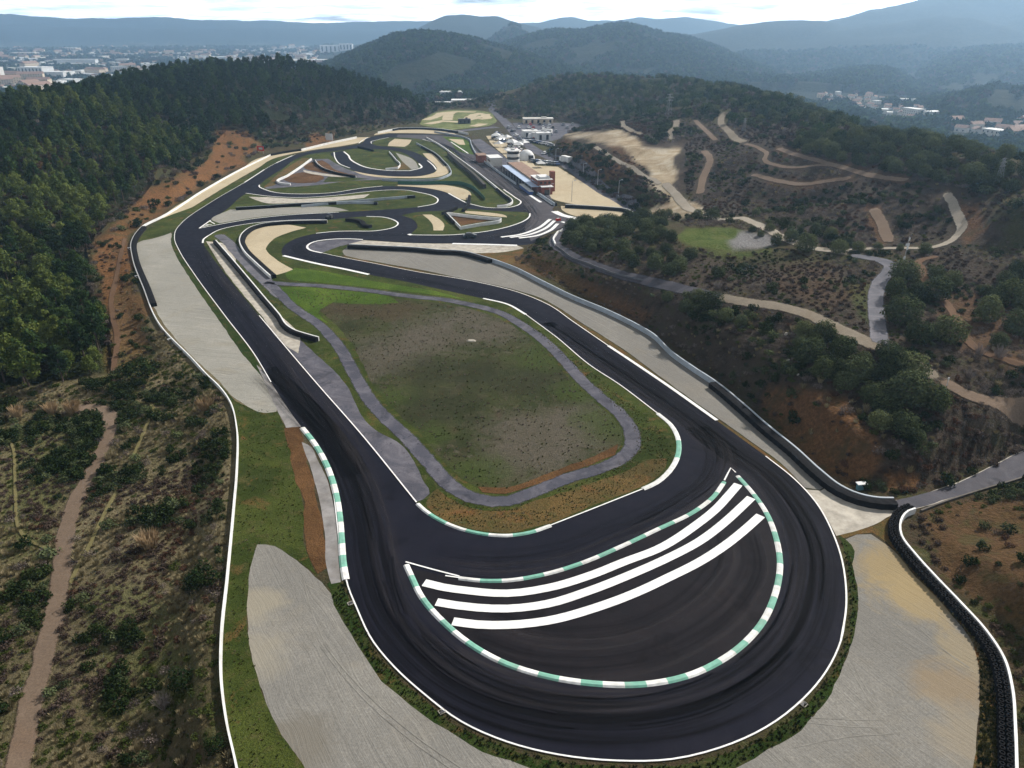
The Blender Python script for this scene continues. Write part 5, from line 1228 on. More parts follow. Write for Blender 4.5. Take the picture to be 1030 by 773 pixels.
# stuff: many plants in one object, copied by a geometry node group
def instancer(name, pts, idx, scl, protos, label):
    me = bpy.data.meshes.new(name)
    me.vertices.add(len(pts)); me.vertices.foreach_set('co', np.asarray(pts, float).ravel())
    for nm, ty, dat in (('pick', 'INT', np.asarray(idx, np.int32)), ('size', 'FLOAT', np.asarray(scl, float)), ('turn', 'FLOAT', RNG.uniform(0, 6.28, len(pts)))):
        a = me.attributes.new(nm, ty, 'POINT'); a.data.foreach_set('value', dat)
    o = bpy.data.objects.new(name, me); COL.objects.link(o)
    tag(o, label, kind='stuff')
    c = bpy.data.collections.new(name + '_kinds')
    for i, m in enumerate(protos):
        q = bpy.data.objects.new('plant_%02d' % i, m); c.objects.link(q)
    ng = bpy.data.node_groups.new(name, 'GeometryNodeTree')
    ng.interface.new_socket('Geometry', in_out='INPUT', socket_type='NodeSocketGeometry'); ng.interface.new_socket('Geometry', in_out='OUTPUT', socket_type='NodeSocketGeometry')
    N = ng.nodes; L = ng.links
    gi, go = N.new('NodeGroupInput'), N.new('NodeGroupOutput')
    ci = N.new('GeometryNodeCollectionInfo'); ci.inputs['Collection'].default_value = c; ci.inputs['Separate Children'].default_value = True; ci.inputs['Reset Children'].default_value = True
    io = N.new('GeometryNodeInstanceOnPoints'); io.inputs['Pick Instance'].default_value = True
    def att(nm, ty):
        q = N.new('GeometryNodeInputNamedAttribute'); q.data_type = ty; q.inputs['Name'].default_value = nm; return q.outputs['Attribute']
    cx = N.new('ShaderNodeCombineXYZ'); L.new(att('turn', 'FLOAT'), cx.inputs[2])
    mp = N.new('GeometryNodeMeshToPoints')
    L.new(gi.outputs[0], mp.inputs[0]); L.new(mp.outputs[0], io.inputs['Points']); L.new(ci.outputs[0], io.inputs['Instance'])
    L.new(att('pick', 'INT'), io.inputs['Instance Index']); L.new(cx.outputs[0], io.inputs['Rotation']); L.new(att('size', 'FLOAT'), io.inputs['Scale'])
    L.new(io.outputs[0], go.inputs[0])
    md = o.modifiers.new('plants', 'NODES'); md.node_group = ng
    return o

# -------- the pine forest on the left hill
def gaps(x, y, z, g):
    f = fbm(x, y, 30, 3, 77)
    px, py, _ = project(x, y, z)
    low = sstep(175, 230, py) * .10                      # thinner towards the foot of the slope
    org = np.zeros(len(x), bool)
    for q in ([(128, 222), (150, 190), (176, 184), (203, 164), (224, 128), (262, 150), (240, 170), (165, 210)], [(92, 240), (132, 232), (132, 300), (110, 330), (100, 300)]):
        org |= inside(px, py, q)
    return (f > .22 + low * .6) & ~org
P_ALL = scatter(FOREST_L, 4.0, 760, seed=5, keep=gaps, clear=1.5)
foot = scatter([(0, 300), (60, 300), (112, 345), (108, 372), (100, 388), (0, 392)], 4.0, 400, seed=6, clear=1.2)
P_ALL = np.concatenate([P_ALL, foot]) if len(foot) else P_ALL
vis = visible(P_ALL, 7)
P_ALL = P_ALL[vis]
P_ALL = P_ALL[np.argsort(-ppm(P_ALL[:, 0], P_ALL[:, 1], P_ALL[:, 2]))]
print('pines', len(P_ALL))
qx, qy, _ = project(P_ALL[:, 0], P_ALL[:, 1], P_ALL[:, 2])
for i in range(min(288, len(P_ALL))):
    x, y, z = P_ALL[i]
    if qx[i] < -60 or qx[i] > 1090 : continue
    br = fbm(x, y, 40, 2, 55)
    k = random.choice([1, 4, 1, 0]) if br > .46 else random.choice([0, 3, 2, 5, 4])
    if qy[i] > 290: lab = 'pine at the foot of the wooded slope beside the dry scrub on the left'
    elif qy[i] > 225: lab = 'pine on the lower wooded slope left of the red earth bank'
    else: lab = 'pine on the upper wooded slope at the left edge'
    pines.put((x, y, z - .2), random.uniform(.55, 1.22), lab, lab.replace('pine', 'pines', 1), k)
far = P_ALL[288:]
far_parts = []
for s, m in ((21, PINE_L[0]), (22, PINE_L[2]), (23, PINE_L[2]), (24, PINE_L[0]), (25, PINE_L[1])):
    tr, cr = pine_parts(s, m, n=330, leaf=.50); far_parts.append(join_np('pine', [(tr, 0), (cr, 1)], [BARK, m]))
bushy = [leaf_mesh([(0, 0, 1.2, 1.7, 1.7, 1.9), (.8, .4, 2.0, 1.0, 1.0, 1.1)], 170, .38, TWIG_D, 31, shell=.2), leaf_mesh([(0, 0, 1.2, 1.6, 1.6, 1.8)], 170, .34, TWIG, 32, shell=.2)]
dk = fbm(far[:, 0], far[:, 1], 60, 2, 56)
fx, fy, _ = project(far[:, 0], far[:, 1], far[:, 2])
pick = np.where(RNG.random(len(far)) < .3, 4, RNG.integers(0, 4, len(far)))
pick = np.where((dk > .42) & (fy > 105) & (fx < 200), np.where(RNG.random(len(far)) < .5, 4, 0), np.where(RNG.random(len(far)) < .85, RNG.integers(1, 4, len(far)), 0))
footz = (fy > 104) & (fx > 265)
pick = np.where(footz & (RNG.random(len(far)) < .8), RNG.integers(5, 7, len(far)), pick)
instancer('pine_forest', far - np.array([0, 0, .3]), pick, RNG.uniform(.6, 1.25, len(far)), far_parts + bushy, 'dark pine forest covering the hill on the left')

# -------- wooded hill beyond the paddock and the nearer far hills
def thin(x, y, z, g): return (fbm(x, y, 35, 3, 91) > .36)
W = scatter([(505, 114), (516, 95), (552, 79), (578, 72), (605, 74), (623, 79), (647, 74), (670, 71), (697, 75), (736, 79), (770, 84), (795, 94), (833, 111), (862, 130), (840, 146), (800, 142), (760, 130), (700, 118), (660, 118), (620, 118), (590, 122), (560, 118), (530, 119)], 4.2, 800, seed=8, keep=thin, clear=2)
W = W[visible(W, 5)]
mixw = np.where(fbm(W[:, 0], W[:, 1], 45, 2, 61) > .5, RNG.integers(0, 4, len(W)), RNG.integers(2, 6, len(W)))
rnd = [leaf_mesh([(0, 0, 2.6, 2.4, 2.4, 2.2), (1.2, .4, 3.6, 1.5, 1.5, 1.3), (-1.1, -.6, 3.3, 1.6, 1.6, 1.3), (.2, -1.2, 2.6, 1.5, 1.5, 1.4)], 260, .42, m_, 44 + i_, shell=.5) for i_, m_ in enumerate((PINE_L[2], OAK_L[0], PINE_L[0], OAK_L[1]))]
instancer('wooded_hill', W - np.array([0, 0, .3]), mixw, RNG.uniform(.55, 1.05, len(W)), rnd + bushy, 'mixed pine and bare wood on the hill beyond the paddock')
g = np.random.default_rng(15)
n = 75000
rr_ = np.sqrt(g.uniform(430 ** 2, 2300 ** 2, n)); aa_ = g.uniform(R(-14), R(40), n)
x, y = rr_ * np.sin(aa_), rr_ * np.cos(aa_); z = hq(x, y)
ok = (((z > -33) & (rr_ > 800)) | ((x > 120) & (z < -6) & (fbm(x, y, 120, 3, 23) > .44))) & (g.random(n) < np.clip(1.4 - rr_ / 2300, .25, 1)) & (fbm(x, y, 70, 3, 19) > .38)
FW = np.column_stack([x, y, z])[ok]; FW = FW[visible(FW, 6, 3)]
print('far wood', len(FW), 'hill wood', len(W), 'far pines', len(far))
lump = [leaf_mesh([(0, 0, 2.6, 2.8, 2.8, 2.6), (1.6, .5, 3.6, 1.7, 1.7, 1.6), (-1.4, -.7, 3.4, 1.8, 1.8, 1.5)], 60, 1.25, PINE_L[2], 41, shell=.5), leaf_mesh([(0, 0, 2.6, 2.6, 2.6, 2.9), (-1.2, .8, 3.6, 1.5, 1.5, 1.5)], 60, 1.2, PINE_L[0], 42, shell=.5), leaf_mesh([(0, 0, 2.2, 2.6, 2.6, 2.4)], 50, 1.2, TWIG_D, 43, shell=.4)]
instancer('far_wood', FW - np.array([0, 0, .8]), np.where(g.random(len(FW)) < .2, 2, g.integers(0, 2, len(FW))), g.uniform(.9, 2.0, len(FW)), lump, 'woods on the far hills')

n = 17000
rr_ = g.uniform(850, 4200, n); aa_ = g.uniform(R(-44), R(-1), n)
x, y = rr_ * np.sin(aa_), rr_ * np.cos(aa_); z = hq(x, y)
ok = (z < -30) & (fbm(x, y, 150, 3, 29) > .45)
PT_ = np.column_stack([x, y, z])[ok]; PT_ = PT_[visible(PT_, 6, 3)]
print('plain trees', len(PT_))
instancer('plain_trees', PT_ - np.array([0, 0, .8]), np.where(g.random(len(PT_)) < .35, 2, g.integers(0, 2, len(PT_))), g.uniform(.9, 1.8, len(PT_)) * (1 + np.hypot(PT_[:, 0], PT_[:, 1]) / 4000), lump, 'trees between the houses of the far plain')

# -------- holm oaks on the right
count_oak = 0
def oak(px, py, wpx, label, group, k=None):
    global count_oak
    x, y, z = gpt(px, py + wpx * .22)
    s = max(.35, wpx / ppm(x, y, z) / 4.5)
    oaks.put((x, y, z - .25), s, label, group, k); count_oak += 1
OAKS = [
 ('holm oak between the branch road and the red path', [(909, 277, 28), (899, 295, 22), (906, 317, 34), (921, 299, 20), (939, 296, 28), (957, 285, 18), (941, 276, 16), (923, 339, 26), (952, 337, 32)]),
 ('holm oak right of the red path near the right edge', [(992, 317, 28), (1016, 300, 34), (1000, 301, 18), (1022, 330, 30), (1026, 275, 22), (1004, 345, 18), (1012, 284, 20), (990, 296, 14), (1030, 308, 26)]),
 ('holm oak in the clump just below the gravel road junction', [(808, 334, 20), (814, 357, 30), (820, 344, 16), (828, 335, 22), (837, 368, 24), (846, 354, 26), (861, 376, 30), (891, 356, 22), (896, 370, 30), (914, 371, 34), (887, 382, 22), (826, 375, 22), (850, 385, 22), (805, 345, 16), (868, 362, 16)]),
 ('large dark holm oak above the orange bank by the access road', [(937, 403, 32), (911, 399, 40), (891, 410, 30), (906, 428, 30), (878, 398, 26), (884, 425, 24), (920, 440, 20)]),
 ('round dark oak along the pale track behind the grass oval', [(810, 248, 22), (795, 240, 15), (780, 244, 13), (835, 236, 13), (820, 230, 10), (843, 251, 18), (774, 230, 10), (715, 218, 14), (664, 218, 14), (672, 217, 10), (645, 215, 11), (702, 217, 11), (760, 215, 9), (883, 248, 9), (905, 250, 8), (757, 231, 7), (853, 243, 10), (863, 250, 12), (930, 252, 14), (765, 236, 8)]),
 ('small oak on the dark bank below the upper road', [(702, 298, 15), (714, 306, 22), (681.6, 270, 16), (694, 257, 14), (722, 276, 14), (690, 310, 16), (730, 318, 16), (671, 300, 12), (745, 325, 14)]),
]
for lab, lst in OAKS:
    for a in lst: oak(*a, lab, lab.replace('large ', 'large ').replace('oak', 'oaks', 1))
cl = scatter([(566, 240), (574, 228), (592, 220), (612, 216), (626, 222), (652, 218), (668, 226), (675, 240), (690, 262), (690, 276), (662, 278), (630, 270), (600, 256), (580, 250)], 3.4, 400, seed=12, clear=.5)
cl = cl[visible(cl, 2)]
for x, y, z in cl[:75]: oaks.put((x, y, z - .3), random.uniform(.55, 1.0), 'dark holm oak in the dense clump inside the bend of the upper road', 'holm oaks inside the bend of the upper road', random.choice([0, 2, 4])); count_oak += 1
cl = scatter([(800, 142), (830, 139), (862, 135), (900, 138), (950, 147), (1000, 159), (1035, 166), (1035, 196), (990, 190), (930, 183), (880, 172), (838, 162), (806, 154)], 4.4, 420, seed=13, clear=1.0)
cl = cl[visible(cl, 3)]
cl = cl[np.random.default_rng(4).permutation(len(cl))]
for x, y, z in cl[:165]: oaks.put((x, y, z - .3), random.uniform(.75, 1.25), 'evergreen oak in the belt along the crest of the right-hand ridge', 'evergreen oaks along the right-hand ridge'); count_oak += 1
print('oaks', count_oak, len(cl))
pines.finish(); oaks.finish()

# -------- scrub: ground cover nobody could count
def tuft(seed, mat, n=60, r=.5, h=.8, w=.05):
    g = random.Random(seed); mb = MB()
    for i in range(n):
        a = g.uniform(0, 6.28); q = g.random() ** .6 * r; l = h * g.uniform(.6, 1.1); o = g.uniform(.1, .55) * l
        x, y = math.cos(a) * q * .4, math.sin(a) * q * .4; b = a + g.uniform(-.5, .5)
        tx, ty = x + math.cos(b) * o, y + math.sin(b) * o; px_, py_ = -math.sin(b) * w, math.cos(b) * w
        mb.add([(x - px_, y - py_, 0), (x + px_, y + py_, 0), (tx * .7 + x * .3 + px_, ty * .7 + y * .3 + py_, l * .75), (tx, ty, l), (tx * .7 + x * .3 - px_, ty * .7 + y * .3 - py_, l * .75)], [(0, 1, 2, 3, 4)])
    return mb.mesh('tuft', mat)
def bush(seed, mat, r=1.0, h=1.0, n=150, leaf=.14, shell=.45):
    g = random.Random(seed); bl = [(0, 0, h * .4, r * .7, r * .7, h * .5)]
    for i in range(5): a = g.uniform(0, 6.28); bl.append((math.cos(a) * r * .55, math.sin(a) * r * .55, h * g.uniform(.25, .65), r * .45, r * .45, h * .35))
    return leaf_mesh(bl, n, leaf, mat, seed, shell=max(shell, .6), rnd=.55)
SCRUB = [bush(51, WEED_D, 1.1, 1.3, 230, .15), bush(52, TWIG_D, 1.0, 1.0, 200, .13), bush(53, TWIG, .9, .9, 190, .10), bush(54, HEATH, .8, .7, 170, .11), bush(55, WEED, .9, .6, 190, .13), tuft(56, STRAW, 90, .8, .8, .035), tuft(57, STRAW, 60, .6, .55, .03),
         bush(58, OAK_L[0], 1.0, 1.1, 230, .14), bush(59, WEED, .7, .35, 150, .12)]
def scrubber(name, poly, spacing, rmax, seed, w, label, smin=.5, smax=1.3, keep=None, clump=.15, clear=.25):
    p = scatter(poly, spacing, rmax, seed=seed, keep=keep, clear=clear, edge=-.25)
    p = p[visible(p, 1.0)]
    n = len(p); g = np.random.default_rng(seed)
    f1 = fbm(p[:, 0], p[:, 1], 9, 3, seed + 1); f2 = fbm(p[:, 0], p[:, 1], 16, 3, seed + 2); f3 = fbm(p[:, 0], p[:, 1], 22, 3, seed + 3)
    sc = np.array(w, float)[None, :] * np.ones((n, 1))
    dark, dry, green = np.exp((f1 - .5) * 24), np.exp((f2 - .5) * 16), np.exp((f3 - .5) * 16)
    for k, m in ((0, dark), (7, dark), (1, 1 / dry), (2, dry), (3, 1 / green), (4, green), (8, green), (5, dry), (6, dry)): sc[:, k] *= m
    sc = np.cumsum(sc, 1); sc /= sc[:, -1:]
    pick = (g.random((n, 1)) > sc).sum(1)
    pick = np.clip(pick, 0, len(SCRUB) - 1)
    print(name, n)
    big_ = np.where((pick == 0) | (pick == 7), 1 + np.clip((f1 - .45) * 3.5, -.3, clump), 1.0)
    return instancer(name, p - np.array([0, 0, .08]), pick, g.uniform(smin, smax, n) * (1 + (f2 - .5) * .8) * big_, SCRUB, label)
scrubber('scrub', [(0, 392), (105, 385), (150, 345), (160, 332), (206, 382), (226, 404), (231, 440), (231, 500), (222, 580), (216, 640), (216, 680), (226, 740), (238, 800), (235, 840), (-160, 840), (-160, 395)], .74, 190, 71,
         (.6, .30, .9, .15, .35, 3.4, 4.0, .3, .8), 'dry scrub and brambles on the slope left of the white wall', .3, 1.05, clump=.3)
scrubber('scrub', [(112, 372), (100, 300), (95, 245), (125, 236), (139, 292), (157, 330), (150, 350)], 1.5, 300, 72, (.8, 1.0, 1.0, .8, .6, 1.0, 1.0, .4, .6), 'scrub on the red bank beside the left wall', .4, 1.1)
def nooval(x, y, z, g):
    px, py, _ = project(x, y, z)
    return ~inside(px, py, [(677, 240), (690, 229), (720, 227), (750, 229), (778, 240), (778, 250), (750, 254), (715, 254), (690, 249)])
def rbank(x, y, z, g):
    px, py, _ = project(x, y, z); o = np.zeros(len(x), bool)
    for q in ([(775, 396), (808, 388), (850, 402), (882, 442), (886, 470), (862, 486), (820, 464), (790, 438)], [(888, 474), (925, 478), (922, 491), (893, 494)], [(935, 524), (985, 508), (1030, 514), (1030, 640), (985, 600), (950, 572)], [(540, 260), (575, 274), (620, 299), (640, 320), (580, 294)]): o |= inside(px, py, q)
    return nooval(x, y, z, g) & (~o | (g.random(len(x)) < .25))
scrubber('scrub', [(517, 262), (545, 240), (570, 230), (680, 240), (780, 250), (900, 255), (1040, 240), (1180, 230), (1180, 410), (1040, 452), (948, 488), (905, 499), (872, 492), (848, 482), (804, 446), (776, 424), (723, 379), (678, 349), (660, 333), (640, 321), (577, 293)], 1.1, 260, 73,
         (.4, 2.2, 2.4, .2, .4, .2, .9, .5, .7), 'dark scrub on the bank and slopes right of the track', .35, .95, rbank, clear=.6)
scrubber('scrub', [(916, 528), (950, 508), (1035, 484), (1190, 440), (1260, 850), (1060, 850), (1032, 740), (1026, 690), (1016, 658), (998, 629), (947, 575)], 1.0, 140, 74, (1.0, 1.3, .6, 1.2, .4, .5, .8, .8, .5), 'scrub on the earth bank in the lower right corner', .35, 1.0, rbank)
scrubber('bare_scrub', [(560, 142), (650, 205), (690, 228), (780, 238), (860, 255), (950, 240), (1040, 220), (1040, 196), (940, 184), (840, 165), (800, 140), (740, 116), (700, 108), (640, 120), (690, 140), (690, 200), (660, 185), (640, 160), (600, 148)], 1.5, 480, 75,
         (.2, 2.2, 3.0, .5, .15, .2, .6, .3, .2), 'grey bare thicket on the slopes between the dirt tracks', .6, 1.25, clear=1.3)
scrubber('scrub', [(545, 158), (566, 142), (600, 150), (650, 180), (672, 200), (660, 220), (642, 214), (600, 190)], 1.8, 480, 76, (1.6, 1.6, 1.3, .8, .3, .1, .4, 1.2, .2), 'dark bushes on the cut slope beside the paddock', .8, 1.8)

scrubber('scrub', [(830, 104), (862, 108), (900, 110), (950, 112), (1000, 120), (1045, 130), (1045, 225), (1000, 200), (940, 186), (870, 172), (800, 150), (760, 128), (700, 108), (760, 90)], 3.0, 520, 77, (2.2, 1.4, .6, .3, .6, .1, .2, 2.2, .3), 'dense evergreen scrub over the right-hand ridge', 1.0, 1.9, clear=1.3)
scrubber('undergrowth', [(-20, 100), (60, 92), (200, 110), (262, 120), (330, 126), (400, 121), (424, 122), (380, 132), (304, 146), (262, 152), (205, 188), (134, 231), (92, 240), (100, 300), (112, 350), (60, 390), (-60, 395), (-60, 200)], 2.6, 560, 78, (1.5, 1.8, 1.2, .8, .7, .1, .2, 1.2, .3), 'dark undergrowth beneath the pines', .9, 2.0, lambda x, y, z, g: (lambda q: ~(inside(q[0], q[1], [(136, 215), (150, 192), (176, 187), (205, 166), (222, 138), (228, 130), (262, 150), (240, 166), (200, 186)]) & (g.random(len(x)) > .12)))(project(x, y, z)))
scrubber('scrub', [(690, 292), (780, 305), (850, 330), (890, 350), (950, 386), (1040, 418), (1040, 452), (948, 490), (905, 499), (872, 492), (800, 430), (740, 370), (690, 330)], 1.3, 260, 79, (2.0, 1.3, .8, .5, .5, .4, .5, 1.8, .5), 'dark bushes on the bank above the right barrier', .6, 1.3, rbank, clear=.8)

scrubber('bare_scrub', [(536, 118), (570, 116), (620, 118), (665, 116), (690, 140), (660, 146), (640, 138), (612, 130), (566, 135), (590, 128), (580, 122)], 2.0, 700, 80, (.8, 1.8, 2.2, .5, .3, .2, .5, 1.0, .2), 'grey thicket above the excavated hillside', 1.0, 2.0)
scrubber('scrub', [(400, 96), (430, 92), (520, 95), (524, 121), (508, 119), (492, 109), (470, 109), (440, 111), (425, 119), (405, 118)], 3.2, 1000, 81, (1.5, 1.4, 1.6, .3, .7, .1, .4, 1.5, .3), 'bushes round the motocross field', 1.2, 2.6)

def flat_scatter(name, px, n, protos, smin, smax, z, label, seed, thr=.0, scale=8):
    g = np.random.default_rng(seed); a = np.array(PX(px))
    x = g.uniform(a[:, 0].min(), a[:, 0].max(), n * 4); y = g.uniform(a[:, 1].min(), a[:, 1].max(), n * 4)
    ok = inside(x, y, [tuple(q) for q in a]) & (fbm(x, y, scale, 3, seed) > thr)
    x, y = x[ok][:n], y[ok][:n]
    f = fbm(x, y, scale * 1.6, 3, seed + 5); k = np.clip(((f - .25) * 2 + g.normal(size=len(x)) * .18) * len(protos), 0, len(protos) - 1).astype(int)
    print(name, len(x))
    return instancer(name, np.column_stack([x, y, np.full(len(x), z)]), k, g.uniform(smin, smax, len(x)), protos, label)
GR = [tuft(91, WEED, 26, .30, .22, .035), tuft(92, WEED_D, 26, .30, .22, .035), tuft(93, mat_leaf('olive_grass', (.05, .055, .015), (.11, .10, .04), .15), 26, .32, .22, .035), tuft(94, STRAW, 24, .3, .24, .03)]
PALE = mat_leaf('pale_straw', (.14, .12, .09), (.26, .225, .18), .2)
MO = [tuft(95, WEED, 26, .35, .22, .035), tuft(92, TWIG, 30, .45, .24, .03), tuft(96, PALE, 30, .4, .24, .03), tuft(97, STRAW, 24, .35, .24, .03), tuft(98, PALE, 30, .5, .28, .03), tuft(99, TWIG, 30, .45, .26, .03), tuft(100, WEED, 26, .35, .22, .035)]
flat_scatter('meadow_tufts', [(284, 292), (320, 292), (371, 298), (400, 302), (447, 307), (498, 320), (524, 335), (546, 353), (563, 371), (577, 387), (600, 408), (618, 424), (625, 440), (620, 451), (600, 461), (560, 475), (531, 486), (508, 493), (480, 489), (464, 480), (440, 455), (420, 432), (398, 412), (380, 392), (366, 368), (352, 342), (331, 320), (305, 303)], 1800, MO, .35, .8, .06, 'rough dry and green grass tufts on the infield meadow', 61, .33, 6)
flat_scatter('verge_tufts', [(346, 584), (353, 600), (363, 625), (376, 652), (394, 676), (425, 702), (463, 731), (509, 752), (562, 766), (620, 772), (678, 770), (727, 759), (771, 739), (810, 709), (833, 681), (849, 648), (855, 612), (853, 580), (846, 545), (851, 543), (858, 575), (863, 604), (859, 638), (847, 672), (830, 706), (804, 734), (772, 754), (744, 769), (690, 786), (625, 789), (570, 782), (512, 765), (463, 742), (426, 717), (402, 698), (379, 676), (359, 644), (345, 622), (333, 600)], 5500, GR[:3], .35, .75, .02, 'short dark grass on the verge round the hairpin', 62, .2, 3)
flat_scatter('verge_tufts', [(238, 405), (252, 411), (279, 415), (288, 431), (295, 473), (305, 511), (305, 546), (268, 547), (258, 548), (251, 575), (248.5, 615), (251, 650), (263, 695), (283, 740), (303, 767), (320, 810), (250, 810), (240, 772), (229, 722), (224, 679), (224, 641), (230, 580), (236, 511), (240, 468), (240, 430)], 1000, [GR[0], GR[2], GR[0], GR[3]], .3, .6, .015, 'short grass beside the left wall', 63, .3, 5)
flat_scatter('verge_tufts', [(900, 540), (921, 560), (941, 585), (965, 612), (988, 639), (1003, 664), (1012, 692), (1014, 730), (1014, 790), (982, 790), (986, 720), (986, 675), (980, 648), (957, 616), (921, 578)], 2500, [GR[2], GR[3], GR[1], GR[2]], .5, 1.0, .015, 'dry grass beside the tyre stacks', 64, .25, 4)
flat_scatter('verge_tufts', [(436, 497), (430, 506), (441, 518), (466, 529), (490, 534), (530, 532), (554, 524), (600, 506), (644, 488), (662, 478), (672, 466), (676, 452), (668, 437), (640, 412), (600, 378), (560, 346), (530, 324), (505, 312), (530, 327), (560, 354), (608, 400), (630, 420), (641, 440), (638, 455), (625, 467), (600, 480), (540, 501), (510, 512), (475, 510), (450, 498)], 3000, [GR[0], GR[2], GR[2], GR[3]], .3, .65, .06, 'mixed short grass between the service road and the track', 65, .3, 4)

# -------- single plants that stand out
reed = tuft(81, STRAW_O, 260, 1.5, 2.0, .05)
first = None
for px, py, s, lab in ((18, 419, 1.1, 'orange dry reed clump at the left edge beside the forest'), (52, 416, 1.1, 'orange dry reed clump at the top of the scrub path, leftmost of a pair'), (74, 416, 1.3, 'broad orange reed clump where the dirt path turns'), (150, 551, 1.25, 'dry reed clump in the middle of the left scrub'), (207, 413, 1.2, 'dry reed clump beside the bend of the left wall')):
    x, y, z = gpt(px, py)
    if first is None: first = o = bpy.data.objects.new('reed_clump', reed)
    else: o = first.copy()
    COL.objects.link(o); o.location = (x, y, z - .1); o.scale = (s, s, s); o.rotation_euler = (0, 0, random.uniform(0, 6)); tag(o, lab, 'reed clump', 'dry reed clumps on the left slope')
shr = bush(82, WEED_D, 1.7, 2.4, 620, .15)
first = None
for px, py, s, lab in ((212, 483, .8, 'dark shrub right beside the left wall, upper one'), (206, 585, 1.3, 'large black-green shrub left of the wall at mid height'), (193, 592, 1.0, 'dark shrub leaning on the large shrub by the wall'), (131, 632, .75, 'small dark shrub in the middle of the left scrub'), (185, 688, 1.0, 'dark shrub near the wall in the lower left'), (63, 458, .9, 'dark green shrub beside the curve of the dirt path'), (216, 752, .7, 'fresh green shrub near the foot of the left wall'), (140, 380, 2.2, 'big dark thicket at the edge of the forest above the scrub'), (118, 395, 1.3, 'dark shrub above the narrow dry path'), (95, 392, 1.5, 'dark shrub under the pines above the path bend')):
    x, y, z = gpt(px, py)
    if first is None: first = o = bpy.data.objects.new('shrub', shr)
    else: o = first.copy()
    COL.objects.link(o); o.location = (x, y, z - .1); o.scale = (s, s, s * .8); o.rotation_euler = (0, 0, random.uniform(0, 6)); tag(o, lab, 'shrub', 'dark shrubs on the left slope')
bare = MB(); gg = random.Random(5)
for i in range(70):
    a = gg.uniform(0, 6.28); l = gg.uniform(1.2, 2.6); q = gg.uniform(.1, .9)
    b = (math.cos(a) * q * .5, math.sin(a) * q * .5, 0); e = (math.cos(a) * q * 1.9, math.sin(a) * q * 1.9, l)
    bare.bar(b, e, .03, 3, .012)
    for k in range(3):
        f = gg.uniform(.4, .9); m_ = [b[j] + (e[j] - b[j]) * f for j in range(3)]
        bare.bar(m_, (m_[0] + gg.uniform(-.5, .5), m_[1] + gg.uniform(-.5, .5), m_[2] + gg.uniform(.2, .6)), .015, 3, .008)
bm_ = bare.mesh('bare_shrub', mat_plain('bare_branches', (.20, .17, .155), .9, .3, 3))
first = None
for px, py, s, lab in ((985, 357, .8, 'pale leafless shrub beside the end of the red path'), (1005, 360, .95, 'pale leafless shrub at the right edge, biggest of the bare ones'), (975, 380, .6, 'pale leafless shrub below the red path'), (722, 291, .8, 'pale leafless shrub standing beside the gravel road'), (165, 712, .8, 'grey leafless shrub in the lower left scrub')):
    x, y, z = gpt(px, py)
    if first is None: first = o = bpy.data.objects.new('bare_shrub', bm_)
    else: o = first.copy()
    COL.objects.link(o); o.location = (x, y, z - .1); o.scale = (s, s, s); tag(o, lab, 'bare shrub', 'leafless shrubs')
# ------------------------------------------------------------------ buildings and small things
BRICK = mat_plain('red_brick', (.22, .08, .055), .85, .25, .8)
ROOFB = mat_plain('brown_roof', (.23, .15, .11), .85, .3, .5)
ROOFW = mat_plain('white_roof', (.60, .60, .59), .7, .15, .4)
PLAS = mat_plain('pale_render', (.54, .52, .48), .85, .15, .5)
PLAS2 = mat_plain('cream_render', (.55, .45, .33), .85, .2, .5)
TILE = mat_plain('red_tiles', (.24, .15, .11), .85, .3, .5)
GLASSD = mat_plain('dark_glass', (.02, .025, .03), .15, .2, 1, spec=.6)
CANOPY = mat_plain('blue_canopy', (.36, .44, .58), .55, .15, .5)
BLUE = mat_plain('blue_paint', (.05, .10, .28), .5, .2, 1)
REDP = mat_plain('red_panel', (.55, .035, .025), .5, .15, 1)
DARKM = mat_plain('dark_metal', (.05, .05, .055), .5, .2, 2)
A0, B0 = Vector(P(541, 196.5)), Vector(P(505, 169.5))
PU = (B0 - A0).normalized(); PRZ = math.atan2(-PU.x, PU.y)
def pit(x, y): return (A0.x + PU.y * x + PU.x * y, A0.y - PU.x * x + PU.y * y)

r = empty('pit_building', (*pit(-.6, 3), .03), PRZ, label='red brick block with white flat roofs and a square chimney tower beside the pit lane', cat='building')
m = MB(); m.box((6.5, 7.5, 3.4), (9, 15, 6.8)); m.build('wall', BRICK, r)
m = MB(); m.box((6.5, 7.5, 6.95), (9.5, 15.5, .3)); m.box((7, 6, 7.6), (6, 8, 1.0)); m.build('roof', ROOFW, r)
m = MB(); m.box((6.5, -2.2, 1.9), (6.5, 4.4, 3.8)); w_ = m.build('annex', BRICK, r)
m = MB(); m.box((6.6, -2.4, 4.0), (7.4, 5.2, .35)); m.build('canopy', ROOFW, w_)
m = MB(); m.box((12.4, 5, 5.2), (2.8, 3.4, 10.4), taper=.96); m.build('tower', BRICK, r)
for yy in (2, 5.2, 8.4, 11.6):
    m = MB(); m.box((1.97, yy, 4.9), (.12, 1.9, 1.3)); m.build('window', GLASSD, r)
for xx in (4.0, 6.6, 9.2):
    m = MB(); m.box((xx, -.03, 5.4), (1.5, .12, 1.2)); m.build('window', GLASSD, r)
m = MB(); m.box((6.5, -4.43, 1.3), (3.2, .12, 2.4)); m.build('door', GLASSD, r)
r.scale = (.66, .72, .74)
r = empty('pit_garages', (*pit(0, 36), .03), PRZ, label='low row of pit garages under a brown roof between red block and tower', cat='garage')
m = MB(); m.box((6.2, 0, 2.1), (8, 41.6, 4.2)); m.build('wall', PLAS2, r)
m = MB(); m.box((6.2, 0, 4.35), (8.8, 42, .3)); m.build('roof', ROOFB, r)
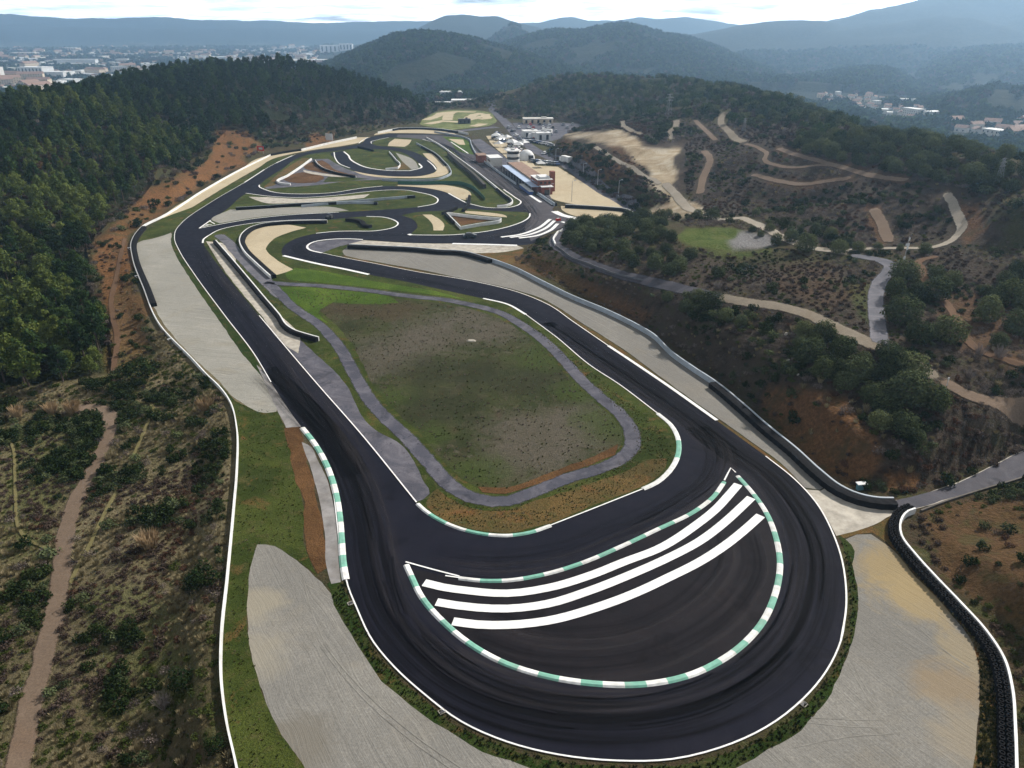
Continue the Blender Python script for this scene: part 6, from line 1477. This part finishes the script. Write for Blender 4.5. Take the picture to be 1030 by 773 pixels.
for i in range(9):
    m = MB(); m.box((2.16, -18.4 + i * 4.6, 1.6), (.12, 3.4, 3.0)); m.build('garage_door', DARKM, r)
r.scale = (.74, 1, .78)
r = empty('pit_canopy', (*pit(-.4, 28), .03), PRZ, label='long light blue canopy on thin posts along the front of the pit garages', cat='canopy')
m = MB(); m.box((0, 0, 3.5), (3.4, 52, .18)); m.build('roof', CANOPY, r); r.scale = (1, 1, .8)
for i in range(11):
    m = MB(); m.bar((-1.5, -25 + i * 5, 0), (-1.5, -25 + i * 5, 3.42), .09, 6); m.build('post', METAL, r)
r = empty('pit_platform', (*pit(-2.4, 9), .05), PRZ, label='low blue and white pit wall platform in the shadow of the canopy', cat='platform')
m = MB(); m.box((0, 0, .6), (1.4, 16, 1.2)); m.build('wall', BLUE, r)
m = MB(); m.box((0, 0, 1.28), (1.8, 16.4, .14)); m.build('top', ROOFW, r)
r = empty('control_tower', (*pit(5.5, 64), .03), PRZ, label='round white race control tower with three bands of windows', cat='tower')
for k in range(3):
    m = MB(); m.cyl((0, 0, k * 2.9), 3.5, 1.5, 28); m.build('wall', ROOFW, r)
    m = MB(); m.cyl((0, 0, k * 2.9 + 1.5), 3.3, 1.4, 28); m.build('window', GLASSD, r)
m = MB(); m.cyl((0, 0, 8.7), 3.9, .5, 28); m.cyl((0, 0, 9.2), 1.2, .9, 16); m.build('roof', ROOFW, r); r.scale = (.85, .85, .85)
r = empty('paddock_house', (*pit(-1.5, 73), .03), PRZ, label='small white block with a flat roof left of the round tower', cat='building')
m = MB(); m.box((0, 0, 2.5), (8, 12, 5)); m.build('wall', PLAS, r)
m = MB(); m.box((0, 0, 5.12), (8.6, 12.6, .25)); m.build('roof', ROOFW, r); r.scale = (.7, .8, .75)
for i in range(3): m = MB(); m.box((-4.03, -4 + i * 4, 3.2), (.12, 2, 1.3)); m.build('window', GLASSD, r)
r = empty('red_kiosk', (*pit(-5.5, 84), .03), PRZ, label='small red kiosk at the far end of the pit buildings', cat='kiosk')
m = MB(); m.box((0, 0, 1.6), (4, 7, 3.2)); m.build('wall', BRICK, r)
m = MB(); m.box((0, 0, 3.32), (4.6, 7.6, .2)); m.build('roof', ROOFB, r)
x, y = P(529.5, 160.5)
r = empty('dome_tent', (x, y, .03), PRZ, label='white dome tent standing on the paddock beyond the garages', cat='tent')
m = MB(); n_ = 24
for k in range(7):
    a0, a1 = k / 7 * math.pi / 2, (k + 1) / 7 * math.pi / 2
    m.cyl((0, 0, 4.6 * math.sin(a0)), 4.2 * math.cos(a0), 4.6 * (math.sin(a1) - math.sin(a0)), n_, 4.2 * math.cos(a1) + .001, cap=False)
m.build('cover', ROOFW, r)
m = MB(); m.box((1.2, -4.0, 1.2), (2.4, .9, 2.4)); m.build('door', DARKM, r)

PAINTS = [mat_plain('white_car_paint', (.72, .72, .72), .3, .05, .3, spec=.5), mat_plain('grey_car_paint', (.22, .23, .25), .3, .05, .3, spec=.5), mat_plain('black_car_paint', (.02, .02, .022), .3, .05, .3, spec=.5), mat_plain('blue_car_paint', (.05, .09, .22), .3, .05, .3, spec=.5), mat_plain('red_car_paint', (.35, .03, .025), .3, .05, .3, spec=.5)]
def car_shapes(body, cabin, wheels):
    # body: a swept side outline with its bonnet and boot; cabin narrower above it
    prof = [(-2.1, .35), (-2.15, .75), (-1.9, .95), (-1.0, 1.0), (1.0, .98), (1.95, .82), (2.1, .6), (2.05, .35)]
    vs = [(s * .86, y, z) for s in (-1, 1) for y, z in prof]; k = len(prof)
    body.add(vs, [tuple(range(k)), tuple(range(2 * k - 1, k - 1, -1))] + [(i, i + k, (i + 1) % k + k, (i + 1) % k) for i in range(k)])
    vs = [(-.80, -1.6, .96), (.80, -1.6, .96), (.80, 1.1, .96), (-.80, 1.1, .96), (-.62, -1.15, 1.45), (.62, -1.15, 1.45), (.62, .35, 1.45), (-.62, .35, 1.45)]
    cabin[0].add(vs[:8], [(0, 1, 5, 4), (1, 2, 6, 5), (2, 3, 7, 6), (3, 0, 4, 7)])
    cabin[1].add([(-.64, -1.2, 1.455), (.64, -1.2, 1.455), (.64, .4, 1.455), (-.64, .4, 1.455), (-.6, -1.1, 1.5), (.6, -1.1, 1.5), (.6, .3, 1.5), (-.6, .3, 1.5)], [(4, 5, 6, 7), (0, 1, 5, 4), (1, 2, 6, 5), (2, 3, 7, 6), (3, 0, 4, 7)])
    for s in (-1, 1):
        for y in (-1.3, 1.3): wheels.append(((s * .74, y, .33), (s * .92, y, .33)))
def whole_car(paint):
    b, c0, c1, wh = MB(), MB(), MB(), []
    car_shapes(b, (c0, c1), wh)
    m = MB(); m.add(b.v, b.f, 0); m.add(c0.v, c0.f, 1); m.add(c1.v, c1.f, 0)
    for a_, b_ in wh: m.bar(a_, b_, .33, 10, mi=2)
    return m.mesh('parked_car', [paint, GLASSD, TYRE])
CARS = [whole_car(p_) for p_ in PAINTS]
CN = ['white', 'grey', 'black', 'blue', 'red']
def park(px, py, rz, label, group, k):
    x, y = P(px, py); o = bpy.data.objects.new('parked_car', CARS[k]); COL.objects.link(o)
    o.location = (x, y, .08); o.rotation_euler = (0, 0, rz); tag(o, label, 'car', group); return o
rc = random.Random(9); n_ = 0
ax = [P(519, 128), P(586, 128.5)]
for row, (y0, x0, x1, dens) in enumerate([(126.3, 524, 586, .25), (129.5, 522, 584, .45), (133.2, 524, 566, .75), (136.5, 528, 560, .85), (139.2, 532, 556, .8)]):
    X0, X1 = P(x0, y0), P(x1, y0); L_ = X1[0] - X0[0]
    for i in range(int(L_ / 3.1)):
        if rc.random() > dens: continue
        k = rc.choice([0, 0, 1, 1, 2, 3, 4]); o = bpy.data.objects.new('parked_car', CARS[k]); COL.objects.link(o)
        o.location = (X0[0] + i * 3.1, X0[1] + rc.uniform(-.8, .8), .08); o.rotation_euler = (0, 0, rc.choice([0, math.pi]) + rc.uniform(-.05, .05))
        tag(o, '%s car parked in the rows of the far car park' % CN[k], 'car', '%s cars in the far car park' % CN[k]); n_ += 1
for i in range(11):
    t_ = i / 10; px, py = 535 + 25 * t_, 163.2 + 3.0 * t_
    k = rc.choice([0, 1, 2, 1, 3]); park(px, py, .3 + rc.uniform(-.1, .1), '%s car in the line along the upper edge of the pale paddock' % CN[k], '%s cars along the paddock edge' % CN[k], k)
for px, py, k in ((516, 133, 2), (519, 137, 0), (523, 140, 1), (512, 129.5, 1), (548, 155.5, 0)): park(px, py, -.5, '%s car standing beside the road past the car park' % CN[k], '%s cars beside the paddock road' % CN[k], k)
def truck(px, py, rz, label):
    x, y = P(px, py); r = empty('truck', (x, y, .08), rz, label=label, cat='truck')
    m = MB(); m.box((0, -1.2, 2.0), (2.4, 6.4, 2.8)); m.build('cargo_box', ROOFW, r)
    m = MB(); m.box((0, 3.0, 1.5), (2.3, 1.7, 2.0), taper=.9); m.build('cab', PAINTS[0], r)
    m = MB(); m.box((0, 3.8, 1.95), (2.0, .16, .8)); m.build('windscreen', GLASSD, r)
    for s in (-1, 1):
        for yy in (-3, -1.6, 3.0):
            m = MB(); m.bar((s * .8, yy, .5), (s * 1.15, yy, .5), .5, 12); m.build('wheel', TYRE, r)
truck(568.5, 164.5, .5, 'white truck parked at the roadside above the pale paddock')
truck(548, 136, 1.2, 'white truck among the parked cars of the far car park')
truck(538, 139.5, 1.35, 'white truck at the near edge of the far car park')
r = empty('racing_car', (*P(473, 239.2), .06), R(-82), label='dark racing car on the track below the triangular wall', cat='car')
b_, c0, c1, wh = MB(), MB(), MB(), []
car_shapes(b_, (c0, c1), wh)
b_.build('body', PAINTS[2], r); c0.build('window', GLASSD, r); c1.build('roof', PAINTS[2], r)
for p_, q_ in wh: m = MB(); m.bar(p_, q_, .33, 12); m.build('wheel', TYRE, r)
r = empty('utility_buggy', (*P(331.5, 220.4), .06), R(70), label='small dark utility buggy parked at the end of the tyre barrier', cat='buggy')
m = MB(); m.box((0, 0, .65), (1.3, 2.4, .5), taper=.9); m.box((0, -.7, 1.1), (1.25, .9, .5)); m.build('body', DARKM, r)
m = MB()
for sx in (-.55, .55):
    m.bar((sx, .7, .9), (sx, .4, 1.8), .04, 5); m.bar((sx, -.5, .9), (sx, -.4, 1.8), .04, 5); m.bar((sx, .4, 1.8), (sx, -.4, 1.8), .04, 5)
m.box((0, 0, 1.84), (1.25, 1.0, .06)); m.build('roll_cage', DARKM, r)
for sx in (-1, 1):
    for yy in (-.85, .85): m = MB(); m.bar((sx * .6, yy, .32), (sx * .85, yy, .32), .32, 10); m.build('wheel', TYRE, r)
r = empty('marker_block', (*P(561.5, 222.2), .06), .3, label='red and white block standing beside the last striped band of the pit bend', cat='barrier block')
m = MB(); m.box((0, 0, .35), (1.8, .7, .7), taper=.85); m.build('block', REDP, r)
m = MB(); m.box((-.1, 0, .76), (.8, .55, .1)); m.build('stripe', ROOFW, r)

first = None
for i, (px, py, s_) in enumerate(((499, 140.5, 1), (504, 143.6, 1), (510, 142, .9), (515, 148, 1.1), (521.5, 150, 1), (511, 154.5, .8), (527, 147.5, .9), (502, 148, .8), (519, 156.5, .9), (544, 168.5, .8))):
    x, y = P(px, py); lab = 'small white marquee among the vehicles behind the pit buildings'
    if first is None:
        first = o = empty('marquee', (x, y, .05), .3 * i, label=lab, cat='marquee', group='white marquees in the paddock')
        m = MB(); m.add([(-2.6, -2.6, 2.3), (2.6, -2.6, 2.3), (2.6, 2.6, 2.3), (-2.6, 2.6, 2.3), (0, 0, 3.9)], [(0, 1, 4), (1, 2, 4), (2, 3, 4), (3, 0, 4), (3, 2, 1, 0)]); m.build('roof', ROOFW, o)
        for sx in (-2.4, 2.4):
            for sy in (-2.4, 2.4): m = MB(); m.bar((sx, sy, 0), (sx, sy, 2.35), .06, 5); m.build('leg', METAL, o)
    else: dup(first, (x, y, .05), .37 * i, s_)
for i in range(34):
    px, py = rc.uniform(497, 532), 0
    py = 136 + (px - 497) * .62 + rc.uniform(-2.5, 3.5); k = rc.choice([0, 0, 1, 2, 3, 4])
    park(px, py, rc.choice([-.5, 1.07]) + rc.uniform(-.15, .15), '%s car parked on the gravel behind the round tower and white block' % CN[k], '%s cars on the gravel behind the tower' % CN[k], k)
for i in range(16):
    t_ = i / 15; k = rc.choice([0, 1, 2, 0, 3]); park(524 + 30 * t_ + rc.uniform(-.6, .6), 143.5 - 1.2 * t_ + rc.uniform(-.5, .5) + 5 * t_ * t_, 1.2, '%s car on the grass edge below the far car park' % CN[k], '%s cars below the far car park' % CN[k], k)

def board(px, py, w, h, z0, rz, mat, label, legs=2, tilt=0):
    x, y, z = gpt(px, py)
    r = empty('board', (x, y, z), rz, label=label, cat='board')
    m = MB(); m.box((0, 0, z0 + h / 2), (w, .12, h)); o = m.build('panel', mat, r); 
    for i in range(legs):
        xx = 0 if legs == 1 else (-w * .38 + i * w * .76 / (legs - 1))
        m = MB(); m.bar((xx, .12, -.6), (xx, .12, z0 + h * .9), .07, 6); m.build('post', METAL, r)
    return r
board(331.5, 143, 4.6, 3.6, .9, R(-20), ROOFW, 'big blank white board standing behind the upper left bend')
b_ = board(262.5, 154, 4.4, 2.3, 1.0, R(-25), REDP, 'red board with a pale middle on the bank behind the left wall')
m = MB(); m.box((.2, -.08, 2.2), (2.4, .05, 1.0)); m.build('pale_patch', ROOFW, b_)
r = empty('control_cabinet', (*P(864.5, 492.5), 0.0), R(8), label='small blue cabinet with a white lid behind the tyre end of the right barrier', cat='cabinet')
r.location.z = float(hq(r.location.x, r.location.y))
m = MB(); m.box((0, 0, .45), (.9, .5, 1.1)); m.build('cabinet', mat_plain('teal_paint', (.08, .18, .22), .5, .2, 1), r)
m = MB(); m.box((.1, -.05, 1.06), (1.45, .8, .12)); m.build('lid', ROOFW, r)
x, y, z = gpt(908.5, 266)
r = empty('weather_mast', (x, y, z), R(10), label='thin mast with white panels at the bend of the branch road', cat='mast')
m = MB(); m.bar((0, 0, -.4), (0, 0, 6.2), .07, 8, .04); m.bar((-.1, 0, 1.8), (.6, 0, .2), .07, 6); m.build('pole', METAL, r)
for zz, w2, h2, dx in ((5.6, .3, .7, .1), (4.4, .9, .5, -.1), (3.7, .35, .9, .05), (1.5, .5, .6, -.15)):
    m = MB(); m.box((dx, -.12, zz), (w2, .06, h2)); m.build('panel', ROOFW, r)
x, y, z = gpt(951.5, 391); r = empty('marker_post', (x, y, z), label='thin pale post beside the right end of the gravel road', cat='post')
m = MB(); m.bar((0, 0, -.3), (0, 0, 1.7), .06, 6); m.build('pole', ROOFW, r); m = MB(); m.box((0, 0, 1.75), (.26, .1, .3)); m.build('plate', ROOFW, r)

LP = [(553, 196.6, 186.5, 'light pole at the near end of the pale paddock'), (575, 203, 184, 'tall light pole in front of the sand trap wall'), (601, 188, 172.5, 'light pole on the road edge below the cut slope'), (622, 198.5, 183, 'light pole at the lower end of the cut slope'), (586.6, 177.6, 166, 'light pole halfway along the paddock road'), (559, 161.5, 151, 'light pole at the top end of the paddock road')]
for px, py, pt_, lab in LP:
    x, y, z = gpt(px, py); h = (py - pt_) / ppm(x, y, z) * 1.06
    r = empty('light_pole', (x, y, z), .4, label=lab, cat='light pole', group='light poles round the paddock')
    m = MB(); m.bar((0, 0, -.4), (0, 0, h), .12, 8, .07); m.build('pole', METAL, r)
    m = MB(); m.bar((0, 0, h - .1), (1.0, 0, h + .15), .05, 5); m.box((1.15, 0, h + .15), (.8, .3, .14)); m.build('lamp_head', METAL, r)
STEEL = mat_plain('pylon_steel', (.22, .23, .24), .5, .15, 2, metal=.3)
for px, py, pt_, lab in ((672, 119, 96, 'lattice power pylon on the wooded hill beyond the cut mound'), (1003, 188, 160, 'lattice power pylon on the slope near the right edge'), (748, 133, 120, 'lattice power pylon above the forked hill track')):
    x, y, z = gpt(px, py); h = (py - pt_) / ppm(x, y, z) * 1.05; b = h * .11
    r = empty('power_pylon', (x, y, z), .5, label=lab, cat='pylon', group='power pylons on the right-hand hills')
    m = MB(); lv = 6; rr = max(.04, h * .0045)
    for sx, sy in ((-1, -1), (1, -1), (1, 1), (-1, 1)): m.bar((sx * b, sy * b, -.4), (sx * b * .18, sy * b * .18, h * .95), rr, 4)
    for i in range(lv):
        f0, f1 = i / lv, (i + 1) / lv; c0 = [(sx * b * (1 - .82 * f0), sy * b * (1 - .82 * f0), h * .95 * f0) for sx, sy in ((-1, -1), (1, -1), (1, 1), (-1, 1))]; c1 = [(sx * b * (1 - .82 * f1), sy * b * (1 - .82 * f1), h * .95 * f1) for sx, sy in ((-1, -1), (1, -1), (1, 1), (-1, 1))]
        for j in range(4): m.bar(c0[j], c1[(j + 1) % 4], rr * .6, 3); m.bar(c0[(j + 1) % 4], c1[j], rr * .6, 3)
    m.build('tower', STEEL, r)
    for f, w2 in ((.68, .19), (.80, .22), (.92, .15)):
        m = MB(); m.bar((-h * w2, 0, h * f), (h * w2, 0, h * f), rr, 4); m.bar((-h * w2, 0, h * f), (0, 0, h * (f + .045)), rr * .7, 3); m.bar((h * w2, 0, h * f), (0, 0, h * (f + .045)), rr * .7, 3); m.build('arm', STEEL, r)
for px, py, lab in ((352.5, 607.5, 'square drain grate beside the left edge line of the hairpin'), (444.5, 716.5, 'square drain grate on the verge at the lower left of the hairpin'), (808.5, 709, 'square drain grate on the verge at the lower right of the hairpin')):
    x, y = P(px, py); r = empty('drain', (x, y, .03), .6, label=lab, cat='drain', group='drain grates round the hairpin')
    m = MB()
    for a_, b_ in (((-.3, -.26), (.3, -.26)), ((-.3, .26), (.3, .26)), ((-.3, -.26), (-.3, .26)), ((.3, -.26), (.3, .26))): m.bar((*a_, .06), (*b_, .06), .05, 4)
    m.build('frame', CONC, r); m = MB(); m.box((0, 0, .03), (.52, .46, .04)); m.build('grate', DARKM, r)
m = MB(); m.cyl((0, 0, -.05), .9, .28, 9, .6); o = m.build('pale_stone', CONC, label='flat pale stone lying in the middle of the rough meadow', cat='stone'); o.location = (*P(474, 343.5), .06); o.scale = (1.3, .7, 1)
for i, (px, py, s_) in enumerate(((764, 332.5, .9), (791, 336, .8), (772, 354, .7), (793, 362.5, .6), (803, 377, .5))):
    x, y, z = gpt(px, py); m = MB(); m.cyl((0, 0, -.2), .6, .5, 7, .35); o = m.build('pale_stone', CONC, label='pale boulder lying on the dark bank below the gravel road', cat='stone', group='boulders on the dark bank'); o.location = (x, y, z); o.scale = (s_ * 1.2, s_ * .8, s_); o.rotation_euler = (0, 0, i)

# ------------------------------------------------------------------ towns
def house_mesh(w, l, h, wall, roof, flat=False):
    m = MB(); m.box((0, 0, h / 2 - 1), (w, l, h + 2))
    if flat: m.box((0, 0, h + .2), (w * 1.03, l * 1.02, .5), mi=1)
    else:
        g_ = w * .28; e = .4
        m.add([(-w / 2 - e, -l / 2 - e, h - .1), (w / 2 + e, -l / 2 - e, h - .1), (w / 2 + e, l / 2 + e, h - .1), (-w / 2 - e, l / 2 + e, h - .1), (0, -l / 2 - e, h + g_), (0, l / 2 + e, h + g_)], [(0, 4, 5, 3), (1, 2, 5, 4), (0, 1, 4), (2, 3, 5)], 1)
    nb = max(2, int(l / 4))
    for s in (-1, 1):
        for i in range(nb):
            for k in range(max(1, int(h / 3))): m.box((s * (w / 2 + .02), -l / 2 + (i + .5) * l / nb, 1.6 + k * 3), (.12, 1.2, 1.3), mi=2)
    return m.mesh('house', [wall, roof, GLASSD])
HOUSES = [house_mesh(8, 11, 5, PLAS, TILE), house_mesh(9, 13, 6, PLAS2, TILE), house_mesh(8, 10, 4, PLAS, ROOFB), house_mesh(10, 16, 6, PLAS, ROOFW, True), house_mesh(13, 30, 11, PLAS, ROOFW, True), house_mesh(26, 52, 8, ROOFW, ROOFW, True), house_mesh(14, 40, 15, PLAS2, TILE)]
rt = random.Random(21)
def town(poly, n, w, label, group, sc=1.0, seed=1, clump=None):
    g_ = np.random.default_rng(seed); a = np.array(poly, float); k = 0; tries = 0; out = []
    while k < n and tries < n * 30:
        tries += 1
        px, py = g_.uniform(a[:, 0].min(), a[:, 0].max()), g_.uniform(a[:, 1].min(), a[:, 1].max())
        if not inside(np.array([px]), np.array([py]), poly)[0]: continue
        x, y = P(px, py, -40)
        if clump and fbm(np.array([x]), np.array([y]), clump, 2, 5)[0] < .47: continue
        z = float(hq(x, y))
        if z > -30: continue
        if any((x - p_) ** 2 + (y - q_) ** 2 < 16 ** 2 for p_, q_ in out): continue
        out.append((x, y)); i = rt.choices(range(7), w)[0]
        o = bpy.data.objects.new('house', HOUSES[i]); COL.objects.link(o)
        o.location = (x, y, z); o.rotation_euler = (0, 0, rt.uniform(0, 3.14)); s_ = sc * rt.uniform(.85, 1.2); o.scale = (s_, s_, s_)
        tag(o, label, 'house', group); k += 1
    print('houses', k)
town([(0, 84), (30, 80), (62, 88), (45, 97), (0, 96)], 75, (5, 6, 2, 2, 1, .3, 1), 'house with a warm roof in the dense town quarter at the left edge', 'houses of the near town quarter', .95, 1)
town([(0, 60), (110, 60), (200, 66), (130, 76), (90, 86), (60, 80), (0, 80)], 120, (4, 3, 3, 3, 2, 1, 1), 'pale house of the town beyond the pine hill', 'pale houses of the town beyond the pine hill', 1.0, 2)
town([(820, 98), (862, 96), (900, 103), (928, 112), (924, 122), (905, 124), (880, 116), (850, 114), (826, 108)], 60, (5, 3, 5, 1, .1, 0, 0), 'pale house of the village in the hazy valley on the right', 'houses of the valley village on the right', .68, 3)
town([(930, 120), (1028, 134), (1028, 152), (1000, 150), (940, 132)], 14, (4, 3, 3, 2, .3, .2, 0), 'scattered house on the valley floor near the right edge', 'scattered valley houses at the right edge', 1.1, 4)
def far_town(name, poly, n, seed, label):
    g_ = np.random.default_rng(seed); a = np.array(poly, float)
    px, py = g_.uniform(a[:, 0].min(), a[:, 0].max(), n * 3), g_.uniform(a[:, 1].min(), a[:, 1].max(), n * 3)
    ok = inside(px, py, poly); px, py = px[ok][:n], py[ok][:n]
    u = (px - CX) / FPX; v = (py - CY) / FPX; k_ = 100 / (SP + v * CP); x, y = u * k_, (CP - v * SP) * k_
    ok = (fbm(x, y, 260, 3, 3) > .40) & (hq(x, y) < -33) & (np.hypot(x, y) < 4400); x, y = x[ok], y[ok]
    pk = g_.choice(7, len(x), p=np.array([5, 3, 4, 4, 1.8, .7, .7]) / 19.2)
    print(name, len(x))
    instancer(name, np.column_stack([x, y, hq(x, y)]), pk, g_.uniform(.5, .9, len(x)), HOUSES, label)
far_town('far_town', [(-20, 33), (200, 38), (400, 40), (400, 62), (330, 72), (200, 60), (90, 62), (-20, 62)], 8000, 5, 'roofs of the town spread over the far plain')
def big(px, py, w, l, h, rz, wall, label, bands=0, z=-40, roof=None, name='building'):
    x, y = P(px, py, z); zz = float(hq(x, y)); r = empty(name, (x, y, zz), rz, label=label, cat='building')
    m = MB(); m.box((0, 0, h / 2 - 1), (w, l, h + 2)); m.build('wall', wall, r)
    m = MB(); m.box((0, 0, h + .3), (w * 1.02, l * 1.02, .6)); m.box((w * .2, l * .1, h + .9), (w * .18, l * .2, .9)); m.build('roof', roof or ROOFW, r)
    for i in range(bands):
        m = MB(); m.box((-w / 2 + (i + .5) * w / bands, -l / 2 - .1, h * .5), (w / bands * .35, .3, h * .75)); m.build('window', GLASSD, r)
big(37, 75, 58, 40, 17, R(-6), ROOFW, 'large white hall with a row of dark bays in the town at the left', 7)
big(60, 78, 46, 40, 13, R(-6), ROOFW, 'long low white hall right of the striped hall in the town')
big(55, 86, 34, 30, 9, R(10), ROOFW, 'low white shed with a bright roof in front of the two white halls')
big(72, 84, 36, 26, 9, R(-14), ROOFW, 'slanted white shed just above the dark pine crest')
big(79, 87.5, 26, 20, 8, R(20), ROOFW, 'small white shed peeping over the pine crest')
big(1, 84, 14, 14, 30, 0, PLAS, 'tall pale tower block cut by the left edge', 3)
big(26, 57, 80, 34, 14, R(4), PLAS2, 'broad cream block on the plain above the white halls', 5)
big(73, 52, 70, 26, 16, R(-20), PLAS2, 'reddish cream block far out on the plain', 5)
big(77, 63, 120, 20, 10, 0, ROOFW, 'long white warehouse on the plain, upper of two')
big(72, 67, 110, 18, 9, R(2), ROOFW, 'long white warehouse on the plain, lower of two')
big(336, 56, 90, 30, 22, R(5), ROOFW, 'white factory hall on the plain right of the pine hill', 6)
big(349, 56, 46, 30, 20, R(5), ROOFW, 'tall white block beside the factory on the far plain', 4)
big(326, 64, 110, 40, 12, 0, ROOFW, 'long white hall just over the right shoulder of the pine hill')
big(450, 103.5, 24, 14, 6, R(6), ROOFW, 'white hall at the valley mouth beyond the motocross field', 4, -9)
big(474, 104, 36, 14, 6, R(4), PLAS, 'low pale building beyond the motocross field, right of the white hall', 5, -6)
big(455, 98, 24, 14, 6, R(-6), PLAS, 'pale shed among the trees beyond the white hall', 3, -9)
big(541, 124.2, 20, 7, 2.8, R(3), PLAS2, 'long pale shed along the back of the far car park', 5, 0, PLAS)
big(533, 138, 9, 7, 3.2, R(10), ROOFW, 'white cabin among the cars of the far car park', 2, 0)
big(546, 141, 8, 6, 3.6, R(10), ROOFW, 'white cabin with a rounded roof at the near edge of the car park', 2, 0)
big(467, 124.4, 8, 4, 2.4, R(12), DARKM, 'dark hut on the near edge of the motocross field', 3, 0, DARKM)
big(894, 106, 22, 8, 5, R(6), PLAS, 'long pale hall in the hazy valley village', 4, -40, PLAS)
# ------------------------------------------------------------------ light, sky, air
SUN_EL, SUN_AZ = R(37), R(48)
sun_d = bpy.data.lights.new('sun', 'SUN'); sun_d.energy = 5.0; sun_d.angle = R(1.2); sun_d.color = (1.0, 0.94, 0.86)
sun = bpy.data.objects.new('sun', sun_d); COL.objects.link(sun)
sdir = Vector((math.sin(SUN_AZ) * math.cos(SUN_EL), math.cos(SUN_AZ) * math.cos(SUN_EL), math.sin(SUN_EL)))
sun.rotation_euler = sdir.to_track_quat('Z', 'Y').to_euler()
sun.location = (200, 200, 300)

w = bpy.data.worlds.new('World'); SC.world = w; w.use_nodes = True
nt = w.node_tree; nt.nodes.clear(); t = NT(nt)
sky = t.n('ShaderNodeTexSky', sky_type='NISHITA', sun_disc=False, sun_elevation=SUN_EL, sun_rotation=SUN_AZ, air_density=1.0, dust_density=1.2, ozone_density=1.5)
tc = t.n('ShaderNodeTexCoord')
sep = t.n('ShaderNodeSeparateXYZ', inp={0: tc.outputs['Generated']})
# cloud layer: the direction projected on a high flat deck
zz = t.math('ADD', t.math('MAXIMUM', sep.outputs[2], 0.0), 0.07)
deck = t.n('ShaderNodeCombineXYZ', inp={0: t.math('DIVIDE', sep.outputs[0], zz), 1: t.math('DIVIDE', sep.outputs[1], zz), 2: 0.0}).outputs[0]
n1 = t.noise(deck, 0.55, 7, 0.58, 0.35)
n2 = t.noise(deck, 1.3, 5, 0.6, 0.2)
cover = t.ramp(n1, [(0.30, 0.0), (0.44, 1.0)])
ccol = t.ramp(n2, [(0.34, (11.5, 13.2, 16.0)), (0.48, (19, 19.5, 20)), (0.62, (26, 25.3, 24))])
low = t.ramp(sep.outputs[2], [(0.0, 2.2), (0.10, 1.4), (0.30, 0.45), (1.0, 0.26)])
ccol = t.mix(1.0, ccol, low, 'MULTIPLY')
scol = t.mix(t.math('MULTIPLY', cover, 0.9), sky.outputs[0], ccol)
bg = t.n('ShaderNodeBackground', inp={'Color': scol, 'Strength': 0.05})
nt.links.new(bg.outputs[0], t.n('ShaderNodeOutputWorld').inputs[0])

hz, hnt = new_mat('haze_air'); t = NT(hnt)
pv = t.n('ShaderNodeVolumePrincipled', inp={'Color': (0.46, 0.71, 1.0, 1), 'Density': 1.9e-4, 'Anisotropy': 0.66})
o_ = t.n('ShaderNodeOutputMaterial'); hnt.links.new(pv.outputs[0], o_.inputs['Volume'])
zb, zt = float(TZ.min()) - 1.0, float(max(TZ.max(), CAMH)) + 25
mb = MB(); mb.box((0, 0, (zb + zt) / 2), (11900, 11900, zt - zb))
hz_o = mb.build('haze', hz, kind='stuff')
print('haze', zb, zt)

SC.render.engine = 'CYCLES'
SC.cycles.use_denoising = True
SC.cycles.max_bounces = 6
SC.cycles.diffuse_bounces = 2
SC.cycles.volume_bounces = 1
SC.cycles.transparent_max_bounces = 8
SC.view_settings.view_transform = 'Standard'
SC.view_settings.look = 'None'
SC.view_settings.gamma = 1.0
SC.view_settings.exposure = 0.48
